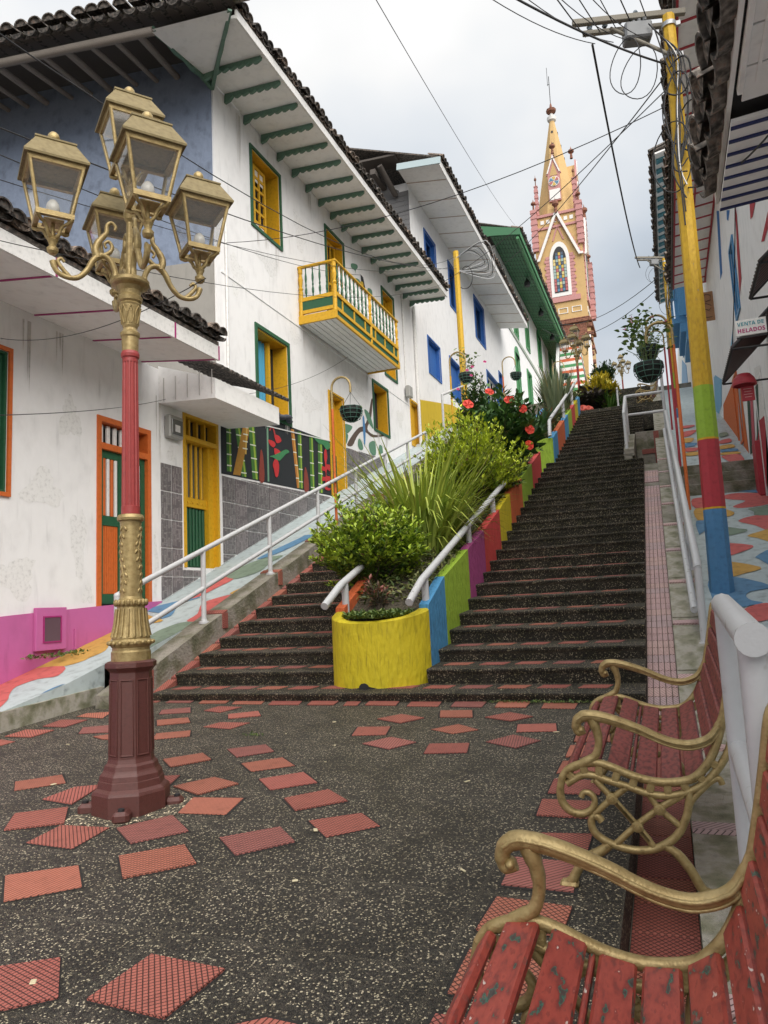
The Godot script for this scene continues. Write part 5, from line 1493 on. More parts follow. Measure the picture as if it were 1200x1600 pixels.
func right_houses() -> void:
	var clay := barrel()
	wx = 1.6
	wd = -1.0
	for k in 3:
		mat("grey_roof_%d" % k, lin([1.9, 1.4, 2.3][k], [1.85, 1.38, 2.2][k], [1.75, 1.33, 2.05][k]), 0.95, {"tex": tex.oldtile, "s": Vector3.ONE * 0.7, "bump": tex.lumps, "bh": 0.6})
	# nearest house: only its eaves and a strip of wall come into the picture
	var h := thing("near_eaves_house", "nearest house on the bench side, its boarded eaves at the picture's top corner", "house")
	shell(h, -2.0, 7.6, -1.0, 4.62, [], mats.white_plaster, 5.0)
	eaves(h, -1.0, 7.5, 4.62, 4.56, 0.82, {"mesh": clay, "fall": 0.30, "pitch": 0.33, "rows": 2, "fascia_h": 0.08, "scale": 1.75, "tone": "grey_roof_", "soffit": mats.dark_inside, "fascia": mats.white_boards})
	for k in 16:
		var st := S()
		var a := -0.6 + 0.42 * k
		if a > 5.7:
			break
		bx(st, wp(a, 4.555, 0.38), Vector3(0.76, 0.02, 0.40), Basis(Vector3(0, 0, 1), 0.07), 0.004)
		obj("soffit_board", st, mats.white_boards, h)
	var st2 := S()
	wb(st2, -1.0, 5.78, 4.50, 4.60, 0.76, 0.80, 0.006)
	wb(st2, -1.0, 5.70, 4.515, 4.58, 0.66, 0.685)
	obj("eave_trim", st2, mats.white_boards, h)
	var strip := S()
	bx(strip, wp(6.72, 4.475, 0.40), Vector3(0.86, 0.03, 1.42), Basis(Vector3(0, 0, 1), 0.05))
	var sb := obj("striped_soffit", strip, mats.white_boards, h)
	for k in 8:
		var st := S()
		bx(st, wp(6.08 + 0.19 * k, 4.452, 0.40), Vector3(0.86, 0.014, 0.035), Basis(Vector3(0, 0, 1), 0.05))
		obj("blue_stripe", st, mat("navy_paint", lin(0.015, 0.025, 0.12), 0.6), sb)
	# second house: white wall with painted blue and orange bands, red-gridded soffit
	h = thing("red_grid_eaves_house", "white house with red-lined soffit and blue painted bands beyond the yellow pole", "house")
	var door := [12.35, 13.1, 2.15, 4.05]
	var bw := [13.9, 14.5, 5.75, 7.0]
	var ow := [15.6, 16.3, 3.7, 5.0]
	shell(h, 7.6, 20.4, 0.0, 8.85, [door, bw, ow], mats.white_plaster, 6.0)
	eaves(h, 7.9, 20.3, 8.85, 8.78, 0.82, {"mesh": clay, "fall": 0.3, "pitch": 0.22, "rows": 1, "fascia_h": 0.12, "scale": 1.15, "tone": "grey_roof_", "fascia": mats.dark_timber})
	for k in 22:
		var st := S()
		bx(st, wp(8.2 + 0.56 * k, 8.805, 0.41), Vector3(0.80, 0.02, 0.035), Basis(Vector3(0, 0, 1), 0.085))
		obj("soffit_line", st, mats.red_paint, h)
	for k in 3:
		var st := S()
		bx(st, wp(14.1, 8.835 - 0.032 * k, 0.03 + 0.385 * k), Vector3(0.035, 0.024, 12.35))
		obj("soffit_line", st, mats.red_paint, h)
	var st3 := S()
	bx(st3, wp(20.31, 8.86, 0.42), Vector3(0.84, 0.1, 0.03))
	obj("soffit_line", st3, mats.red_paint, h)
	var tones := {"b": Color(0.03, 0.15, 0.42), "r": Color(0.42, 0.03, 0.045), "l": Color(0.22, 0.46, 0.66), "o": Color(0.60, 0.14, 0.03), "p": Color(0.5, 0.10, 0.13), "w": Color(0.75, 0.74, 0.72), "d": Color(0.02, 0.07, 0.04), "s": Color(0.34, 0.32, 0.34)}
	paint_shapes(RIGHT_WALL_PAINT, tones, h, "painted_bands", 0.004, -1.0, 1.6, true)
	paint_shapes(RIGHT_WALL_LOW, tones, h, "painted_dado", 0.006, -1.0, 1.6, true)
	var d := opening(h, "door", door, mats.white_paint, mats.green_paint, mats.green_paint, {"deep": 0.2, "w": 0.05, "out": 0.02, "back": "door_leaf"})
	for k in 3:
		var st := S()
		wb(st, door[0] + 0.06 + 0.23 * k, door[0] + 0.24 + 0.23 * k, 2.25, 3.9, -0.20, -0.17, 0.008)
		obj("door_panel", st, mats.green_paint, d)
	st3 = S()
	wb(st3, 13.16, 13.6, 2.3, 3.2, 0.012, 0.10, 0.01)
	obj("red_dado_panel", st3, mats.red_paint, h)
	opening(h, "window", bw, mats.sky_paint, mats.sky_paint, mats.window_glass, {"deep": 0.2, "w": 0.06})
	var ob := opening(h, "window", ow, mats.orange_paint, mats.orange_paint, mats.window_glass, {"deep": 0.2, "w": 0.06})
	leaf_shutter(ob, ow[0] + 0.03, ow[1] - 0.03, ow[2] + 0.03, ow[3] - 0.03, -0.15, 2, 3, mats.orange_paint)
	# awnings
	awning(7.70, 8.65, 4.42, 3.98, 0.50, "small dark corrugated awning high on the white wall near the picture's edge")
	awning(9.75, 11.4, 4.35, 3.78, 0.62, "dark maroon corrugated awning above the red door")
	# third house: blue scalloped eaves and balcony
	h = thing("blue_eaves_house", "house with blue-and-white scalloped eaves and blue balcony, up the street beyond the red soffit", "house")
	var wins := [[23.0, 24.0, 7.8, 9.6], [26.0, 27.0, 9.0, 11.0], [31.5, 32.4, 11.0, 13.0], [35.5, 36.4, 11.8, 13.6]]
	shell(h, 20.4, 46.0, 3.5, 14.1, wins, mats.white_plaster, 6.0)
	for k in wins.size():
		opening(h, "window", wins[k], mats.sky_paint, mats.sky_paint, mats.window_glass, {"deep": 0.2, "w": 0.09, "out": 0.05})
	eaves(h, 22.5, 35.0, 14.1, 13.95, 0.86, {"mesh": clay, "fall": 0.3, "pitch": 0.24, "rows": 1, "fascia_h": 0.1, "scale": 1.2, "fascia": mats.dark_timber})
	var sc := [Vector2(0.0, 0.0), Vector2(0.84, 0.0), Vector2(0.82, -0.15), Vector2(0.66, -0.10), Vector2(0.52, -0.17), Vector2(0.36, -0.11), Vector2(0.2, -0.18), Vector2(0.0, -0.18)]
	st3 = S()
	prism(st3, sc, -0.11, 0.11)
	var br := baked(st3, mat("teal_paint", lin(0.07, 0.24, 0.30), 0.6))
	for k in 21:
		piece("scalloped_bracket", br, Transform3D(Basis(Vector3.UP, PI), wp(22.9 + 0.585 * k, 14.05 - 0.02, 0.0)), h)
	st3 = S()
	wb(st3, 28.0, 31.0, 10.50, 10.68, 0.003, 0.62)
	wb(st3, 28.0, 31.0, 10.15, 10.49, 0.003, 0.40)
	wb(st3, 28.0, 31.0, 9.85, 10.14, 0.003, 0.22)
	var b := obj("balcony", st3, mats.sky_paint, h)
	st3 = S()
	wb(st3, 28.0, 31.0, 11.38, 11.45, 0.56, 0.62)
	wb(st3, 28.0, 28.06, 11.38, 11.45, 0.003, 0.56)
	obj("handrail", st3, mats.sky_paint, b)
	for k in 20:
		st3 = S()
		var p := wp(28.03 + 0.15 * k, 11.03, 0.59) if k < 16 else wp(28.03, 11.03, 0.08 + 0.13 * (k - 16))
		bx(st3, p, Vector3(0.035, 0.7, 0.035))
		obj("baluster", st3, mats.sky_paint, b)
	for s in [24.3, 27.8, 31.2]:
		st3 = S()
		wb(st3, s, s + 0.15, 10.7, 13.4, 0.05, 0.40)
		obj("balcony_screen", st3, mats.sky_paint, b)
	st3 = S()
	prism(st3, [Vector2(35.0, 9.4), Vector2(46.0, 9.6), Vector2(46.0, 11.4), Vector2(38.5, 12.2), Vector2(35.0, 10.9)], 1.58, 1.596, Transform3D(SIDE, Vector3.ZERO))
	obj("painted_dado", st3, mats.sky_paint, h)

func awning(a0: float, a1: float, y_in: float, y_out: float, d: float, label: String) -> void:
	var t := thing("awning", label, "awning", wp(a0, 0, 0), 0.0)
	t.position = Vector3(wx, 0, 0)
	var st := S()
	var n := int((a1 - a0) / 0.09)
	var drop := atan((y_in - y_out) / d)
	for k in n:
		tube(st, [wp(a0 + 0.045 + 0.09 * k, y_in, 0.01) - t.position, wp(a0 + 0.045 + 0.09 * k, y_out, d) - t.position], 0.048, 6, 0.5)
	obj("corrugated_sheet", st, mat("maroon_metal", lin(0.055, 0.022, 0.022), 0.5, {"tex": tex.wear, "s": Vector3.ONE * 2.0}), t)
	for a in [a0, a1]:
		st = S()
		tube(st, [wp(a, y_in, 0.02) - t.position, wp(a, y_out - 0.02, d) - t.position], 0.018, 6)
		tube(st, [wp(a, y_out - 0.04, 0.02) - t.position, wp(a, y_out - 0.03, d) - t.position], 0.014, 6)
		obj("bracket", st, mats.wire, t)
	st = S()
	tube(st, [wp(a0, y_out - 0.02, d) - t.position, wp(a1, y_out - 0.02, d) - t.position], 0.018, 6)
	obj("front_bar", st, mats.wire, t)

# ---------- the church tower ----------
func church() -> void:
	var t := thing("church_tower", "tall ochre and pink gothic church tower with pointed spire above the stairs", "church", Vector3(-5.72, 8.4, -56.8))
	t.rotation.z = -0.006
	mat("ochre_wall", lin(0.55, 0.37, 0.165), 0.9, {"tex": tex.plaster, "s": Vector3.ONE * 0.3, "det": tex.stain, "ds": Vector3(0.3, 0.08, 0.3)})
	mat("pink_brick", lin(0.52, 0.26, 0.25), 0.9, {"tex": tex.wear, "s": Vector3.ONE * 0.9})
	mat("brown_stone", lin(0.26, 0.11, 0.07), 0.9, {"tex": tex.grime, "s": Vector3.ONE * 0.6})
	var o := 8.4
	var w := 1.75
	var st := S()
	span(st, Vector3(-w, -1, -w), Vector3(w, 21.7, w))
	obj("tower_body", st, mats.ochre_wall, t)
	st = S()
	span(st, Vector3(-w - 0.12, -1, -w - 0.12), Vector3(w + 0.12, 12.0, w + 0.12))
	span(st, Vector3(-w - 0.05, 12.0, -w - 0.05), Vector3(w + 0.05, 12.7, w + 0.05))
	obj("brick_base", st, mats.ochre_wall, t)
	st = S()
	for y in [[12.7, 12.95, 0.28], [13.0, 13.12, 0.16], [11.3, 11.5, 0.2]]:
		span(st, Vector3(-w - y[2], y[0], -w - y[2]), Vector3(w + y[2], y[1], w + y[2]), 0.03)
	span(st, Vector3(-w + 0.2, 11.52, w + 0.121), Vector3(w - 0.1, 12.68, w + 0.135))
	obj("cornice", st, mats.brown_stone, t)
	# pink scrolls and keyed quoins down the street corner
	st = S()
	for k in 9:
		bx(st, Vector3(w + 0.1, 12.4 - 0.55 * k - (0.1 if k % 2 else 0.0), w + 0.05), Vector3(0.34 + 0.14 * (k % 2), 0.32, 0.3), Basis(), 0.05)
	obj("corner_quoins", st, mats.brown_stone, t)
	for f in 2:   # the street face and the side that looks down the stair
		var turn := Basis(Vector3.UP, PI / 2 * f)
		var xf := Transform3D(turn, Vector3.ZERO)
		st = S()
		for k in 3:
			var x := -1.0 + 1.0 * k
			for e in [[-0.36, -0.30, -0.22, 0.22], [0.30, 0.36, -0.22, 0.22], [-0.30, 0.30, 0.18, 0.22], [-0.30, 0.30, -0.22, -0.18]]:
				bx(st, xf * Vector3(x + (e[0] + e[1]) * 0.5, 13.85 + (e[2] + e[3]) * 0.5, w + 0.02), turn * Vector3(e[1] - e[0], e[3] - e[2], 0.05) if f == 0 else Vector3(0.05, e[3] - e[2], e[1] - e[0]))
		for k in 6:
			var x := -1.1 + 0.44 * k
			bx(st, xf * Vector3(x, 21.15, w + 0.02), Vector3(0.26, 0.30, 0.05) if f == 0 else Vector3(0.05, 0.30, 0.26))
		obj("white_frame_panel", st, mats.white_paint, t)
		# brick surround of the window, sill course, notched strips
		st = S()
		prism(st, [Vector2(-1.25, 14.55), Vector2(1.35, 14.55), Vector2(1.35, 14.95), Vector2(-1.25, 14.95)], w + 0.002, w + 0.12, xf)
		for s in [-1.0, 1.0]:
			for k in 13:
				var wd2 := 0.30 + 0.10 * (k % 2)
				prism(st, [Vector2(s * 0.74, 14.96 + 0.26 * k), Vector2(s * (0.74 + wd2), 14.96 + 0.26 * k), Vector2(s * (0.74 + wd2), 15.19 + 0.26 * k), Vector2(s * 0.74, 15.19 + 0.26 * k)], w + 0.002, w + 0.07, xf)
		for s in [-1.0, 1.0]:
			for k in 11:   # brick steps that follow the steep gable
				var y := 18.2 + 0.30 * k
				var x: float = s * (1.62 - 0.145 * k)
				bx(st, xf * Vector3(x, y, w + 0.05), Vector3(0.22, 0.22, 0.1))
		prism(st, [Vector2(-1.7, 20.55), Vector2(1.7, 20.55), Vector2(1.7, 20.72), Vector2(-1.7, 20.72)], w + 0.002, w + 0.10, xf)
		prism(st, [Vector2(-1.75, 21.55), Vector2(1.75, 21.55), Vector2(1.75, 21.75), Vector2(-1.75, 21.75)], w + 0.002, w + 0.12, xf)
		prism(st, [Vector2(-0.45, 19.5), Vector2(-0.34, 19.5), Vector2(0.0, 20.5), Vector2(0.34, 19.5), Vector2(0.45, 19.5), Vector2(0.0, 20.85)], w + 0.002, w + 0.05, xf)
		obj("pink_brickwork", st, mats.pink_brick, t)
		# white gable strip
		st = S()
		prism(st, [Vector2(-1.78, 18.0), Vector2(-1.46, 18.0), Vector2(0.0, 21.5), Vector2(1.46, 18.0), Vector2(1.78, 18.0), Vector2(1.78, 18.15), Vector2(1.6, 18.15), Vector2(0.0, 22.0), Vector2(-1.6, 18.15), Vector2(-1.78, 18.15)], w + 0.121, w + 0.26, xf)
		obj("gable_strip", st, mats.white_paint, t)
		# pointed window: white frame and stained glass
		var arch := func(hw: float, y0: float, y1: float, tip: float) -> PackedVector2Array:
			var p := PackedVector2Array([Vector2(-hw, y0), Vector2(hw, y0), Vector2(hw, y1)])
			for k in range(1, 7):
				p.append(Vector2(hw * cos(k * PI / 14.0), y1 + (tip - y1) * sin(k * PI / 14.0)))
			p.append(Vector2(0, tip))
			for k in range(6, 0, -1):
				p.append(Vector2(-hw * cos(k * PI / 14.0), y1 + (tip - y1) * sin(k * PI / 14.0)))
			p.append(Vector2(-hw, y1))
			return p
		st = S()
		prism(st, arch.call(0.74, 15.0, 17.9, 19.35), w + 0.002, w + 0.10, xf)
		var win := obj("window", st, mats.white_paint, t)
		st = S()
		prism(st, arch.call(0.50, 15.3, 17.8, 18.95), w + 0.101, w + 0.13, xf)
		obj("window_lead", st, mats.wire, win)
		var tones := [lin(0.55, 0.38, 0.07), lin(0.08, 0.20, 0.32), lin(0.42, 0.12, 0.12), lin(0.30, 0.40, 0.38), lin(0.62, 0.50, 0.20), lin(0.06, 0.09, 0.14)]
		for c in 5:
			for r in 12:
				var x := -0.40 + 0.2 * c
				var y := 15.38 + 0.26 * r
				if y > 17.7 and absf(x) > 0.42 * (1.0 - (y - 17.7) / 1.25):
					continue
				st = S()
				bx(st, xf * Vector3(x, y + 0.11, w + 0.14), Vector3(0.165, 0.225, 0.02) if f == 0 else Vector3(0.02, 0.225, 0.165))
				var tone: int = 2 if c == 0 or c == 4 else ([1, 5, 3][r % 3] if c != 2 else [2, 0, 4][r % 3])
				obj("glass_pane", st, mat("stained_%d" % ((tone + r / 4) % 6), tones[(tone + r / 4) % 6], 0.3), win)
	# corner piers with little finials
	var pin := func(x: float, z: float, y0: float, y1: float, hw: float) -> void:
		var s2 := S()
		var yy := y0
		var k := 0
		while yy < y1 - 0.01:
			span(s2, Vector3(x - hw - 0.04 * (k % 2), yy, z - hw - 0.04 * (k % 2)), Vector3(x + hw + 0.04 * (k % 2), minf(yy + 0.24, y1), z + hw + 0.04 * (k % 2)))
			yy += 0.24
			k += 1
		var p := obj("corner_pier", s2, mats.pink_brick, t)
		s2 = S()
		lathe(s2, [[hw * 0.9, y1], [hw * 0.35, y1 + 0.1], [hw * 0.3, y1 + 0.45], [hw * 0.9, y1 + 0.55], [hw * 0.8, y1 + 0.68], [hw * 0.25, y1 + 0.74], [0.0, y1 + 1.0]], 8, Transform3D(Basis(), Vector3(x, 0, z)))
		obj("pier_finial", s2, mats.brown_stone, p)
	for c in [[-1, 1], [1, 1], [1, -1], [-1, -1]]:
		pin.call(c[0] * 1.70, c[1] * 1.70, 18.9, 22.3, 0.22)
		pin.call(c[0] * 1.45, c[1] * 1.45, 21.7, 24.4, 0.11)
	pin.call(1.95, -0.6, 13.6, 18.2, 0.22)
	pin.call(1.95, -1.5, 15.0, 17.0, 0.2)
	# octagonal spire with small lucarnes
	st = S()
	lathe(st, [[1.80, 21.7], [1.72, 22.1], [0.19, 30.5]], 8, Transform3D(), PI / 8, true)
	var sp := obj("spire", st, mats.ochre_wall, t)
	st = S()
	for k in 3:
		var y := 27.0 + 1.15 * k
		var r := lerpf(1.72, 0.19, (y - 22.1) / 8.4) * 0.925
		bx(st, Vector3(0, y, r), Vector3(0.14, 0.2, 0.06))
		bx(st, Vector3(r, y, 0), Vector3(0.06, 0.2, 0.14))
	obj("spire_opening", st, mats.wire, sp)
	st = S()
	lathe(st, [[0.16, 30.35], [0.34, 30.5], [0.38, 30.75], [0.14, 30.85], [0.12, 31.1]], 10)
	obj("spire_collar", st, mats.white_paint, sp)
	st = S()
	lathe(st, [[0.12, 31.1], [0.38, 31.25], [0.40, 31.45], [0.12, 31.65], [0.05, 32.0]], 8)
	obj("spire_finial", st, mats.brown_stone, sp)
	st = S()
	tube(st, [Vector3(0, 32.0, 0), Vector3(0, 34.4, 0)], 0.03, 5)
	tube(st, [Vector3(-0.12, 33.6, 0), Vector3(-0.12, 35.2, 0)], 0.02, 5)
	bx(st, Vector3(-0.06, 33.7, 0), Vector3(0.2, 0.03, 0.03))
	obj("antenna", st, mats.wire, sp)
	# gabled dormer with a rose window
	for f in 2:
		var xf := Transform3D(Basis(Vector3.UP, PI / 2 * f), Vector3.ZERO)
		st = S()
		prism(st, [Vector2(-0.46, 22.8), Vector2(0.46, 22.8), Vector2(0.46, 25.0), Vector2(0.58, 25.0), Vector2(0.0, 26.75), Vector2(-0.58, 25.0), Vector2(-0.46, 25.0)], 1.50, 1.62, xf)
		var dm := obj("dormer", st, mats.pink_brick, t)
		st = S()
		prism(st, [Vector2(-0.36, 22.8), Vector2(0.36, 22.8), Vector2(0.36, 25.0), Vector2(0.0, 26.3), Vector2(-0.36, 25.0)], 0.4, 1.499, xf)
		obj("dormer_side", st, mats.ochre_wall, dm)
		st = S()
		prism(st, [Vector2(-0.30, 24.9), Vector2(0.30, 24.9), Vector2(0.0, 26.0)], 1.621, 1.65, xf)
		obj("dormer_panel", st, mats.ochre_wall, dm)
		st = S()
		prism(st, [Vector2(-0.40, 22.9), Vector2(0.40, 22.9), Vector2(0.40, 23.75), Vector2(-0.40, 23.75)], 1.621, 1.66, xf)
		prism(st, [Vector2(-0.52, 25.1), Vector2(-0.42, 25.1), Vector2(0.0, 26.3), Vector2(0.42, 25.1), Vector2(0.52, 25.1), Vector2(0.0, 26.6)], 1.651, 1.70, xf)
		lathe(st, [[0.42, 0.0], [0.42, 0.05], [0.0, 0.06]], 14, xf * Transform3D(Basis(Vector3(1, 0, 0), PI / 2), Vector3(0, 24.4, 1.62)))
		obj("dormer_trim", st, mats.white_paint, dm)
		for k in 6:
			st = S()
			var a := TAU * k / 6.0
			var rose := []
			rose.append(Vector2(cos(a) * 0.04, 24.4 + sin(a) * 0.04))
			for j in 4:
				rose.append(Vector2(cos(a + 0.12 + j * 0.27) * 0.37, 24.4 + sin(a + 0.12 + j * 0.27) * 0.37))
			prism(st, rose, 1.682, 1.70, xf)
			obj("glass_pane", st, mats["stained_%d" % [2, 0, 1][k % 3]], dm)
		st = S()
		lathe(st, [[0.12, 26.9], [0.08, 27.3], [0.24, 27.45], [0.22, 27.6], [0.06, 27.7], [0.0, 27.95]], 8, Transform3D(Basis(), xf * Vector3(0, 0, 1.3)))
		lathe(st, [[0.14, 21.6], [0.10, 22.1], [0.26, 22.3], [0.24, 22.5], [0.06, 22.6], [0.0, 22.9]], 8, Transform3D(Basis(), xf * Vector3(0, 0, 1.95)))
		obj("dormer_finial", st, mats.brown_stone, dm)

func street_top() -> void:
	var st := S()
	span(st, Vector3(-6.5, 8.2, -75), Vector3(1.6, 9.46, -32.6))
	struct("upper_street", st, mats.old_concrete)
	# steps beside the church, painted in red, white and green stripes
	var t := thing("striped_church_steps", "red, white and green striped steps at the foot of the church tower", "steps", Vector3(-4.35, 9.46, -45.5))
	for k in 22:
		var tone: String = ["orange_stripe", "white_paint", "leaf_green_paint", "white_paint"][k % 4]
		var m: Material = mats[tone] if mats.has(tone) else mat("orange_stripe", lin(0.50, 0.11, 0.04), 0.7)
		st = S()
		span(st, Vector3(-0.85 - 0.012 * k, 0.25 * k + 2.6, -0.17 * k - 2.0), Vector3(0.78 - 0.03 * k, 0.25 * (k + 1) + 2.6, -0.17 * k), 0.01)
		obj("striped_step", st, m, t)
	st = S()
	prism(st, [Vector2(0, 0.0), Vector2(0, 3.0), Vector2(3.8, 8.6), Vector2(3.8, 0.0)], -1.3, -1.12, Transform3D(SIDE, Vector3.ZERO))
	prism(st, [Vector2(0, 0.0), Vector2(0, 3.0), Vector2(3.8, 8.6), Vector2(3.8, 0.0)], 0.80, 0.95, Transform3D(SIDE, Vector3.ZERO))
	obj("side_wall", st, mats.white_plaster, t)
	st = S()
	span(st, Vector3(-1.0, 0.0, -3.6), Vector3(0.79, 2.6, 0.0))
	obj("lower_wall", st, mats.white_plaster, t)
	# green glazed porch at the end of the long eaves
	var p := thing("green_porch", "green and white glazed porch under the far end of the green eaves", "porch", Vector3(-5.6, 12.6, -50.5))
	for k in 3:
		st = S()
		bx(st, Vector3(-0.5 + 0.6 * k, 1.8, 0), Vector3(0.12, 4.2, 0.12))
		obj("porch_post", st, mats.leaf_green_paint, p)
	for k in 2:
		for r in 3:
			st = S()
			bx(st, Vector3(-0.2 + 0.6 * k, 0.6 + 1.15 * r, -0.02), Vector3(0.44, 0.9, 0.04))
			obj("porch_pane", st, mats.far_pane, p)
	st = S()
	for r in 4:
		bx(st, Vector3(0.1, 0.05 + 1.15 * r, -0.005), Vector3(1.3, 0.14, 0.08))
	obj("porch_rail", st, mats.leaf_green_paint, p)

# ---------- planters ----------
func planters() -> void:
	var tones := {"blue": [0.07, 0.28, 0.52], "lime": [0.30, 0.46, 0.035], "magenta": [0.36, 0.06, 0.21], "red": [0.55, 0.055, 0.05], "yellow": [0.58, 0.47, 0.012], "orange": [0.60, 0.13, 0.04]}
	for k in tones:
		mat("planter_" + k, lin(tones[k][0], tones[k][1], tones[k][2]), 0.75, {"tex": tex.plaster, "s": Vector3(1.4, 0.5, 1.4), "det": tex.streak, "ds": Vector3(2.6, 0.30, 2.6), "bump": tex.lumps, "bh": 0.8})
	mat("soil", lin(0.09, 0.075, 0.05), 0.95, {"tex": tex.grime, "s": Vector3.ONE * 2.5, "bump": tex.lumps, "bh": 1.5})
	var top := [[6.85, 0.79], [7.5, 1.10], [8.55, 1.44], [9.45, 1.74], [10.5, 2.12], [11.4, 2.47], [12.5, 2.88], [13.7, 3.32], [14.9, 3.77]]
	var p := thing("long_planter", "long planter with round yellow front and coloured side panels between the two flights", "planter", Vector3(-2.70, 0, -7.0))
	# half-round front
	var st := S()
	var n := 20
	for part in 2:
		for k in n:
			var a := PI * k / n
			var b := PI * (k + 1) / n
			var v := []
			for r in [1.0, 0.80]:
				for g in [a, b]:
					var z: float = sin(g) * (0.38 if r == 1.0 else 0.28) + 0.1
					v.append(Vector3(cos(g) * 0.50 * r - 0.04 * sin(g), 0, z))
			var ya := 0.68 + 0.10 * (1 - sin(a))
			var yb := 0.68 + 0.10 * (1 - sin(b))
			var up_a := Vector3(0, ya, 0)
			var up_b := Vector3(0, yb, 0)
			if part == 0:
				st.set_smooth_group(1)
				quad(st, v[1] + Vector3(0, 0.0, 0), v[0] + Vector3(0, 0.0, 0), v[0] + up_a - Vector3(0, 0.02, 0), v[1] + up_b - Vector3(0, 0.02, 0))
				st.set_smooth_group(2)
				quad(st, v[1] + up_b - Vector3(0, 0.02, 0), v[0] + up_a - Vector3(0, 0.02, 0), v[0] * 0.96 + up_a, v[1] * 0.96 + up_b)
				quad(st, v[1] * 0.96 + up_b, v[0] * 0.96 + up_a, v[2] + up_a, v[3] + up_b)
				st.set_smooth_group(3)
				quad(st, v[3] + up_b, v[2] + up_a, v[2], v[3])
	obj("round_front", st, mats.planter_yellow, p)
	st = S()   # grime and algae in a ragged band round the foot
	for k in 40:
		var a := PI * k / 40
		var b := PI * (k + 1) / 40
		var pa := Vector3(cos(a) * 0.502 - 0.04 * sin(a), 0, sin(a) * 0.383 + 0.1)
		var pb := Vector3(cos(b) * 0.502 - 0.04 * sin(b), 0, sin(b) * 0.383 + 0.1)
		var ha := 0.010 + 0.020 * sin(k * 0.55) * sin(k * 0.21 + 1.0)
		var hb := 0.010 + 0.020 * sin((k + 1) * 0.55) * sin((k + 1) * 0.21 + 1.0)
		quad(st, pb + Vector3(0, 0.02, 0), pa + Vector3(0, 0.02, 0), pa + Vector3(0, 0.045 + ha, 0), pb + Vector3(0, 0.045 + hb, 0))
	obj("foot_grime", st, mats.step_pebbles, p)
	st = S()
	lathe(st, [[0.0, 0.0], [0.045, 0.0], [0.05, 0.03], [0.0, 0.035]], 9, Transform3D(Basis(Vector3(1, 0, 0), PI / 2), Vector3(-0.05, 0.06, 0.478)))
	obj("drain_hole", st, mats.dark_inside, p)
	var cols := ["blue", "lime", "magenta", "red", "yellow", "orange", "lime", "red"]
	for side in 2:
		var x0 := 0.40 if side == 0 else -0.50
		var x1 := 0.50 if side == 0 else -0.40
		for k in top.size() - 1:
			var u0: float = maxf(top[k][0], 6.9) + 0.004
			var u1: float = top[k + 1][0] - 0.004
			var y0 := along(-u0, top)
			var y1 := along(-u1, top)
			st = S()
			prism(st, [Vector2(u0, nose(-u0) - 0.7), Vector2(u1, nose(-u1) - 0.7), Vector2(u1, y1), Vector2(u0, y0)], x0 - 0.002 * (k % 2), x1 + 0.002 * (k % 2), Transform3D(SIDE, Vector3(0, 0, 7.0)))
			obj("side_panel", st, mats["planter_" + (cols[k] if side == 0 else ["orange", "red", "lime", "blue"][k % 4])], p)
	st = S()
	prism(st, [Vector2(7.0, 0.2), Vector2(7.0, 0.74), Vector2(7.5, 1.02), Vector2(9.45, 1.66), Vector2(11.4, 2.40), Vector2(14.88, 3.7), Vector2(14.88, 2.4), Vector2(7.5, 0.2)], -0.395, 0.395, Transform3D(SIDE, Vector3(0, 0, 7.0)))
	lathe(st, [[0.395, 0.2], [0.395, 0.665], [0.2, 0.73], [0.0, 0.78]], 24, Transform3D(Basis.from_scale(Vector3(1, 1, 0.9)), Vector3(-0.02, 0, 0.02)))
	obj("soil_bed", st, mats.soil, p)
	# second planter
	p = thing("upper_planter", "upper planter with lime green front and coloured side panels beside the stair landing", "planter", Vector3(-2.5, 0, -15.8))
	st = S()
	span(st, Vector3(-0.46, 3.2, -0.1), Vector3(0.44, 4.22, 0.0), 0.01)
	obj("front_panel", st, mats.planter_lime, p)
	var cuts := [15.9, 16.7, 18.2, 19.1, 20.05, 21.0, 21.9, 22.7]
	cols = ["blue", "orange", "blue", "lime", "red", "yellow", "blue"]
	for side in 2:
		for k in 7:
			st = S()
			var u0: float = cuts[k] + 0.004
			var u1: float = cuts[k + 1] - 0.004
			prism(st, [Vector2(u0, nose(-u0) - 0.8), Vector2(u1, nose(-u1) - 0.8), Vector2(u1, nose(-u1) + 0.48), Vector2(u0, nose(-u0) + 0.48)], 0.34 if side == 0 else -0.46, 0.45 if side == 0 else -0.35, Transform3D(SIDE, Vector3(0, 0, 15.8)))
			obj("side_panel", st, mats["planter_" + cols[(k + side * 3) % 7]], p)
	st = S()
	prism(st, [Vector2(15.9, 3.3), Vector2(15.9, nose(-15.9) + 0.40), Vector2(22.69, nose(-22.69) + 0.40), Vector2(22.69, 5.5)], -0.345, 0.335, Transform3D(SIDE, Vector3(0, 0, 15.8)))
	obj("soil_bed", st, mats.soil, p)
	# third planter at the foot of the top flight
	p = thing("top_planter", "grey-walled planter with blue front beside the top flight of stairs", "planter", Vector3(-2.3, 0, -24.9))
	st = S()
	span(st, Vector3(-0.5, 6.2, -0.1), Vector3(0.42, 7.1, 0.0), 0.01)
	obj("front_panel", st, mats.planter_blue, p)
	st = S()
	prism(st, [Vector2(25.0, 6.3), Vector2(25.0, 7.2), Vector2(32.6, 10.15), Vector2(32.6, 8.0)], 0.30, 0.42, Transform3D(SIDE, Vector3(0, 0, 24.9)))
	obj("side_panel", st, mats.old_concrete, p)
	st = S()
	prism(st, [Vector2(25.0, 6.3), Vector2(25.0, 7.05), Vector2(32.6, 10.0), Vector2(32.6, 8.0)], -0.5, 0.295, Transform3D(SIDE, Vector3(0, 0, 24.9)))
	obj("soil_bed", st, mats.soil, p)

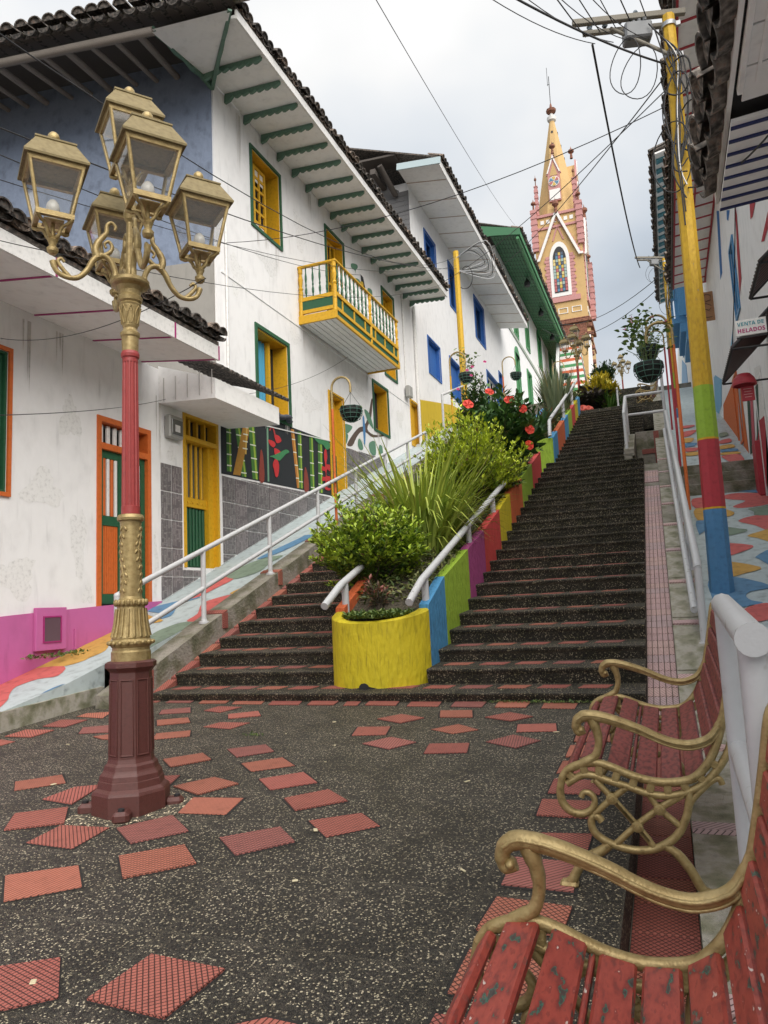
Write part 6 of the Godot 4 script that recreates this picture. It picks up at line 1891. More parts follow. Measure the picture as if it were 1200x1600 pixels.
# ---------- street lamps ----------
func square_ring(st: SurfaceTool, h0: float, y0: float, h1: float, y1: float, w: float) -> void:   # four bars of a tapering square frame
	for k in 4:
		var r := Basis(Vector3.UP, PI / 2 * k)
		quad(st, r * Vector3(-h0, y0, h0), r * Vector3(h0, y0, h0), r * Vector3(h1, y1, h1), r * Vector3(-h1, y1, h1))
		quad(st, r * Vector3(h0 - w, y0, h0 - w), r * Vector3(-h0 + w, y0, h0 - w), r * Vector3(-h1 + w, y1, h1 - w), r * Vector3(h1 - w, y1, h1 - w))
		quad(st, r * Vector3(-h1, y1, h1), r * Vector3(h1, y1, h1), r * Vector3(h1 - w, y1, h1 - w), r * Vector3(-h1 + w, y1, h1 - w))
		quad(st, r * Vector3(h0, y0, h0), r * Vector3(-h0, y0, h0), r * Vector3(-h0 + w, y0, h0 - w), r * Vector3(h0 - w, y0, h0 - w))

func lantern(post: Node3D, xf: Transform3D) -> void:   # origin at the bottom of the glass
	var st := S()
	# corner bars, lower and upper frames
	for k in 4:
		var r := Basis(Vector3.UP, PI / 2 * k)
		var a := r * Vector3(0.098, 0.0, 0.098)
		var b := r * Vector3(0.160, 0.31, 0.160)
		tube(st, [a, b], 0.014, 4)
	square_ring(st, 0.112, -0.012, 0.114, 0.018, 0.03)
	square_ring(st, 0.165, 0.285, 0.172, 0.315, 0.03)
	var l := obj("lantern", st, mats.gold, post)
	l.transform = xf
	# roof: pyramid frustum with lip and cap
	st = S()
	var prof := [[0.19, 0.310], [0.193, 0.322], [0.118, 0.448], [0.124, 0.452], [0.124, 0.462], [0.05, 0.474], [0.02, 0.482]]
	var scaled := []
	for q in prof:
		scaled.append([q[0] * sqrt(2.0), q[1]])
	lathe(st, scaled, 4, Transform3D(), PI / 4, true)
	lathe(st, [[0.0, 0.306], [0.19 * sqrt(2.0), 0.312]], 4, Transform3D(), PI / 4, true)
	obj("lantern_roof", st, mats.lamp_roof, l)
	st = S()
	lathe(st, [[0.016, 0.475], [0.014, 0.50], [0.022, 0.506]], 8)
	ball(st, Vector3(0, 0.532, 0), 0.038, 12)
	obj("finial", st, mats.gold, l)
	for k in 4:
		st = S()
		var r := Basis(Vector3.UP, PI / 2 * k)
		var q := []
		for v in [Vector3(-0.092, 0.015, 0.103), Vector3(0.092, 0.015, 0.103), Vector3(0.150, 0.29, 0.157), Vector3(-0.150, 0.29, 0.157)]:
			q.append(r * v)
		quad(st, q[0], q[1], q[2], q[3])
		obj("lantern_glass", st, mats.lantern_glass, l)
	st = S()
	ball(st, Vector3(0, 0.085, 0), Vector3(0.042, 0.055, 0.042), 12)
	lathe(st, [[0.02, -0.005], [0.028, 0.03]], 8)
	obj("bulb", st, mats.lamp_bulb, l)
	# stem and the four curved brackets below
	st = S()
	lathe(st, [[0.0, -0.205], [0.022, -0.20], [0.034, -0.185], [0.036, -0.165], [0.02, -0.15], [0.026, -0.13], [0.034, -0.115], [0.022, -0.10], [0.012, -0.085], [0.012, 0.0]], 10)
	for k in 4:
		var r := Basis(Vector3.UP, PI / 2 * k + PI / 4)
		var pts := []
		for v in [Vector3(0.018, -0.105, 0), Vector3(0.045, -0.085, 0), Vector3(0.06, -0.055, 0), Vector3(0.085, -0.035, 0), Vector3(0.115, -0.03, 0), Vector3(0.145, -0.01, 0)]:
			pts.append(r * v)
		tube(st, curve(pts, 3), [0.013, 0.012, 0.011, 0.010, 0.012, 0.015], 6)
	square_ring(st, 0.06, -0.012, 0.06, -0.004, 0.058)
	obj("lantern_stem", st, mats.gold, l)

func lamps() -> void:
	mat("lamp_roof", lin(0.50, 0.53, 0.58), 0.7, {"tex": tex.gold, "s": Vector3.ONE * 2.0, "metal": 0.15, "det": tex.wear, "ds": Vector3.ONE * 3.0})
	var glass := mat("lantern_glass", Color(0.75, 0.78, 0.8, 0.09), 0.05)
	glass.transparency = BaseMaterial3D.TRANSPARENCY_ALPHA
	mat("lamp_bulb", lin(0.55, 0.54, 0.5), 0.25)
	var p := thing("street_lamp", "ornate gold and red five-lantern street lamp in front, on a dark red plinth", "street lamp", Vector3(-2.93, -0.245, -3.50), 0.0, "ornate street lamps")
	var turn := -0.65
	# octagonal plinth
	var st := S()
	var c8 := 0.96 / cos(PI / 8)
	var prof := [[0.205, -0.06], [0.205, 0.11], [0.198, 0.125], [0.178, 0.14], [0.172, 0.175], [0.168, 0.178], [0.164, 0.205], [0.150, 0.222], [0.145, 0.232], [0.140, 0.255], [0.126, 0.268], [0.120, 0.29], [0.112, 0.76], [0.116, 0.768], [0.138, 0.79], [0.138, 0.815], [0.124, 0.825], [0.0, 0.826]]
	for q in prof:
		q[0] *= c8
	lathe(st, prof, 8, Transform3D(), turn + PI / 8 + 0.35, true)
	var base := obj("plinth", st, mats.plinth_red, p)
	for k in 8:   # raised frames on the faces
		var a := turn + 0.35 + PI / 4 * k + PI / 4
		st = S()
		var out := Vector3(cos(a), 0, -sin(a))
		var side := Vector3(sin(a), 0, cos(a))
		for e in [[-0.034, 0.31, -0.034, 0.72], [0.034, 0.31, 0.034, 0.72], [-0.034, 0.31, 0.034, 0.31], [-0.034, 0.72, 0.034, 0.72]]:
			var r0 := 0.96 * lerpf(0.120, 0.112, (e[1] - 0.29) / 0.47) + 0.001
			var r1 := 0.96 * lerpf(0.120, 0.112, (e[3] - 0.29) / 0.47) + 0.001
			tube(st, [out * r0 + side * e[0] + Vector3(0, e[1], 0), out * r1 + side * e[2] + Vector3(0, e[3], 0)], 0.005, 5)
		obj("plinth_panel", st, mats.plinth_red, base)
	for k in 4:   # bolted feet
		var a := turn + 0.35 + PI / 2 * k + PI / 4 + PI / 8 * 0.0
		var out := Vector3(cos(a), 0, -sin(a))
		st = S()
		bx(st, out * 0.235 + Vector3(0, 0.02, 0), Vector3(0.10, 0.065, 0.09), Basis(Vector3.UP, a), 0.018)
		var f := obj("foot_lug", st, mats.plinth_red, base)
		st = S()
		lathe(st, [[0.018, 0.05], [0.018, 0.066], [0.0, 0.068]], 6, Transform3D(Basis(), out * 0.25))
		obj("bolt", st, mats.wire, base)
	# gold collar: beads, flutes, leaf cylinder
	st = S()
	lathe(st, [[0.110, 0.82], [0.110, 0.875], [0.104, 0.885], [0.104, 0.90], [0.110, 0.905], [0.118, 0.92], [0.118, 0.935], [0.106, 0.948], [0.108, 0.955], [0.100, 0.985], [0.088, 1.04], [0.080, 1.10], [0.078, 1.13], [0.084, 1.145], [0.084, 1.165], [0.066, 1.175], [0.062, 1.19], [0.060, 1.60], [0.062, 1.63], [0.076, 1.635], [0.078, 1.65], [0.070, 1.668], [0.055, 1.672]], 24)
	var col := obj("gold_collar", st, mats.gold, p)
	st = S()
	for k in 18:
		var a := TAU * k / 18
		var o := Vector3(cos(a), 0, sin(a))
		tube(st, [o * 0.105 + Vector3(0, 0.96, 0), o * 0.092 + Vector3(0, 1.03, 0), o * 0.083 + Vector3(0, 1.12, 0)], [0.010, 0.008, 0.006], 5)
		ball(st, o * 0.122 + Vector3(0, 0.927, 0), Vector3(0.014, 0.014, 0.014), 6)
		ball(st, o * 0.086 + Vector3(0, 1.155, 0), Vector3(0.013, 0.022, 0.013), 6)
	obj("fluting", st, mats.gold, col)
	st = S()
	for s in 3:   # climbing leaf sprigs in low relief
		var a0 := 0.2 + TAU * s / 3
		var pts := []
		for j in 9:
			var a := a0 + 0.30 * sin(j * 0.9)
			pts.append(Vector3(cos(a) * 0.060, 1.21 + 0.045 * j, -sin(a) * 0.060))
		tube(st, curve(pts, 2), 0.004, 5)
		for j in 9:
			for sg in [-1.0, 1.0]:
				var a: float = a0 + 0.30 * sin(j * 0.9) + sg * 0.26
				var c := Vector3(cos(a) * 0.061, 1.225 + 0.045 * j, -sin(a) * 0.061)
				var b := Basis(Vector3.UP, a) * Basis(Vector3(1, 0, 0), sg * 0.5)
				lathe(st, [[0.0, -1.0], [0.5, -0.7], [0.8, -0.1], [0.55, 0.5], [0.0, 1.0]], 6, Transform3D(b * Basis.from_scale(Vector3(0.007, 0.019, 0.012)), c), 0.0, false, true)
	obj("leaf_relief", st, mats.gold, col)
	# fluted red shaft
	st = S()
	var nf := 14
	var ring := []
	for k in nf * 4:
		var a := TAU * k / (nf * 4)
		var r := 1.0 if k % 4 < 2 else 0.90
		ring.append(Vector2(cos(a) * r, sin(a) * r))
	for k in ring.size():
		var p0: Vector2 = ring[k]
		var p1: Vector2 = ring[(k + 1) % ring.size()]
		quad(st, Vector3(p1.x * 0.052, 1.70, p1.y * 0.052), Vector3(p0.x * 0.052, 1.70, p0.y * 0.052), Vector3(p0.x * 0.045, 2.62, p0.y * 0.045), Vector3(p1.x * 0.045, 2.62, p1.y * 0.045))
	lathe(st, [[0.054, 1.665], [0.054, 1.72], [0.050, 1.722]], 20)
	lathe(st, [[0.046, 2.60], [0.046, 2.625], [0.053, 2.632], [0.055, 2.65], [0.050, 2.668]], 20)
	obj("shaft", st, mats.shaft_red, p)
	# gold capital and plate
	st = S()
	lathe(st, [[0.048, 2.665], [0.050, 2.755], [0.056, 2.765], [0.058, 2.785], [0.046, 2.80], [0.040, 2.815], [0.044, 2.825], [0.046, 2.83], [0.062, 2.955], [0.066, 2.965], [0.060, 2.975], [0.070, 2.985], [0.074, 3.01], [0.062, 3.025], [0.066, 3.05], [0.082, 3.075], [0.108, 3.085], [0.116, 3.095], [0.116, 3.115], [0.108, 3.122], [0.0, 3.124]], 24)
	var cap := obj("capital", st, mats.gold, p)
	st = S()
	for k in 8:
		var a := TAU * k / 8
		for s in [-1.0, 1.0]:
			tube(st, curve([Vector3(cos(a) * 0.064, 2.95, sin(a) * 0.064), Vector3(cos(a + s * 0.3) * 0.057, 2.90, sin(a + s * 0.3) * 0.057), Vector3(cos(a + s * 0.12) * 0.049, 2.84, sin(a + s * 0.12) * 0.049)], 3), 0.004, 5)
	obj("capital_leaves", st, mats.gold, cap)
	# centre column, arms, lanterns
	st = S()
	lathe(st, [[0.03, 3.12], [0.026, 3.20], [0.022, 3.5], [0.034, 3.52], [0.04, 3.56], [0.026, 3.60], [0.024, 3.68]], 12)
	obj("centre_column", st, mats.gold, p)
	for k in 4:
		var a := turn + PI / 2 * k - 0.0
		var dir := Vector3(cos(a), 0, -sin(a))
		st = S()
		var on := func(list: Array) -> Array:
			var r := []
			for q in list:
				r.append(dir * q[0] + Vector3(0, q[1], 0))
			return r
		tube(st, curve(on.call([[0.085, 3.11], [0.088, 3.17], [0.12, 3.235], [0.17, 3.25], [0.215, 3.21], [0.25, 3.14], [0.30, 3.085], [0.36, 3.075], [0.415, 3.10], [0.44, 3.16]]), 4), [0.020, 0.018, 0.017, 0.021, 0.019, 0.017, 0.016, 0.015, 0.016, 0.018], 8)
		tube(st, curve(on.call([[0.185, 3.23], [0.20, 3.29], [0.175, 3.35], [0.14, 3.40], [0.135, 3.45], [0.11, 3.475], [0.085, 3.455], [0.09, 3.43]]), 4), [0.024, 0.022, 0.018, 0.015, 0.013, 0.011, 0.010, 0.009], 8)
		tube(st, curve(on.call([[0.16, 3.25], [0.12, 3.28], [0.105, 3.32], [0.125, 3.35], [0.15, 3.33], [0.14, 3.305]]), 4), [0.014, 0.012, 0.011, 0.010, 0.009], 7)
		tube(st, curve(on.call([[0.34, 3.075], [0.375, 3.11], [0.41, 3.16], [0.395, 3.185], [0.375, 3.165]]), 4), [0.014, 0.013, 0.012, 0.010, 0.009], 7)
		var arm := obj("arm", st, mats.gold, p)
		lantern(p, Transform3D(Basis(Vector3.UP, a).scaled_local(Vector3(0.92, 1, 0.92)), dir * 0.44 + Vector3(-0.0, 3.40, 0)))
	lantern(p, Transform3D(Basis(Vector3.UP, turn).scaled_local(Vector3(0.92, 1, 0.92)), Vector3(0, 3.85, 0)))
	copy_of(p, "five-lantern street lamp on a red post at the top of the second planter", Vector3(-2.62, 7.15, -29.2), 0.5)
	copy_of(p, "small distant street lamp standing alone against the sky at the stair top", Vector3(-1.28, 9.40, -38.0), 0.9, 0.78)

# ---------- benches ----------
func bench() -> Node3D:
	var b := thing("bench", "nearest bench with gold scrolled iron arms and peeling red slats, at the bottom corner", "bench", Vector3.ZERO, 0.0, "red slatted benches with gold ends")
	var arm := [[0.1, 0.589], [0.077, 0.581], [0.069, 0.598], [0.076, 0.627], [0.1, 0.643], [0.132, 0.644], [0.179, 0.636], [0.241, 0.617], [0.301, 0.594], [0.359, 0.567], [0.41, 0.549], [0.461, 0.542], [0.506, 0.551], [0.544, 0.571], [0.569, 0.605], [0.591, 0.651]]
	var sup := [[0.128, 0.633], [0.144, 0.591], [0.148, 0.543], [0.132, 0.495], [0.094, 0.47], [0.044, 0.445]]
	var seat := [[0.0, 0.407], [0.027, 0.44], [0.077, 0.462], [0.134, 0.467], [0.188, 0.453], [0.241, 0.431], [0.293, 0.414], [0.352, 0.404], [0.412, 0.407], [0.465, 0.42], [0.504, 0.452], [0.537, 0.498], [0.564, 0.56], [0.590, 0.645], [0.612, 0.74], [0.630, 0.83], [0.648, 0.925], [0.662, 0.95]]
	var scroll := [[0.0, 0.407], [-0.012, 0.354], [-0.003, 0.307], [0.031, 0.277], [0.071, 0.275], [0.104, 0.296], [0.115, 0.328], [0.101, 0.351], [0.077, 0.354], [0.066, 0.336]]
	var lower := [[0.016, 0.384], [0.074, 0.418], [0.122, 0.419], [0.161, 0.405], [0.237, 0.384], [0.311, 0.36], [0.37, 0.355], [0.43, 0.366], [0.491, 0.395], [0.546, 0.446], [0.588, 0.507], [0.61, 0.56]]
	var lines := [[[0.121, 0.405], [0.179, 0.339], [0.259, 0.243], [0.300, 0.19]], [[0.311, 0.36], [0.344, 0.308], [0.409, 0.25]], [[0.236, 0.38], [0.178, 0.335], [0.110, 0.275]], [[0.42, 0.362], [0.344, 0.308], [0.255, 0.238], [0.18, 0.168]], [[0.18, 0.339], [0.262, 0.238], [0.316, 0.165]], [[0.43, 0.36], [0.344, 0.307]]]
	var oval := [[0.135, 0.25], [0.118, 0.268], [0.099, 0.258], [0.097, 0.225], [0.117, 0.194], [0.166, 0.167], [0.244, 0.15], [0.324, 0.163], [0.395, 0.211], [0.435, 0.282], [0.45, 0.342], [0.455, 0.375]]
	var fleg := [[0.155, 0.165], [0.123, 0.138], [0.064, 0.105], [0.028, 0.058], [0.006, 0.02], [-0.02, 0.008]]
	var bleg := [[0.35, 0.175], [0.395, 0.145], [0.436, 0.088], [0.465, 0.03], [0.49, 0.012]]
	var bsc := [[0.566, 0.405], [0.558, 0.424], [0.538, 0.42], [0.506, 0.393], [0.459, 0.342], [0.44, 0.292]]
	for e in 2:
		var z := -1.25 * e
		var on := func(list: Array) -> Array:
			var r := []
			for q in list:
				r.append(Vector3(q[0], q[1], z))
			return r
		var st := S()
		tube(st, curve(on.call(seat), 4), 0.0155, 8, 1.0)
		tube(st, curve(on.call(lower), 4), 0.014, 8)
		tube(st, curve(on.call(scroll), 4), [0.015, 0.016, 0.016, 0.015, 0.014, 0.013, 0.012, 0.012, 0.011, 0.012], 8)
		tube(st, curve(on.call(oval), 4), 0.015, 8)
		tube(st, curve(on.call(bsc), 4), 0.012, 8)
		for l in lines:
			tube(st, curve(on.call(l), 3), 0.0125, 7)
		for q in [[0.179, 0.338], [0.262, 0.24], [0.345, 0.307]]:
			for s in [-1.0, 1.0]:
				lathe(st, [[0.022, 0.0], [0.020, 0.006], [0.010, 0.008], [0.009, 0.014], [0.0, 0.016]], 10, Transform3D(Basis(Vector3(1, 0, 0), PI / 2 * s), Vector3(q[0], q[1], z + 0.010 * s)))
		for q in [[0.035, 0.412, 0.8], [0.085, 0.437, 0.3], [0.14, 0.436, -0.1], [0.2, 0.417, -0.35], [0.26, 0.397, -0.35], [0.32, 0.381, -0.2], [0.38, 0.379, 0.05], [0.44, 0.392, 0.4], [0.495, 0.425, 0.8], [0.54, 0.478, 1.05]]:
			bx(st, Vector3(q[0], q[1], z), Vector3(0.028, 0.045, 0.022), Basis(Vector3(0, 0, 1), q[2]), 0.004)
		obj("end_frame", st, mats.gold, b)
		st = S()
		tube(st, curve(on.call(arm), 5), [0.013, 0.015, 0.018, 0.020, 0.022, 0.022, 0.021, 0.020, 0.019, 0.018, 0.018, 0.018, 0.018, 0.017, 0.016, 0.014], 12)
		tube(st, curve(on.call(sup), 4), [0.020, 0.017, 0.015, 0.016, 0.018, 0.014], 8)
		ball(st, Vector3(0.088, 0.592, z), Vector3(0.014, 0.014, 0.024), 10)
		for s in [-1.0, 1.0]:   # the raised ribs that run along the arm
			var rib := []
			for q in arm.slice(3, 15):
				rib.append(Vector3(q[0], q[1] + 0.004, z + 0.0165 * s))
			tube(st, curve(rib, 3), 0.0058, 6)
			rib = []
			for q in arm.slice(5, 15):
				rib.append(Vector3(q[0] + 0.002, q[1] - 0.014, z + 0.0115 * s))
			tube(st, curve(rib, 3), 0.0045, 6)
		obj("armrest", st, mats.gold, b)
		st = S()
		tube(st, curve(on.call(fleg), 4), [0.018, 0.019, 0.019, 0.018, 0.02, 0.018], 8)
		bx(st, Vector3(-0.005, 0.008, z), Vector3(0.07, 0.024, 0.055), Basis(), 0.01)
		obj("leg", st, mats.gold, b)
		st = S()
		tube(st, curve(on.call(bleg), 4), [0.016, 0.018, 0.018, 0.018, 0.02], 8)
		bx(st, Vector3(0.485, 0.008, z), Vector3(0.07, 0.024, 0.055), Basis(), 0.01)
		obj("leg", st, mats.gold, b)
	for q in [[0.022, 0.418, 0.95, 0.055], [0.105, 0.458, 0.10, 0.078], [0.205, 0.441, -0.36, 0.078], [0.305, 0.403, -0.20, 0.078], [0.395, 0.396, 0.06, 0.078], [0.480, 0.425, 0.55, 0.075]]:
		var st := S()
		bx(st, Vector3(q[0], q[1], -0.625), Vector3(q[3], 0.026, 1.23), Basis(Vector3(0, 0, 1), q[2]), 0.006)
		obj("seat_slat", st, mats.peeling_red, b)
	var st2 := S()
	bx(st2, Vector3(0.254, 0.412, -0.625), Vector3(0.012, 0.02, 1.22), Basis(), 0.003)
	obj("seat_rod", st2, mats.peeling_red, b)
	for q in [[0.530, 0.515, 1.10], [0.566, 0.605, 1.26], [0.594, 0.695, 1.35], [0.613, 0.785, 1.38], [0.632, 0.875, 1.38]]:
		var st := S()
		bx(st, Vector3(q[0] + 0.014, q[1], -0.625), Vector3(0.076, 0.024, 1.23), Basis(Vector3(0, 0, 1), q[2]), 0.006)
		obj("back_slat", st, mats.peeling_red, b)
	return b

func benches() -> void:
	var b := bench()
	b.position = Vector3(-0.478, -0.443, -0.53)
	b.rotation = Vector3(atan(0.07), 0, 0)
	var c := copy_of(b, "second bench, behind the nearest one, with open gold lattice end and faded red slats", Vector3(-0.45, -0.270, -3.02))
	c.rotation = Vector3(atan(0.07), 0, 0)
	for o in c.get_children():
		if String(o.name).begins_with("seat_slat") or String(o.name).begins_with("back_slat") or String(o.name).begins_with("seat_rod"):
			(o as MeshInstance3D).material_override = mats.worn_red
	copy_of(b, "distant gold-ended bench on the landing by the rail at the stair top", Vector3(-0.42, 6.398, -22.9))

# ---------- railings ----------
func rail(label: String, pts: Array, posts: Array, r: float, mid: Array = [], called := "handrail", group := "") -> Node3D:
	var t := thing(called, label, "railing", Vector3.ZERO, 0.0, group)
	var st := S()
	tube(st, pts, r, 10)
	obj("top_rail", st, mats.rail_paint, t)
	for p in posts:
		st = S()
		tube(st, [p[0], p[1]], r * 0.95, 10)
		ball(st, p[1], r * 1.02, 10)
		var po := obj("post", st, mats.rail_paint, t)
		if called != "handrail":
			continue
		st = S()
		lathe(st, [[r * 1.9, 0.035], [r * 1.9, 0.062], [r * 1.1, 0.07], [r * 1.08, 0.085], [r * 0.9, 0.09]], 12, Transform3D(Basis(), p[0] + Vector3(0, 0.0, 0)))
		obj("base_flange", st, mats.rail_paint, po)
	for m in mid:
		st = S()
		tube(st, m, r * 0.9, 10)
		obj("middle_rail", st, mats.rail_paint, t)
	return t

func railings() -> void:
	# along the left kerb
	var pts := []
	var posts := []
	for z in [-6.05, -7.55, -9.17, -10.77, -12.4, -14.0, -15.5, -16.95]:
		var y: float = 1.588 + (-7.55 - z) * 0.362
		posts.append([Vector3(-5.24, left_kerb(z) - 0.05, z), Vector3(-5.24, y, z)])
	pts = [Vector3(-5.24, 1.588 - 1.5 * 0.362, -6.05), Vector3(-5.24, 1.588 + 9.4 * 0.362, -16.95)]
	rail("long pale grey double handrail on the kerb in front of the bamboo mural", pts, posts, 0.033, [[pts[0] + Vector3(0, -0.47, 0), pts[1] + Vector3(0, -0.40, 0)]])
	rail("short pale handrail higher up the left kerb, beyond the plants", [Vector3(-5.24, 6.35, -18.6), Vector3(-5.24, 8.2, -23.6)], [[Vector3(-5.24, 5.0, -18.6), Vector3(-5.24, 6.35, -18.6)], [Vector3(-5.24, 6.6, -23.5), Vector3(-5.24, 8.2, -23.5)]], 0.033)
	# on the planters
	for s in 2:
		var x: float = [-2.26, -3.13][s]
		rail(["thick handrail on the stair side of the long planter", "thick handrail on the mural side of the long planter"][s], [Vector3(x, 0.84, -6.50), Vector3(x, 1.02, -6.84), Vector3(x, 1.05, -6.9), Vector3(x, 2.885, -12.0)], [[Vector3(x, 0.6, -7.02), Vector3(x, 1.07, -7.0)], [Vector3(x, 1.4, -8.9), Vector3(x, 1.73, -8.85)], [Vector3(x, 2.0, -10.4), Vector3(x, 2.28, -10.35)], [Vector3(x, 2.5, -11.95), Vector3(x, 2.87, -11.95)]], 0.039, [], "planter_handrail", "handrails on the planters")
	rail("handrail on the stair side of the upper planter", [Vector3(-2.1, 4.25, -15.75), Vector3(-2.1, 4.62, -15.85), Vector3(-2.1, 4.66, -15.95), Vector3(-2.1, 7.35, -22.6)], [[Vector3(-2.1, 4.9, -18.6), Vector3(-2.1, 5.7, -18.6)], [Vector3(-2.1, 5.8, -20.9), Vector3(-2.1, 6.65, -20.9)]], 0.04, [], "planter_handrail", "handrails on the planters")
	rail("thin handrail on the top planter beside the highest flight", [Vector3(-1.9, 7.3, -24.85), Vector3(-1.9, 7.75, -24.95), Vector3(-1.9, 10.5, -32.0)], [[Vector3(-1.9, 8.3, -28.0), Vector3(-1.9, 8.93, -28.0)]], 0.035, [], "planter_handrail", "handrails on the planters")
	# right side of the stair
	posts = []
	for z in [-7.12, -8.9, -10.7, -12.5, -14.3, -16.1]:
		posts.append([Vector3(0.25, nose(z) - 0.05, z), Vector3(0.25, nose(z) + 0.68, z)])
	rail("long white handrail climbing the gutter side of the stair past the yellow pole", [Vector3(0.25, nose(-7.1) + 0.67, -7.1), Vector3(0.25, nose(-7.2) + 0.70, -7.2), Vector3(0.25, nose(-16.1) + 0.70, -16.1)], posts, 0.036, [[Vector3(0.19, nose(-7.12) + 0.3, -7.12), Vector3(0.19, nose(-16.1) + 0.33, -16.1)]])
	# round the concrete box
	rail("grey handrail round the concrete box halfway up the stair", [Vector3(-0.56, 4.52, -15.68), Vector3(-0.56, 5.28, -17.3), Vector3(-0.50, 5.30, -17.36), Vector3(0.25, 5.30, -17.36)], [[Vector3(-0.56, 3.64, -15.68), Vector3(-0.56, 4.52, -15.68)], [Vector3(-0.56, 3.95, -16.4), Vector3(-0.56, 4.85, -16.4)], [Vector3(-0.56, 4.3, -17.3), Vector3(-0.56, 5.28, -17.3)], [Vector3(0.25, 4.3, -17.36), Vector3(0.25, 6.0, -17.36)]], 0.036, [[Vector3(-0.56, 4.08, -15.68), Vector3(-0.56, 4.84, -17.3), Vector3(-0.50, 4.86, -17.36), Vector3(0.25, 4.86, -17.36)]])
	# short rail behind the benches
	var near := rail("short thick white rail with capped end right behind the benches", [Vector3(0.155, 0.722, -1.75), Vector3(0.155, 0.782, -2.62)], [[Vector3(0.158, -0.32, -1.80), Vector3(0.158, 0.715, -1.80)], [Vector3(0.158, -0.26, -2.58), Vector3(0.158, 0.775, -2.58)]], 0.035, [[Vector3(0.158, 0.28, -1.80), Vector3(0.158, 0.34, -2.58)]])
	var st := S()
	tube(st, [Vector3(0.155, 0.7215, -1.742), Vector3(0.155, 0.722, -1.756)], 0.037, 16)
	obj("end_cap", st, mats.rail_paint, near)
	rail("white landing rail near the distant bench", [Vector3(-0.95, 7.0, -22.8), Vector3(-0.95, 7.05, -24.4)], [[Vector3(-0.95, 6.39, -22.85), Vector3(-0.95, 7.0, -22.85)], [Vector3(-0.95, 6.39, -24.3), Vector3(-0.95, 7.04, -24.3)]], 0.03)

# ---------- plants ----------
func leaf(wide: float, bend: float, segs := 3) -> ArrayMesh:   # one leaf along local +x, folded on its midrib, arching
	var st := S(1)
	for k in segs:
		var t0 := float(k) / segs
		var t1 := float(k + 1) / segs
		var w0 := wide * sin(PI * pow(t0, 0.75)) * 0.5
		var w1 := wide * sin(PI * pow(t1, 0.75)) * 0.5
		var p0 := Vector3(t0, -bend * t0 * t0, 0)
		var p1 := Vector3(t1, -bend * t1 * t1, 0)
		for s in [-1.0, 1.0]:
			var a0 := p0 + Vector3(0, w0 * 0.35, s * w0)
			var a1 := p1 + Vector3(0, w1 * 0.35, s * w1)
			if s > 0:
				if k > 0:
					tri(st, p0, a0, a1)
				tri(st, p0, a1, p1)
			else:
				if k > 0:
					tri(st, p0, a1, a0)
				tri(st, p0, p1, a1)
	st.generate_normals()
	return st.commit()

func leaf_mat(key: String, rough: float) -> StandardMaterial3D:
	if mats.has(key):
		return mats[key]
	var m := mat(key, Color.WHITE, rough, {"vc": true})
	m.backlight_enabled = true
	m.backlight = lin(0.05, 0.09, 0.02)
	return m

func scatter(parent: Node, called: String, me: Mesh, m: Material, xfs: Array, cols: Array) -> void:
	var mm := MultiMesh.new()
	mm.transform_format = MultiMesh.TRANSFORM_3D
	mm.use_colors = true
	mm.mesh = me
	mm.instance_count = xfs.size()
	for i in xfs.size():
		mm.set_instance_transform(i, xfs[i])
		mm.set_instance_color(i, cols[i])
	var o := MultiMeshInstance3D.new()
	o.name = called
	o.multimesh = mm
	o.material_override = m
	o.set_meta("kind", "stuff")
	parent.add_child(o, true)

func facing(dir: Vector3, roll: float) -> Basis:   # local +x along dir, local +y as far up as possible
	var x := dir.normalized()
	var z := x.cross(Vector3.UP)
	if z.length() < 0.05:
		z = Vector3(0, 0, 1)
	z = z.normalized()
	return Basis(x, z.cross(x).normalized(), z) * Basis(Vector3(1, 0, 0), roll)

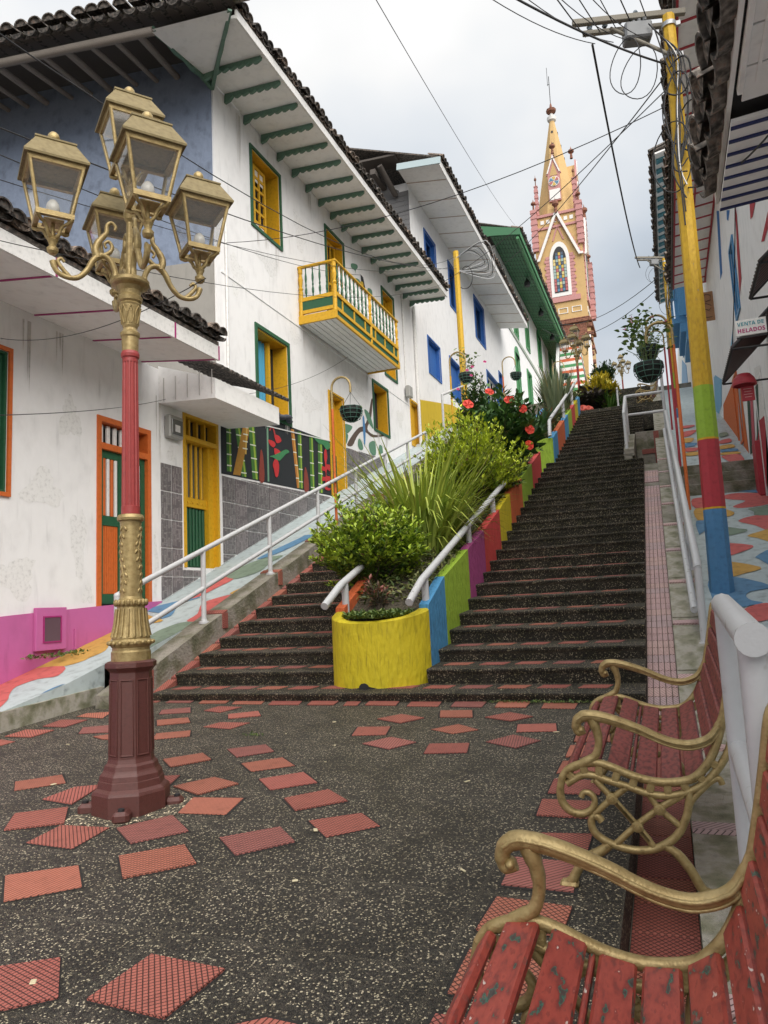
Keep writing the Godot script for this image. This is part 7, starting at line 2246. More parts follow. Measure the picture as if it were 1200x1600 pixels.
func shrub(label: String, called: String, at: Vector3, r: Vector3, twigs: int, per: int, size: float, wide: float, old: Color, young: Color, share: float, group := "", lift := 0.5) -> Node3D:
	var t := thing(called, label, "shrub", at, 0.0, group)
	var me := leaf(wide, 0.25)
	var xfs := []
	var cols := []
	var st := S()
	for k in twigs:
		var d := Vector3(rng.randfn(), absf(rng.randfn()) * 0.9 - 0.25, rng.randfn()).normalized()
		var reach := rng.randf_range(0.45, 1.0)
		if rng.randf() < 0.14:
			reach *= rng.randf_range(1.05, 1.28)
		var tip := Vector3(d.x * r.x, r.y + d.y * r.y, d.z * r.z) * Vector3(reach, 0.45 + 0.55 * reach, reach)
		var from := Vector3(d.x * r.x * 0.12, r.y * 0.25 * rng.randf(), d.z * r.z * 0.12)
		var midp := from.lerp(tip, 0.55) + Vector3(0, r.y * 0.10, 0)
		if k % 2 == 0:
			tube(st, [from, midp, tip], [0.012, 0.007, 0.003], 4)
		for j in per:
			var s := pow(rng.randf(), 0.6)
			var p := from.lerp(midp, s * 2.0) if s < 0.5 else midp.lerp(tip, s * 2.0 - 1.0)
			var side := Vector3(rng.randfn(), rng.randfn() * 0.7, rng.randfn()).normalized()
			var dir := (side + (tip - from).normalized() * 0.8 + Vector3(0, lift * (0.3 + s), 0)).normalized()
			var sz := size * rng.randf_range(0.5, 1.4)
			xfs.append(Transform3D(facing(dir, rng.randf_range(-0.9, 0.9)).scaled_local(Vector3.ONE * sz), p + side * size * 0.3))
			var c := old.lerp(young, rng.randf() * 0.5)
			if s > 0.74 and rng.randf() < share:
				c = young.lerp(old, rng.randf() * 0.3)
			c *= rng.randf_range(0.75, 1.25)
			if rng.randf() < 0.018:
				c = Color(0.22, 0.15, 0.05) * rng.randf_range(0.6, 1.2)
			cols.append(c)
	for k in 6:
		var a := TAU * k / 6 + rng.randf()
		tube(st, [Vector3(cos(a) * 0.03, -0.15, sin(a) * 0.03), Vector3(cos(a) * r.x * 0.2, r.y * 0.4, sin(a) * r.z * 0.2), Vector3(cos(a) * r.x * 0.5, r.y * 0.9, sin(a) * r.z * 0.5)], [0.022, 0.015, 0.008], 5)
	obj("stem", st, mat("bark", lin(0.07, 0.055, 0.04), 0.9), t)
	scatter(t, "foliage", me, leaf_mat("leaf_soft", 0.55), xfs, cols)
	return t

func blades(label: String, called: String, at: Vector3, n: int, tall: float, spread: float, wide: float, c0: Color, c1: Color, stiff: float, category := "grass clump") -> Node3D:
	var t := thing(called, label, category, at)
	for part in 4:
		var st := S(1)
		for k in n / 4:
			var a := rng.randf() * TAU
			var out := Vector3(cos(a), 0, sin(a))
			var root := out * rng.randf() * spread * 0.35
			var h := tall * rng.randf_range(0.55, 1.05)
			var lean := rng.randf_range(0.15, 1.0) * spread
			var droop := rng.randf_range(0.0, 1.0) * (1.0 - stiff)
			var side := out.cross(Vector3.UP).normalized()
			var c := c0.lerp(c1, rng.randf())
			if rng.randf() < 0.05:
				c = Color(0.34, 0.27, 0.11)
			var prev := []
			for j in 7:
				var s := j / 6.0
				var p := root + out * lean * (s * s * 0.8 + s * 0.2) + Vector3(0, h * (s - droop * 0.75 * s * s * s), 0)
				var w := wide * (1.0 - pow(s, 2.2)) * (0.55 + 0.45 * minf(1.0, s * 4.0)) * 0.5 + 0.001
				var now := [p - side * w, p + out * w * 0.4 + Vector3(0, -w * 0.3, 0), p + side * w]
				st.set_color(c.lerp(c1, s * 0.35))
				if j > 0:
					quad(st, prev[0], prev[1], now[1], now[0])
					quad(st, prev[1], prev[2], now[2], now[1])
				prev = now
		var o := obj("leaf_blades", st, leaf_mat("leaf_blade", 0.45), t)
		o.set_meta("kind", "stuff")
	return t

func blossom(parent: Node, p: Vector3, dir: Vector3, size: float, c: Material, called := "flower") -> void:
	var st := S(1)
	var b := facing(dir, rng.randf() * TAU)
	for k in 5:
		var a := TAU * k / 5
		var q := b * Basis(Vector3(1, 0, 0), a)
		var v := [Vector3(0, 0, 0), Vector3(0.35, 0.5, -0.52), Vector3(0.22, 0.95, -0.58), Vector3(0.05, 1.12, 0.0), Vector3(0.22, 0.95, 0.58), Vector3(0.35, 0.5, 0.52)]
		for j in range(1, 5):
			tri(st, p + q * v[0] * size, p + q * v[j] * size, p + q * v[j + 1] * size)
	tube(st, [p, p + b * Vector3(size * 1.3, size * 0.15, 0)], 0.006, 4)
	obj(called, st, c, parent)

func plants() -> void:
	var lime_old := Color(0.05, 0.115, 0.015)
	var lime_new := Color(0.30, 0.40, 0.03)
	mat("hibiscus_red", lin(0.70, 0.055, 0.03), 0.6)
	# long planter, front to back
	shrub("rounded yellow-green shrub at the front of the long planter", "golden_shrub", Vector3(-3.14, 0.90, -7.72), Vector3(0.72, 0.58, 0.62), 480, 52, 0.056, 0.5, Color(0.03, 0.095, 0.016), Color(0.40, 0.52, 0.04), 0.75)
	blades("tall clump of arching strap leaves behind the front shrub", "strap_leaf_clump", Vector3(-2.90, 1.12, -8.95), 700, 1.95, 1.05, 0.05, Color(0.11, 0.22, 0.025), Color(0.50, 0.55, 0.10), 0.05)
	shrub("large feathery golden shrub in the middle of the long planter", "golden_shrub", Vector3(-2.80, 2.05, -11.2), Vector3(0.92, 0.90, 1.0), 560, 46, 0.062, 0.42, Color(0.14, 0.24, 0.018), Color(0.50, 0.58, 0.035), 0.9, "", 0.9)
	shrub("low dark green shrub leaning over the handrail below the red flowers", "green_shrub", Vector3(-2.55, 2.35, -11.9), Vector3(0.55, 0.42, 0.6), 120, 30, 0.07, 0.45, Color(0.02, 0.06, 0.014), Color(0.20, 0.29, 0.03), 0.45)
	var hib := shrub("hibiscus bush with red flowers and dark glossy leaves", "hibiscus_bush", Vector3(-2.62, 3.0, -13.0), Vector3(0.80, 0.82, 0.9), 220, 26, 0.125, 0.58, Color(0.025, 0.075, 0.02), Color(0.08, 0.17, 0.035), 0.6)
	for q in [[-0.42, 1.28, 0.55], [0.30, 1.28, 0.45], [0.52, 1.1, 0.42], [0.62, 0.70, 0.5], [0.60, 0.42, 0.55], [-0.1, 1.55, 0.2], [0.45, 0.95, -0.5]]:
		blossom(hib, Vector3(q[0], q[1], q[2]), Vector3(rng.randf_range(-0.2, 0.9), rng.randf_range(-0.1, 0.7), 0.8), rng.randf_range(0.065, 0.095), mats.hibiscus_red)
	var tall := shrub("slim tall shrub with tiny pink blossoms rising above the red hibiscus", "flowering_shrub", Vector3(-3.15, 3.9, -13.4), Vector3(0.36, 0.66, 0.36), 70, 26, 0.07, 0.5, Color(0.02, 0.06, 0.015), Color(0.09, 0.17, 0.03), 0.5)
	for k in 7:
		blossom(tall, Vector3(rng.randf_range(-0.3, 0.3), rng.randf_range(0.6, 1.5), rng.randf_range(0.0, 0.4)), Vector3(0.3, 0.5, 0.8), 0.03, mats.bloom_pink)
	# small reddish plant and weeds at the very front
	shrub("small reddish-green seedling in front of the rounded shrub", "seedling", Vector3(-2.80, 0.80, -7.1), Vector3(0.16, 0.18, 0.14), 26, 14, 0.05, 0.42, Color(0.05, 0.09, 0.025), Color(0.32, 0.09, 0.08), 0.6)
	weeds("low weeds covering the soil in the round planter front", Vector3(-2.70, 0.70, -6.98), 0.38, 0.46, 3600, 0.055)
	weeds_slope("ground cover along the top of the long planter", -2.68, 0.42, -7.15, -14.8, [[7.0, 0.80], [7.5, 1.08], [9.45, 1.72], [11.4, 2.46], [14.9, 3.78]], 5200)
	weeds_slope("dry grassy cover on the upper planter", -2.45, 0.36, -16.0, -22.5, [[15.9, 4.20], [22.7, 6.85]], 4200)
	# upper planter
	blades("blue-green agave rosette on the upper planter", "agave_plant", Vector3(-2.55, 4.55, -17.0), 60, 0.75, 0.75, 0.10, Color(0.05, 0.12, 0.07), Color(0.12, 0.21, 0.10), 0.8, "agave")
	blades("bronze and red leaved bromeliad beside the agave", "bromeliad_plant", Vector3(-2.45, 5.0, -18.1), 60, 0.5, 0.4, 0.06, Color(0.16, 0.14, 0.03), Color(0.32, 0.08, 0.04), 0.6, "bromeliad")
	blades("dense stand of grey-green sword-leaved snake plants", "snake_plant", Vector3(-2.42, 5.25, -19.8), 190, 1.8, 0.6, 0.10, Color(0.075, 0.115, 0.065), Color(0.19, 0.22, 0.12), 0.95, "snake plant")
	shrub("pale green leafy shrub at the top end of the upper planter", "pale_shrub", Vector3(-2.4, 6.3, -21.8), Vector3(0.5, 0.45, 0.6), 90, 26, 0.08, 0.42, Color(0.08, 0.14, 0.04), Color(0.22, 0.28, 0.08), 0.6)
	# on the landing
	var d := shrub("dark purple-leaved shrub on the stair landing", "dark_leaved_shrub", Vector3(-1.85, 6.4, -23.5), Vector3(0.55, 0.42, 0.5), 60, 16, 0.20, 0.7, Color(0.028, 0.024, 0.020), Color(0.06, 0.045, 0.035), 0.5)
	blossom(d, Vector3(-0.15, 0.10, 0.5), Vector3(0.1, 0.4, 1), 0.17, mat("bromeliad_flower", lin(0.55, 0.09, 0.06), 0.6))
	blossom(d, Vector3(0.02, 0.08, 0.52), Vector3(0.4, 0.3, 1), 0.14, mats.bromeliad_flower)
	blades("leafy green plant spilling over the landing below the yellow croton", "green_plant", Vector3(-1.25, 6.42, -23.7), 130, 0.85, 0.75, 0.05, Color(0.03, 0.09, 0.02), Color(0.10, 0.20, 0.03), 0.4, "plant")
	shrub("bright yellow croton at the foot of the top flight", "yellow_croton", Vector3(-1.45, 6.95, -24.4), Vector3(0.55, 0.50, 0.5), 130, 22, 0.16, 0.38, Color(0.20, 0.24, 0.03), Color(0.60, 0.46, 0.03), 0.9, "", 0.8)
	shrub("dark green shrub against the sky beside the top planter wall", "green_shrub", Vector3(-1.75, 8.9, -30.0), Vector3(0.5, 0.6, 0.6), 110, 26, 0.12, 0.5, Color(0.025, 0.065, 0.02), Color(0.07, 0.13, 0.04), 0.4)
	# weeds along the walls
	weeds("scrappy weeds at the foot of the magenta plinth under the meter box", Vector3(-6.35, 0.42, -6.45), 0.16, 0.5, 260, 0.05)
	weeds("thin line of moss and weeds along the lowest step", Vector3(-1.0, -0.035, -6.27), 0.55, 0.025, 420, 0.018)
	weeds("small tuft of moss on the plaza", Vector3(-3.10, -0.13, -5.1), 0.1, 0.05, 60, 0.02)
	# fallen petals and leaves
	var bits := S()
	for k in 26:
		var st_k := rng.randi_range(1, 16)
		var left := rng.randf() < 0.35
		var x := rng.randf_range(-4.8, -3.3) if left else rng.randf_range(-2.0, -0.4)
		var z := -6.36 - 0.42 * (st_k - 1) - rng.randf_range(0.02, 0.12)
		var y := 0.041 + 0.163 * (st_k - 1) + 0.006
		bx(bits, Vector3(x, y, z), Vector3(rng.randf_range(0.015, 0.04), 0.006, rng.randf_range(0.012, 0.03)), Basis(Vector3.UP, rng.randf() * 3.0), 0.002)
	for k in 22:
		var z := rng.randf_range(-6.1, -1.6)
		bx(bits, Vector3(rng.randf_range(-4.6, -0.5), plaza_y(z) + 0.007, z), Vector3(rng.randf_range(0.012, 0.045), 0.005, rng.randf_range(0.010, 0.022)), Basis(Vector3.UP, rng.randf() * 3.0) * Basis(Vector3(1, 0, 0), rng.randf_range(-0.2, 0.2)), 0.002)
	var o := obj("fallen_petals", bits, mat("petal", lin(0.62, 0.55, 0.36), 0.8))
	tag(o, "scattered fallen petals and leaves on the steps and plaza", "litter")
	o.set_meta("kind", "stuff")

func weeds(label: String, at: Vector3, rx: float, rz: float, n: int, size: float) -> void:
	var t := thing("ground_weeds", label, "weeds", at)
	var xfs := []
	var cols := []
	for k in n:
		var a := rng.randf() * TAU
		var r := sqrt(rng.randf())
		var dir := Vector3(rng.randfn(), rng.randf_range(0.2, 1.6), rng.randfn())
		xfs.append(Transform3D(facing(dir, rng.randf_range(-1, 1)).scaled_local(Vector3.ONE * size * rng.randf_range(0.5, 1.4)), Vector3(cos(a) * r * rx, rng.randf() * size * 0.8, sin(a) * r * rz)))
		cols.append(Color(0.04, 0.09, 0.02).lerp(Color(0.18, 0.24, 0.05), rng.randf()))
	scatter(t, "foliage", leaf(0.4, 0.3), leaf_mat("leaf_soft", 0.55), xfs, cols)

func weeds_slope(label: String, x: float, half: float, z0: float, z1: float, tab: Array, n: int) -> void:
	var t := thing("ground_cover", label, "ground cover")
	var xfs := []
	var cols := []
	for k in n:
		var z := rng.randf_range(z1, z0)
		var dir := Vector3(rng.randfn(), rng.randf_range(0.2, 1.2), rng.randfn())
		xfs.append(Transform3D(facing(dir, rng.randf_range(-1, 1)).scaled_local(Vector3.ONE * rng.randf_range(0.04, 0.10)), Vector3(x + rng.randf_range(-half, half), along(z, tab) - 0.06 + rng.randf() * 0.08, z)))
		cols.append(Color(0.05, 0.085, 0.02).lerp(Color(0.22, 0.22, 0.07), rng.randf()))
	scatter(t, "foliage", leaf(0.35, 0.3), leaf_mat("leaf_soft", 0.55), xfs, cols)
	t.set_meta("kind", "stuff")

# ---------- hanging baskets ----------
func basket(label: String, foot: Vector3, top_y: float, arm: float, post_m: Material, split: float, plant: int, scl := 1.0) -> void:
	var t := thing("hanging_basket", label, "hanging basket", foot, 0.0, "hanging baskets on hooked posts")
	var h := top_y - foot.y
	var r := absf(arm) * 0.5
	var sg := signf(arm)
	var st := S()
	tube(st, [Vector3(0, -0.05, 0), Vector3(0, split, 0)], 0.024 * scl, 8)
	obj("post", st, post_m, t)
	st = S()
	var pts := [Vector3(0, split, 0)]
	for k in 11:
		var a := PI * k / 10
		pts.append(Vector3(sg * (r - cos(a) * r), h - r + sin(a) * r, 0))
	pts.append(Vector3(arm, h - r - 0.12, 0))
	tube(st, pts, 0.021 * scl, 8)
	obj("hook", st, mats.gold, t)
	var c := Vector3(arm, h - r - 0.46 * scl, 0)
	st = S()
	lathe(st, [[0.0, -0.19], [0.09, -0.165], [0.155, -0.10], [0.19, 0.0], [0.195, 0.06], [0.17, 0.06], [0.0, 0.02]], 16, Transform3D(Basis.from_scale(Vector3.ONE * scl), c), 0.0, false, true)
	var bowl := obj("basket", st, mat("black_fibre", lin(0.018, 0.022, 0.02), 0.9, {"tex": tex.grime, "s": Vector3.ONE * 5}), t)
	st = S()
	for k in 10:
		var a := TAU * k / 10
		var rib := []
		for j in 7:
			var e := -PI / 2 + (PI / 2 + 0.3) * j / 6
			rib.append(c + Vector3(cos(a) * cos(e) * 0.2, sin(e) * 0.2, sin(a) * cos(e) * 0.2) * scl)
		tube(st, rib, 0.006 * scl, 4)
	for y in [-0.14, -0.07, 0.0, 0.06]:
		var hoop := []
		for k in 17:
			hoop.append(c + Vector3(cos(TAU * k / 16), 0, sin(TAU * k / 16)) * sqrt(maxf(0.04 - y * y * 0.8, 0.0)) * scl + Vector3(0, y * scl, 0))
		tube(st, hoop, 0.006 * scl, 4)
	obj("wire_cage", st, mat("cage_green", lin(0.05, 0.13, 0.10), 0.5), bowl)
	for k in 3:
		var a := TAU * k / 3
		st = S()
		tube(st, [c + Vector3(cos(a) * 0.19, 0.05, sin(a) * 0.19) * scl, Vector3(arm, h - r - 0.12, 0)], 0.004, 4)
		obj("chain", st, mats.wire, t)
	var xfs := []
	var cols := []
	if plant > 0:
		st = S()
		for k in [0, 9, 16][plant]:
			var a := rng.randf() * TAU
			var hgt := rng.randf_range(0.25, 0.62) * scl
			var tip := c + Vector3(cos(a) * rng.randf_range(0.08, 0.34), hgt, sin(a) * 0.25) * Vector3(scl, 1, scl)
			tube(st, [c + Vector3(cos(a) * 0.05, 0.03, sin(a) * 0.05), c.lerp(tip, 0.6) + Vector3(0, 0.05, 0), tip], 0.005, 4)
			for j in 9:
				var p := tip + Vector3(rng.randfn(), rng.randfn() * 0.7, rng.randfn()) * 0.075 * scl
				xfs.append(Transform3D(facing(Vector3(rng.randfn(), rng.randf(), rng.randfn()), rng.randf()).scaled_local(Vector3.ONE * rng.randf_range(0.06, 0.11) * scl), p))
				cols.append(Color(0.06, 0.14, 0.03).lerp(Color(0.22, 0.30, 0.08), rng.randf()))
			if k % 5 == 0:
				blossom(t, tip + Vector3(0, 0.07, 0), Vector3(0.2, 0.9, 0.3), 0.035, mats.bloom_pink)
		obj("stem", st, mat("green_stem", lin(0.10, 0.15, 0.05), 0.7), t)
	else:
		for k in 120:
			var a := rng.randf() * TAU
			xfs.append(Transform3D(facing(Vector3(cos(a), rng.randf_range(-0.2, 1.0), sin(a)), rng.randf()).scaled_local(Vector3.ONE * rng.randf_range(0.04, 0.09) * scl), c + Vector3(cos(a), 0.3, sin(a)) * 0.16 * rng.randf() * scl))
			cols.append(Color(0.03, 0.08, 0.02).lerp(Color(0.10, 0.18, 0.04), rng.randf()))
	scatter(t, "foliage", leaf(0.65, 0.2), leaf_mat("leaf_soft", 0.55), xfs, cols)

func hanging_baskets() -> void:
	basket("hanging basket on an orange hooked post in front of the bamboo mural", Vector3(-5.27, left_kerb(-11.55), -11.55), 4.85, 0.36, mats.orange_paint, 2.05, 0)
	basket("hanging basket with small pink flowers on a yellow hooked post before the blue windows", Vector3(-5.27, left_kerb(-19.7), -19.7), 7.85, 0.46, mats.yellow_paint, 1.85, 1, 1.1)
	basket("far hanging basket on an orange hooked post before the green-arched windows", Vector3(-5.27, 6.75, -27.5), 10.1, 0.5, mats.orange_paint, 2.6, 0, 1.1)
	basket("tiny hanging basket by the green porch in front of the striped steps", Vector3(-4.9, 9.4, -40.0), 13.6, 0.6, mats.gold, 3.2, 0, 1.2)
	basket("large hanging basket with sparse geraniums on an orange hooked post at the right", Vector3(0.36, 2.0, -11.1), 4.72, -0.36, mats.orange_paint, 2.35, 2, 1.05)
	basket("hanging basket with trailing plant, second along the right handrail", Vector3(0.38, 2.9, -14.2), 5.95, -0.36, mats.red_paint, 2.4, 1)
	basket("small hanging basket, third along the right handrail before the bench", Vector3(0.40, 4.7, -18.6), 7.15, -0.36, mats.red_paint, 2.0, 1, 0.9)

# ---------- poles and wires ----------
func cable(label: String, a: Vector3, b: Vector3, sag: float, r: float, shared := false) -> void:
	var st := S()
	var pts := []
	for k in 17:
		var t := k / 16.0
		pts.append(a.lerp(b, t) - Vector3(0, sag * 4.0 * t * (1.0 - t), 0))
	tube(st, pts, r * 0.8, 5)
	tag(obj("overhead_cable", st, mats.wire), label, "cable", "overhead cables")

func coil(parent: Node, c: Vector3, rx: float, ry: float, tilt: float, r: float) -> void:
	var st := S()
	var pts := []
	for k in 25:
		var a := TAU * k / 24 + tilt
		pts.append(c + Vector3(cos(a) * rx, sin(a) * ry, sin(a * 2.0) * 0.05 + cos(a) * 0.1))
	tube(st, pts, r, 5)
	obj("cable_loop", st, mats.wire, parent)

func poles_and_wires() -> void:
	var yellow := mat("pole_yellow", lin(1, 1, 1), 0.65, {"tex": tex.yellowwear, "s": Vector3(2.2, 0.9, 2.2), "bump": tex.lumps, "bh": 0.3})
	paint("pole_blue", 0.07, 0.22, 0.42)
	paint("pole_red", 0.45, 0.035, 0.05)
	var p := thing("utility_pole", "yellow octagonal utility pole with blue, red and green bands at its foot", "utility pole", Vector3(0.50, 0.72, -8.3), 0.0, "painted utility poles")
	p.rotation.z = -0.008
	var bands := [[0.0, 0.93, "pole_blue"], [0.95, 1.66, "pole_red"], [1.68, 2.24, "lime_paint"], [2.24, 6.55, "pole_yellow"]]
	var rad := func(y: float) -> float: return lerpf(0.118, 0.066, y / 6.55)
	for b in bands:
		var st := S()
		lathe(st, [[rad.call(b[0]), b[0]], [rad.call(b[1]), b[1]], [0.0, b[1] + 0.001]], 8, Transform3D(), PI / 8 + 0.2, true)
		obj("pole_band", st, mats[b[2]], p)
	var st := S()
	for y in [[0.93, 0.95], [1.66, 1.68]]:
		lathe(st, [[rad.call(y[0]) + 0.001, y[0]], [rad.call(y[1]) + 0.001, y[1]]], 8, Transform3D(), PI / 8 + 0.2, true)
	obj("yellow_line", st, mats.yellow_paint, p)
	var steel := mat("galvanised", lin(0.42, 0.43, 0.44), 0.45, {"metal": 0.5, "tex": tex.wear, "s": Vector3.ONE * 4})
	for y in [6.02, 6.4]:
		st = S()
		lathe(st, [[0.08, y], [0.08, y + 0.05]], 14)
		bx(st, Vector3(0.09, y + 0.025, 0), Vector3(0.06, 0.05, 0.04))
		obj("steel_band", st, steel, p)
	st = S()
	var ang := Basis(Vector3(0, 0, 1), -0.02) * Basis(Vector3.UP, 0.25)
	bx(st, Vector3(-0.42, 6.62, 0.07), Vector3(1.25, 0.07, 0.06), ang, 0.006)
	bx(st, Vector3(-0.42, 6.60, -0.09), Vector3(1.05, 0.055, 0.05), ang, 0.006)
	tube(st, [Vector3(-0.02, 6.02, 0.08), Vector3(-0.62, 6.56, 0.06)], 0.022, 5)
	obj("cross_arm", st, mat("arm_timber", lin(0.25, 0.23, 0.19), 0.8, {"tex": tex.grain, "s": Vector3.ONE * 3}), p)
	for k in 4:
		st = S()
		lathe(st, [[0.02, 0.0], [0.035, 0.02], [0.022, 0.04], [0.035, 0.06], [0.02, 0.09], [0.0, 0.1]], 9, Transform3D(Basis(), Vector3(-0.85 + 0.17 * k, 6.64, 0.0)))
		obj("insulator", st, mat("insulator_grey", lin(0.12, 0.15, 0.18), 0.25), p)
	st = S()
	bx(st, Vector3(-0.34, 6.44, 0.0), Vector3(0.3, 0.2, 0.2), ang, 0.02)
	for k in 4:
		lathe(st, [[0.02, 6.54], [0.026, 6.57], [0.0, 6.59]], 7, Transform3D(Basis(), Vector3(-0.43 + 0.06 * k, 0, 0.05)))
	obj("junction_box", st, mat("box_grey", lin(0.20, 0.21, 0.22), 0.5), p)
	coil(p, Vector3(-0.50, 6.0, 0.1), 0.17, 0.32, 0.0, 0.006)
	coil(p, Vector3(-0.36, 5.95, 0.0), 0.20, 0.30, 0.6, 0.006)
	coil(p, Vector3(0.0, 5.35, 0.1), 0.15, 0.42, 0.3, 0.008)
	coil(p, Vector3(-0.10, 4.8, 0.1), 0.20, 0.40, 0.9, 0.007)
	coil(p, Vector3(0.10, 5.1, 0.12), 0.12, 0.28, 0.2, 0.008)
	coil(p, Vector3(0.02, 5.7, 0.12), 0.14, 0.20, 0.5, 0.010)
	for k in 9:   # cables strapped down the pole
		st = S()
		var x := -0.07 + 0.018 * k
		var pts := [Vector3(x * 1.6 - 0.1, 6.45 - 0.05 * k, 0.10), Vector3(x + rng.randf_range(-0.1, 0.1), 5.95, 0.12), Vector3(x + rng.randf_range(-0.1, 0.1), 5.4, 0.12), Vector3(x + rng.randf_range(-0.12, 0.12), 4.7, 0.13), Vector3(x + 0.04, 4.0 + 0.15 * k, 0.12)]
		tube(st, curve(pts, 5), 0.008, 5)
		obj("strapped_cable", st, mats.wire if k != 3 else mats.white_paint, p)
	copy_of(p, "second yellow utility pole, up the street by the blue eaves", Vector3(0.62, 5.0, -21.0), 0.15, 0.76)
	# thin pole across the street, in front of the blue-windowed house
	var q := thing("slim_pole", "slim yellow pole bundled with wires in front of the blue-windowed house", "utility pole", Vector3(-5.22, 5.3, -21.0))
	st = S()
	lathe(st, [[0.10, -0.5], [0.085, 6.2], [0.0, 6.22]], 8, Transform3D(), 0.2, true)
	obj("pole_shaft", st, yellow, q)
	for k in 7:
		st = S()
		tube(st, curve([Vector3(-0.08, 5.9, 0.08), Vector3(0.35 + 0.1 * k, 6.15 + 0.04 * k, -0.1), Vector3(0.7 + 0.05 * k, 6.0 - 0.1 * k, -0.6), Vector3(0.1, 5.5, 0.1)], 5), 0.012, 5)
		obj("wire_bundle", st, mats.wire if k % 2 else steel, q)
	coil(q, Vector3(0.25, 5.3, 0.0), 0.25, 0.35, 0.3, 0.012)
	# overhead cables
	var top := Vector3(0.25, 7.25, -8.3)
	cable("thick black cable passing behind the near lamp's lanterns to the slim pole", Vector3(-3.43, 4.21, -2.15), Vector3(-5.2, 11.3, -20.9), 0.85, 0.0065)
	cable("cable along the white facade above the low canopy", Vector3(-4.3, 4.25, -3.0), Vector3(-5.2, 10.9, -20.9), 0.35, 0.008)
	cable("cable skimming the gable below the thick black one", Vector3(-4.4, 4.15, -3.0), Vector3(-6.42, 8.9, -16.0), 0.25, 0.006)
	cable("pair of thin wires over the gable, upper one", Vector3(-4.7, 4.1, -3.2), Vector3(-5.2, 11.0, -20.9), 0.5, 0.005)
	cable("pair of thin wires over the gable, lower one", Vector3(-4.7, 3.6, -3.2), Vector3(-5.25, 10.6, -20.9), 0.6, 0.005)
	cable("thick grey cable from above the camera to the yellow pole", Vector3(-1.25, 5.75, -4.9), Vector3(0.48, 6.7, -8.3), 0.10, 0.014)
	cable("wire from the top of the picture down to the green eaves", Vector3(-2.2, 6.7, -5.6), Vector3(-5.2, 18.0, -32.5), 0.2, 0.006)
	cable("long wire from the yellow pole across the tower to the blue-windowed eaves", Vector3(0.45, 6.55, -8.3), Vector3(-5.1, 13.5, -27.0), 0.25, 0.010)
	cable("long wire from the yellow pole across the balcony house facade", Vector3(0.44, 6.2, -8.3), Vector3(-6.45, 7.0, -10.1), 0.35, 0.007)
	cable("long wire from the yellow pole to the tiled eaves corner", Vector3(0.46, 6.4, -8.3), Vector3(-5.3, 9.9, -19.5), 0.2, 0.008)
	cable("twisted black cable from the cross-arm down to the second pole", Vector3(-0.28, 7.2, -8.3), Vector3(0.02, 9.85, -21.0), 0.45, 0.018)
	for k in 5:
		cable(["leftmost of the five overhead wires to the cross-arm", "second from left of the five overhead wires to the cross-arm", "middle one of the five overhead wires to the cross-arm", "second from right of the five overhead wires to the cross-arm", "rightmost of the five overhead wires to the cross-arm"][k], Vector3(-1.25 + 0.22 * k, 6.4 + 0.03 * k, -4.0 + 0.05 * k), Vector3(-0.35 + 0.17 * k, 7.32, -8.3), 0.06, 0.009 - 0.001 * (k % 3))
	for k in 4:
		cable(["upper", "second", "third", "lowest"][k] + " of the four loose wires drooping from the picture's top edge to the cross-arm", Vector3(-1.7 + 0.28 * k, 6.1 + 0.12 * k, -4.6), Vector3(-0.25 + 0.2 * k, 7.2 - 0.05 * k, -8.3), 0.22 + 0.06 * k, 0.006)
	cable("low wire from the lamp arm to the low house wall", Vector3(-2.55, 2.92, -3.75), Vector3(-5.7, 3.5, -5.0), 0.15, 0.004)
	cable("thin wire crossing the low house to the canopy corner", Vector3(-3.6, 1.98, -2.9), Vector3(-6.4, 3.86, -8.4), 0.05, 0.004)
	cable("wire from the canopy corner up to the balcony underside", Vector3(-6.3, 3.9, -8.42), Vector3(-6.4, 6.5, -15.0), 0.3, 0.005)
	cable("wire from the yellow pole to the near eaves", Vector3(0.56, 5.2, -8.3), Vector3(1.1, 4.2, -5.6), 0.16, 0.010)
	cable("distant pair of wires past the tower, upper one", Vector3(0.5, 9.5, -21.0), Vector3(-5.3, 16.2, -40.0), 0.8, 0.014)
	cable("distant pair of wires past the tower, lower one", Vector3(0.5, 9.2, -21.0), Vector3(-5.3, 15.6, -40.0), 0.9, 0.014)
	cable("cable clipped along the right-hand white wall", Vector3(1.57, 7.4, -12.5), Vector3(1.57, 5.2, -16.5), 0.25, 0.012)

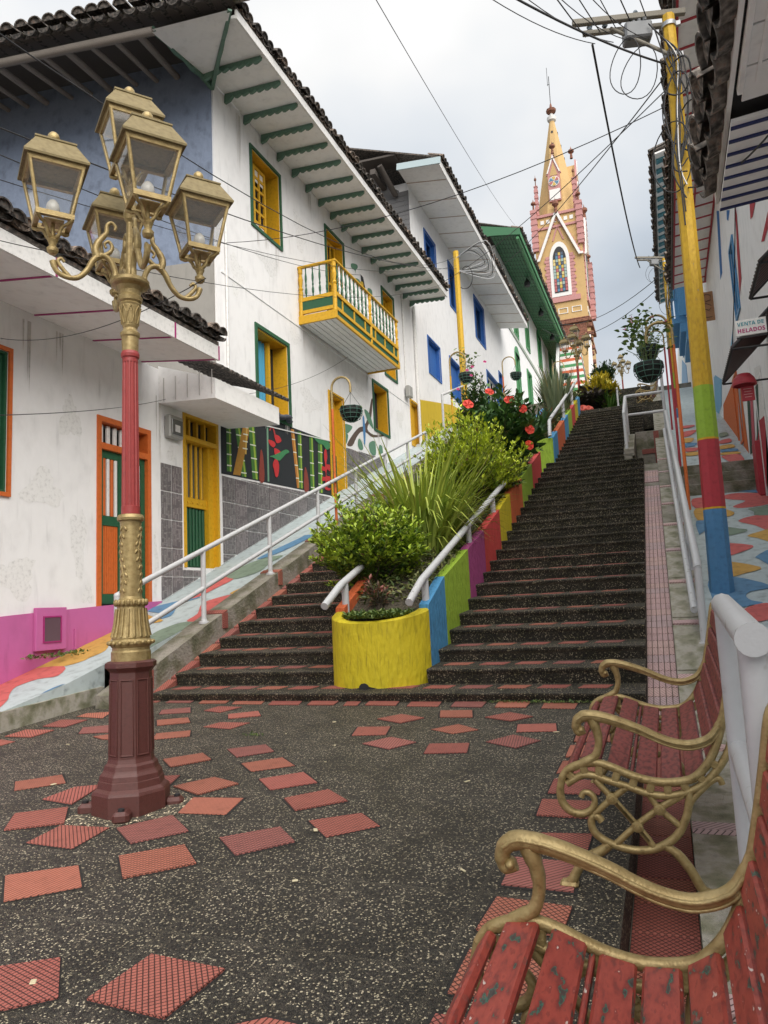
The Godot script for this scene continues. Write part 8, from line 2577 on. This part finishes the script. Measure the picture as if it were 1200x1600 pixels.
# ---------- signs and small things ----------
func small_things() -> void:
	var s := thing("hanging_sign", "white VENTA DE HELADOS sign hung out from the right-hand wall", "sign", Vector3(1.155, 3.85, -9.3))
	s.scale = Vector3.ONE * 0.76
	var st := S()
	bx(st, Vector3.ZERO, Vector3(0.43, 0.25, 0.03), Basis(), 0.004)
	obj("sign_board", st, mats.white_paint, s)
	for k in 2:
		var tm := TextMesh.new()
		tm.text = ["VENTA DE", "HELADOS"][k]
		var f := SystemFont.new()
		f.font_names = PackedStringArray(["Droid Sans"])
		f.font_weight = 700
		tm.font = f
		tm.font_size = 64
		tm.pixel_size = 0.00125 if k == 0 else 0.00138
		tm.depth = 0.004
		var o := MeshInstance3D.new()
		o.name = "lettering"
		o.mesh = tm
		o.material_override = mat("letter_teal", lin(0.06, 0.30, 0.36), 0.6) if k == 0 else mat("letter_magenta", lin(0.42, 0.02, 0.16), 0.6)
		o.position = Vector3(0, 0.055 - 0.105 * k, 0.018)
		s.add_child(o, true)
	st = S()
	bx(st, Vector3(0.12, -0.15, 0), Vector3(0.66, 0.018, 0.03))
	bx(st, Vector3(0.225, 0.0, 0), Vector3(0.02, 0.34, 0.03))
	obj("sign_bracket", st, mats.wire, s)
	s = thing("wooden_sign", "brown wooden board sign with a dark line drawing, behind the yellow pole", "sign", Vector3(1.40, 7.50, -18.5))
	s.scale = Vector3.ONE * 1.15
	st = S()
	bx(st, Vector3.ZERO, Vector3(0.30, 0.62, 0.04), Basis(), 0.01)
	obj("sign_board", st, mat("sign_wood", lin(0.42, 0.22, 0.11), 0.8, {"tex": tex.grain, "s": Vector3(4, 1, 4)}), s)
	st = S()
	for l in [[[-0.08, 0.2], [0.02, 0.26], [0.10, 0.22], [0.09, 0.12], [0.0, 0.10]], [[-0.09, 0.02], [0.0, 0.06], [0.1, 0.0]], [[-0.08, -0.12], [-0.02, -0.06], [0.05, -0.10], [0.09, -0.04]], [[-0.1, -0.24], [0.1, -0.24]]]:
		var pts := []
		for q in l:
			pts.append(Vector3(q[0], q[1], 0.022))
		tube(st, pts, 0.015, 4, 0.3)
	obj("drawing", st, mats.wire, s)
	s = thing("red_hanging_lantern", "red canopy-shaped hanging sign with a small red board under the maroon awning", "sign", Vector3(1.12, 3.42, -10.2))
	st = S()
	lathe(st, [[0.0, 0.13], [0.08, 0.115], [0.125, 0.06], [0.145, 0.0], [0.145, -0.03], [0.13, -0.03]], 12)
	obj("canopy_shape", st, mats.red_paint, s)
	st = S()
	bx(st, Vector3(0.03, -0.14, 0), Vector3(0.15, 0.19, 0.02), Basis(), 0.004)
	var bd := obj("small_board", st, mats.red_paint, s)
	for k in 4:
		st = S()
		bx(st, Vector3(0.03, -0.08 - 0.035 * k, 0.0115), Vector3(0.10 - 0.02 * (k % 2), 0.008, 0.002))
		obj("printed_line", st, mat("board_print", lin(0.6, 0.3, 0.3), 0.7), bd)
	# patched mortar round the lamp foot
	st = S()
	var rim := PackedVector2Array()
	for k in 26:
		var a := TAU * k / 26
		var r := 0.33 + 0.05 * sin(a * 3.0 + 1.0) + rng.randf_range(-0.02, 0.02)
		rim.append(Vector2(cos(a) * r, sin(a) * r))
	prism(st, rim, -0.01, 0.005, Transform3D(Basis(Vector3(1, 0, 0), atan(0.07)) * Basis(Vector3(1, 0, 0), -PI / 2), Vector3(-2.93, -0.236, -3.50)))
	tag(obj("mortar_patch", st, mat("pale_pebbles", lin(3.4, 3.2, 2.8), 0.8, {"tex": tex.pebble, "s": Vector3.ONE * 1.6, "bump": tex.pebble_h, "bh": 0.3, "det": tex.grime, "ds": Vector3.ONE * 1.2})), "rough pale mortar patch round the foot of the near lamp", "mortar patch")
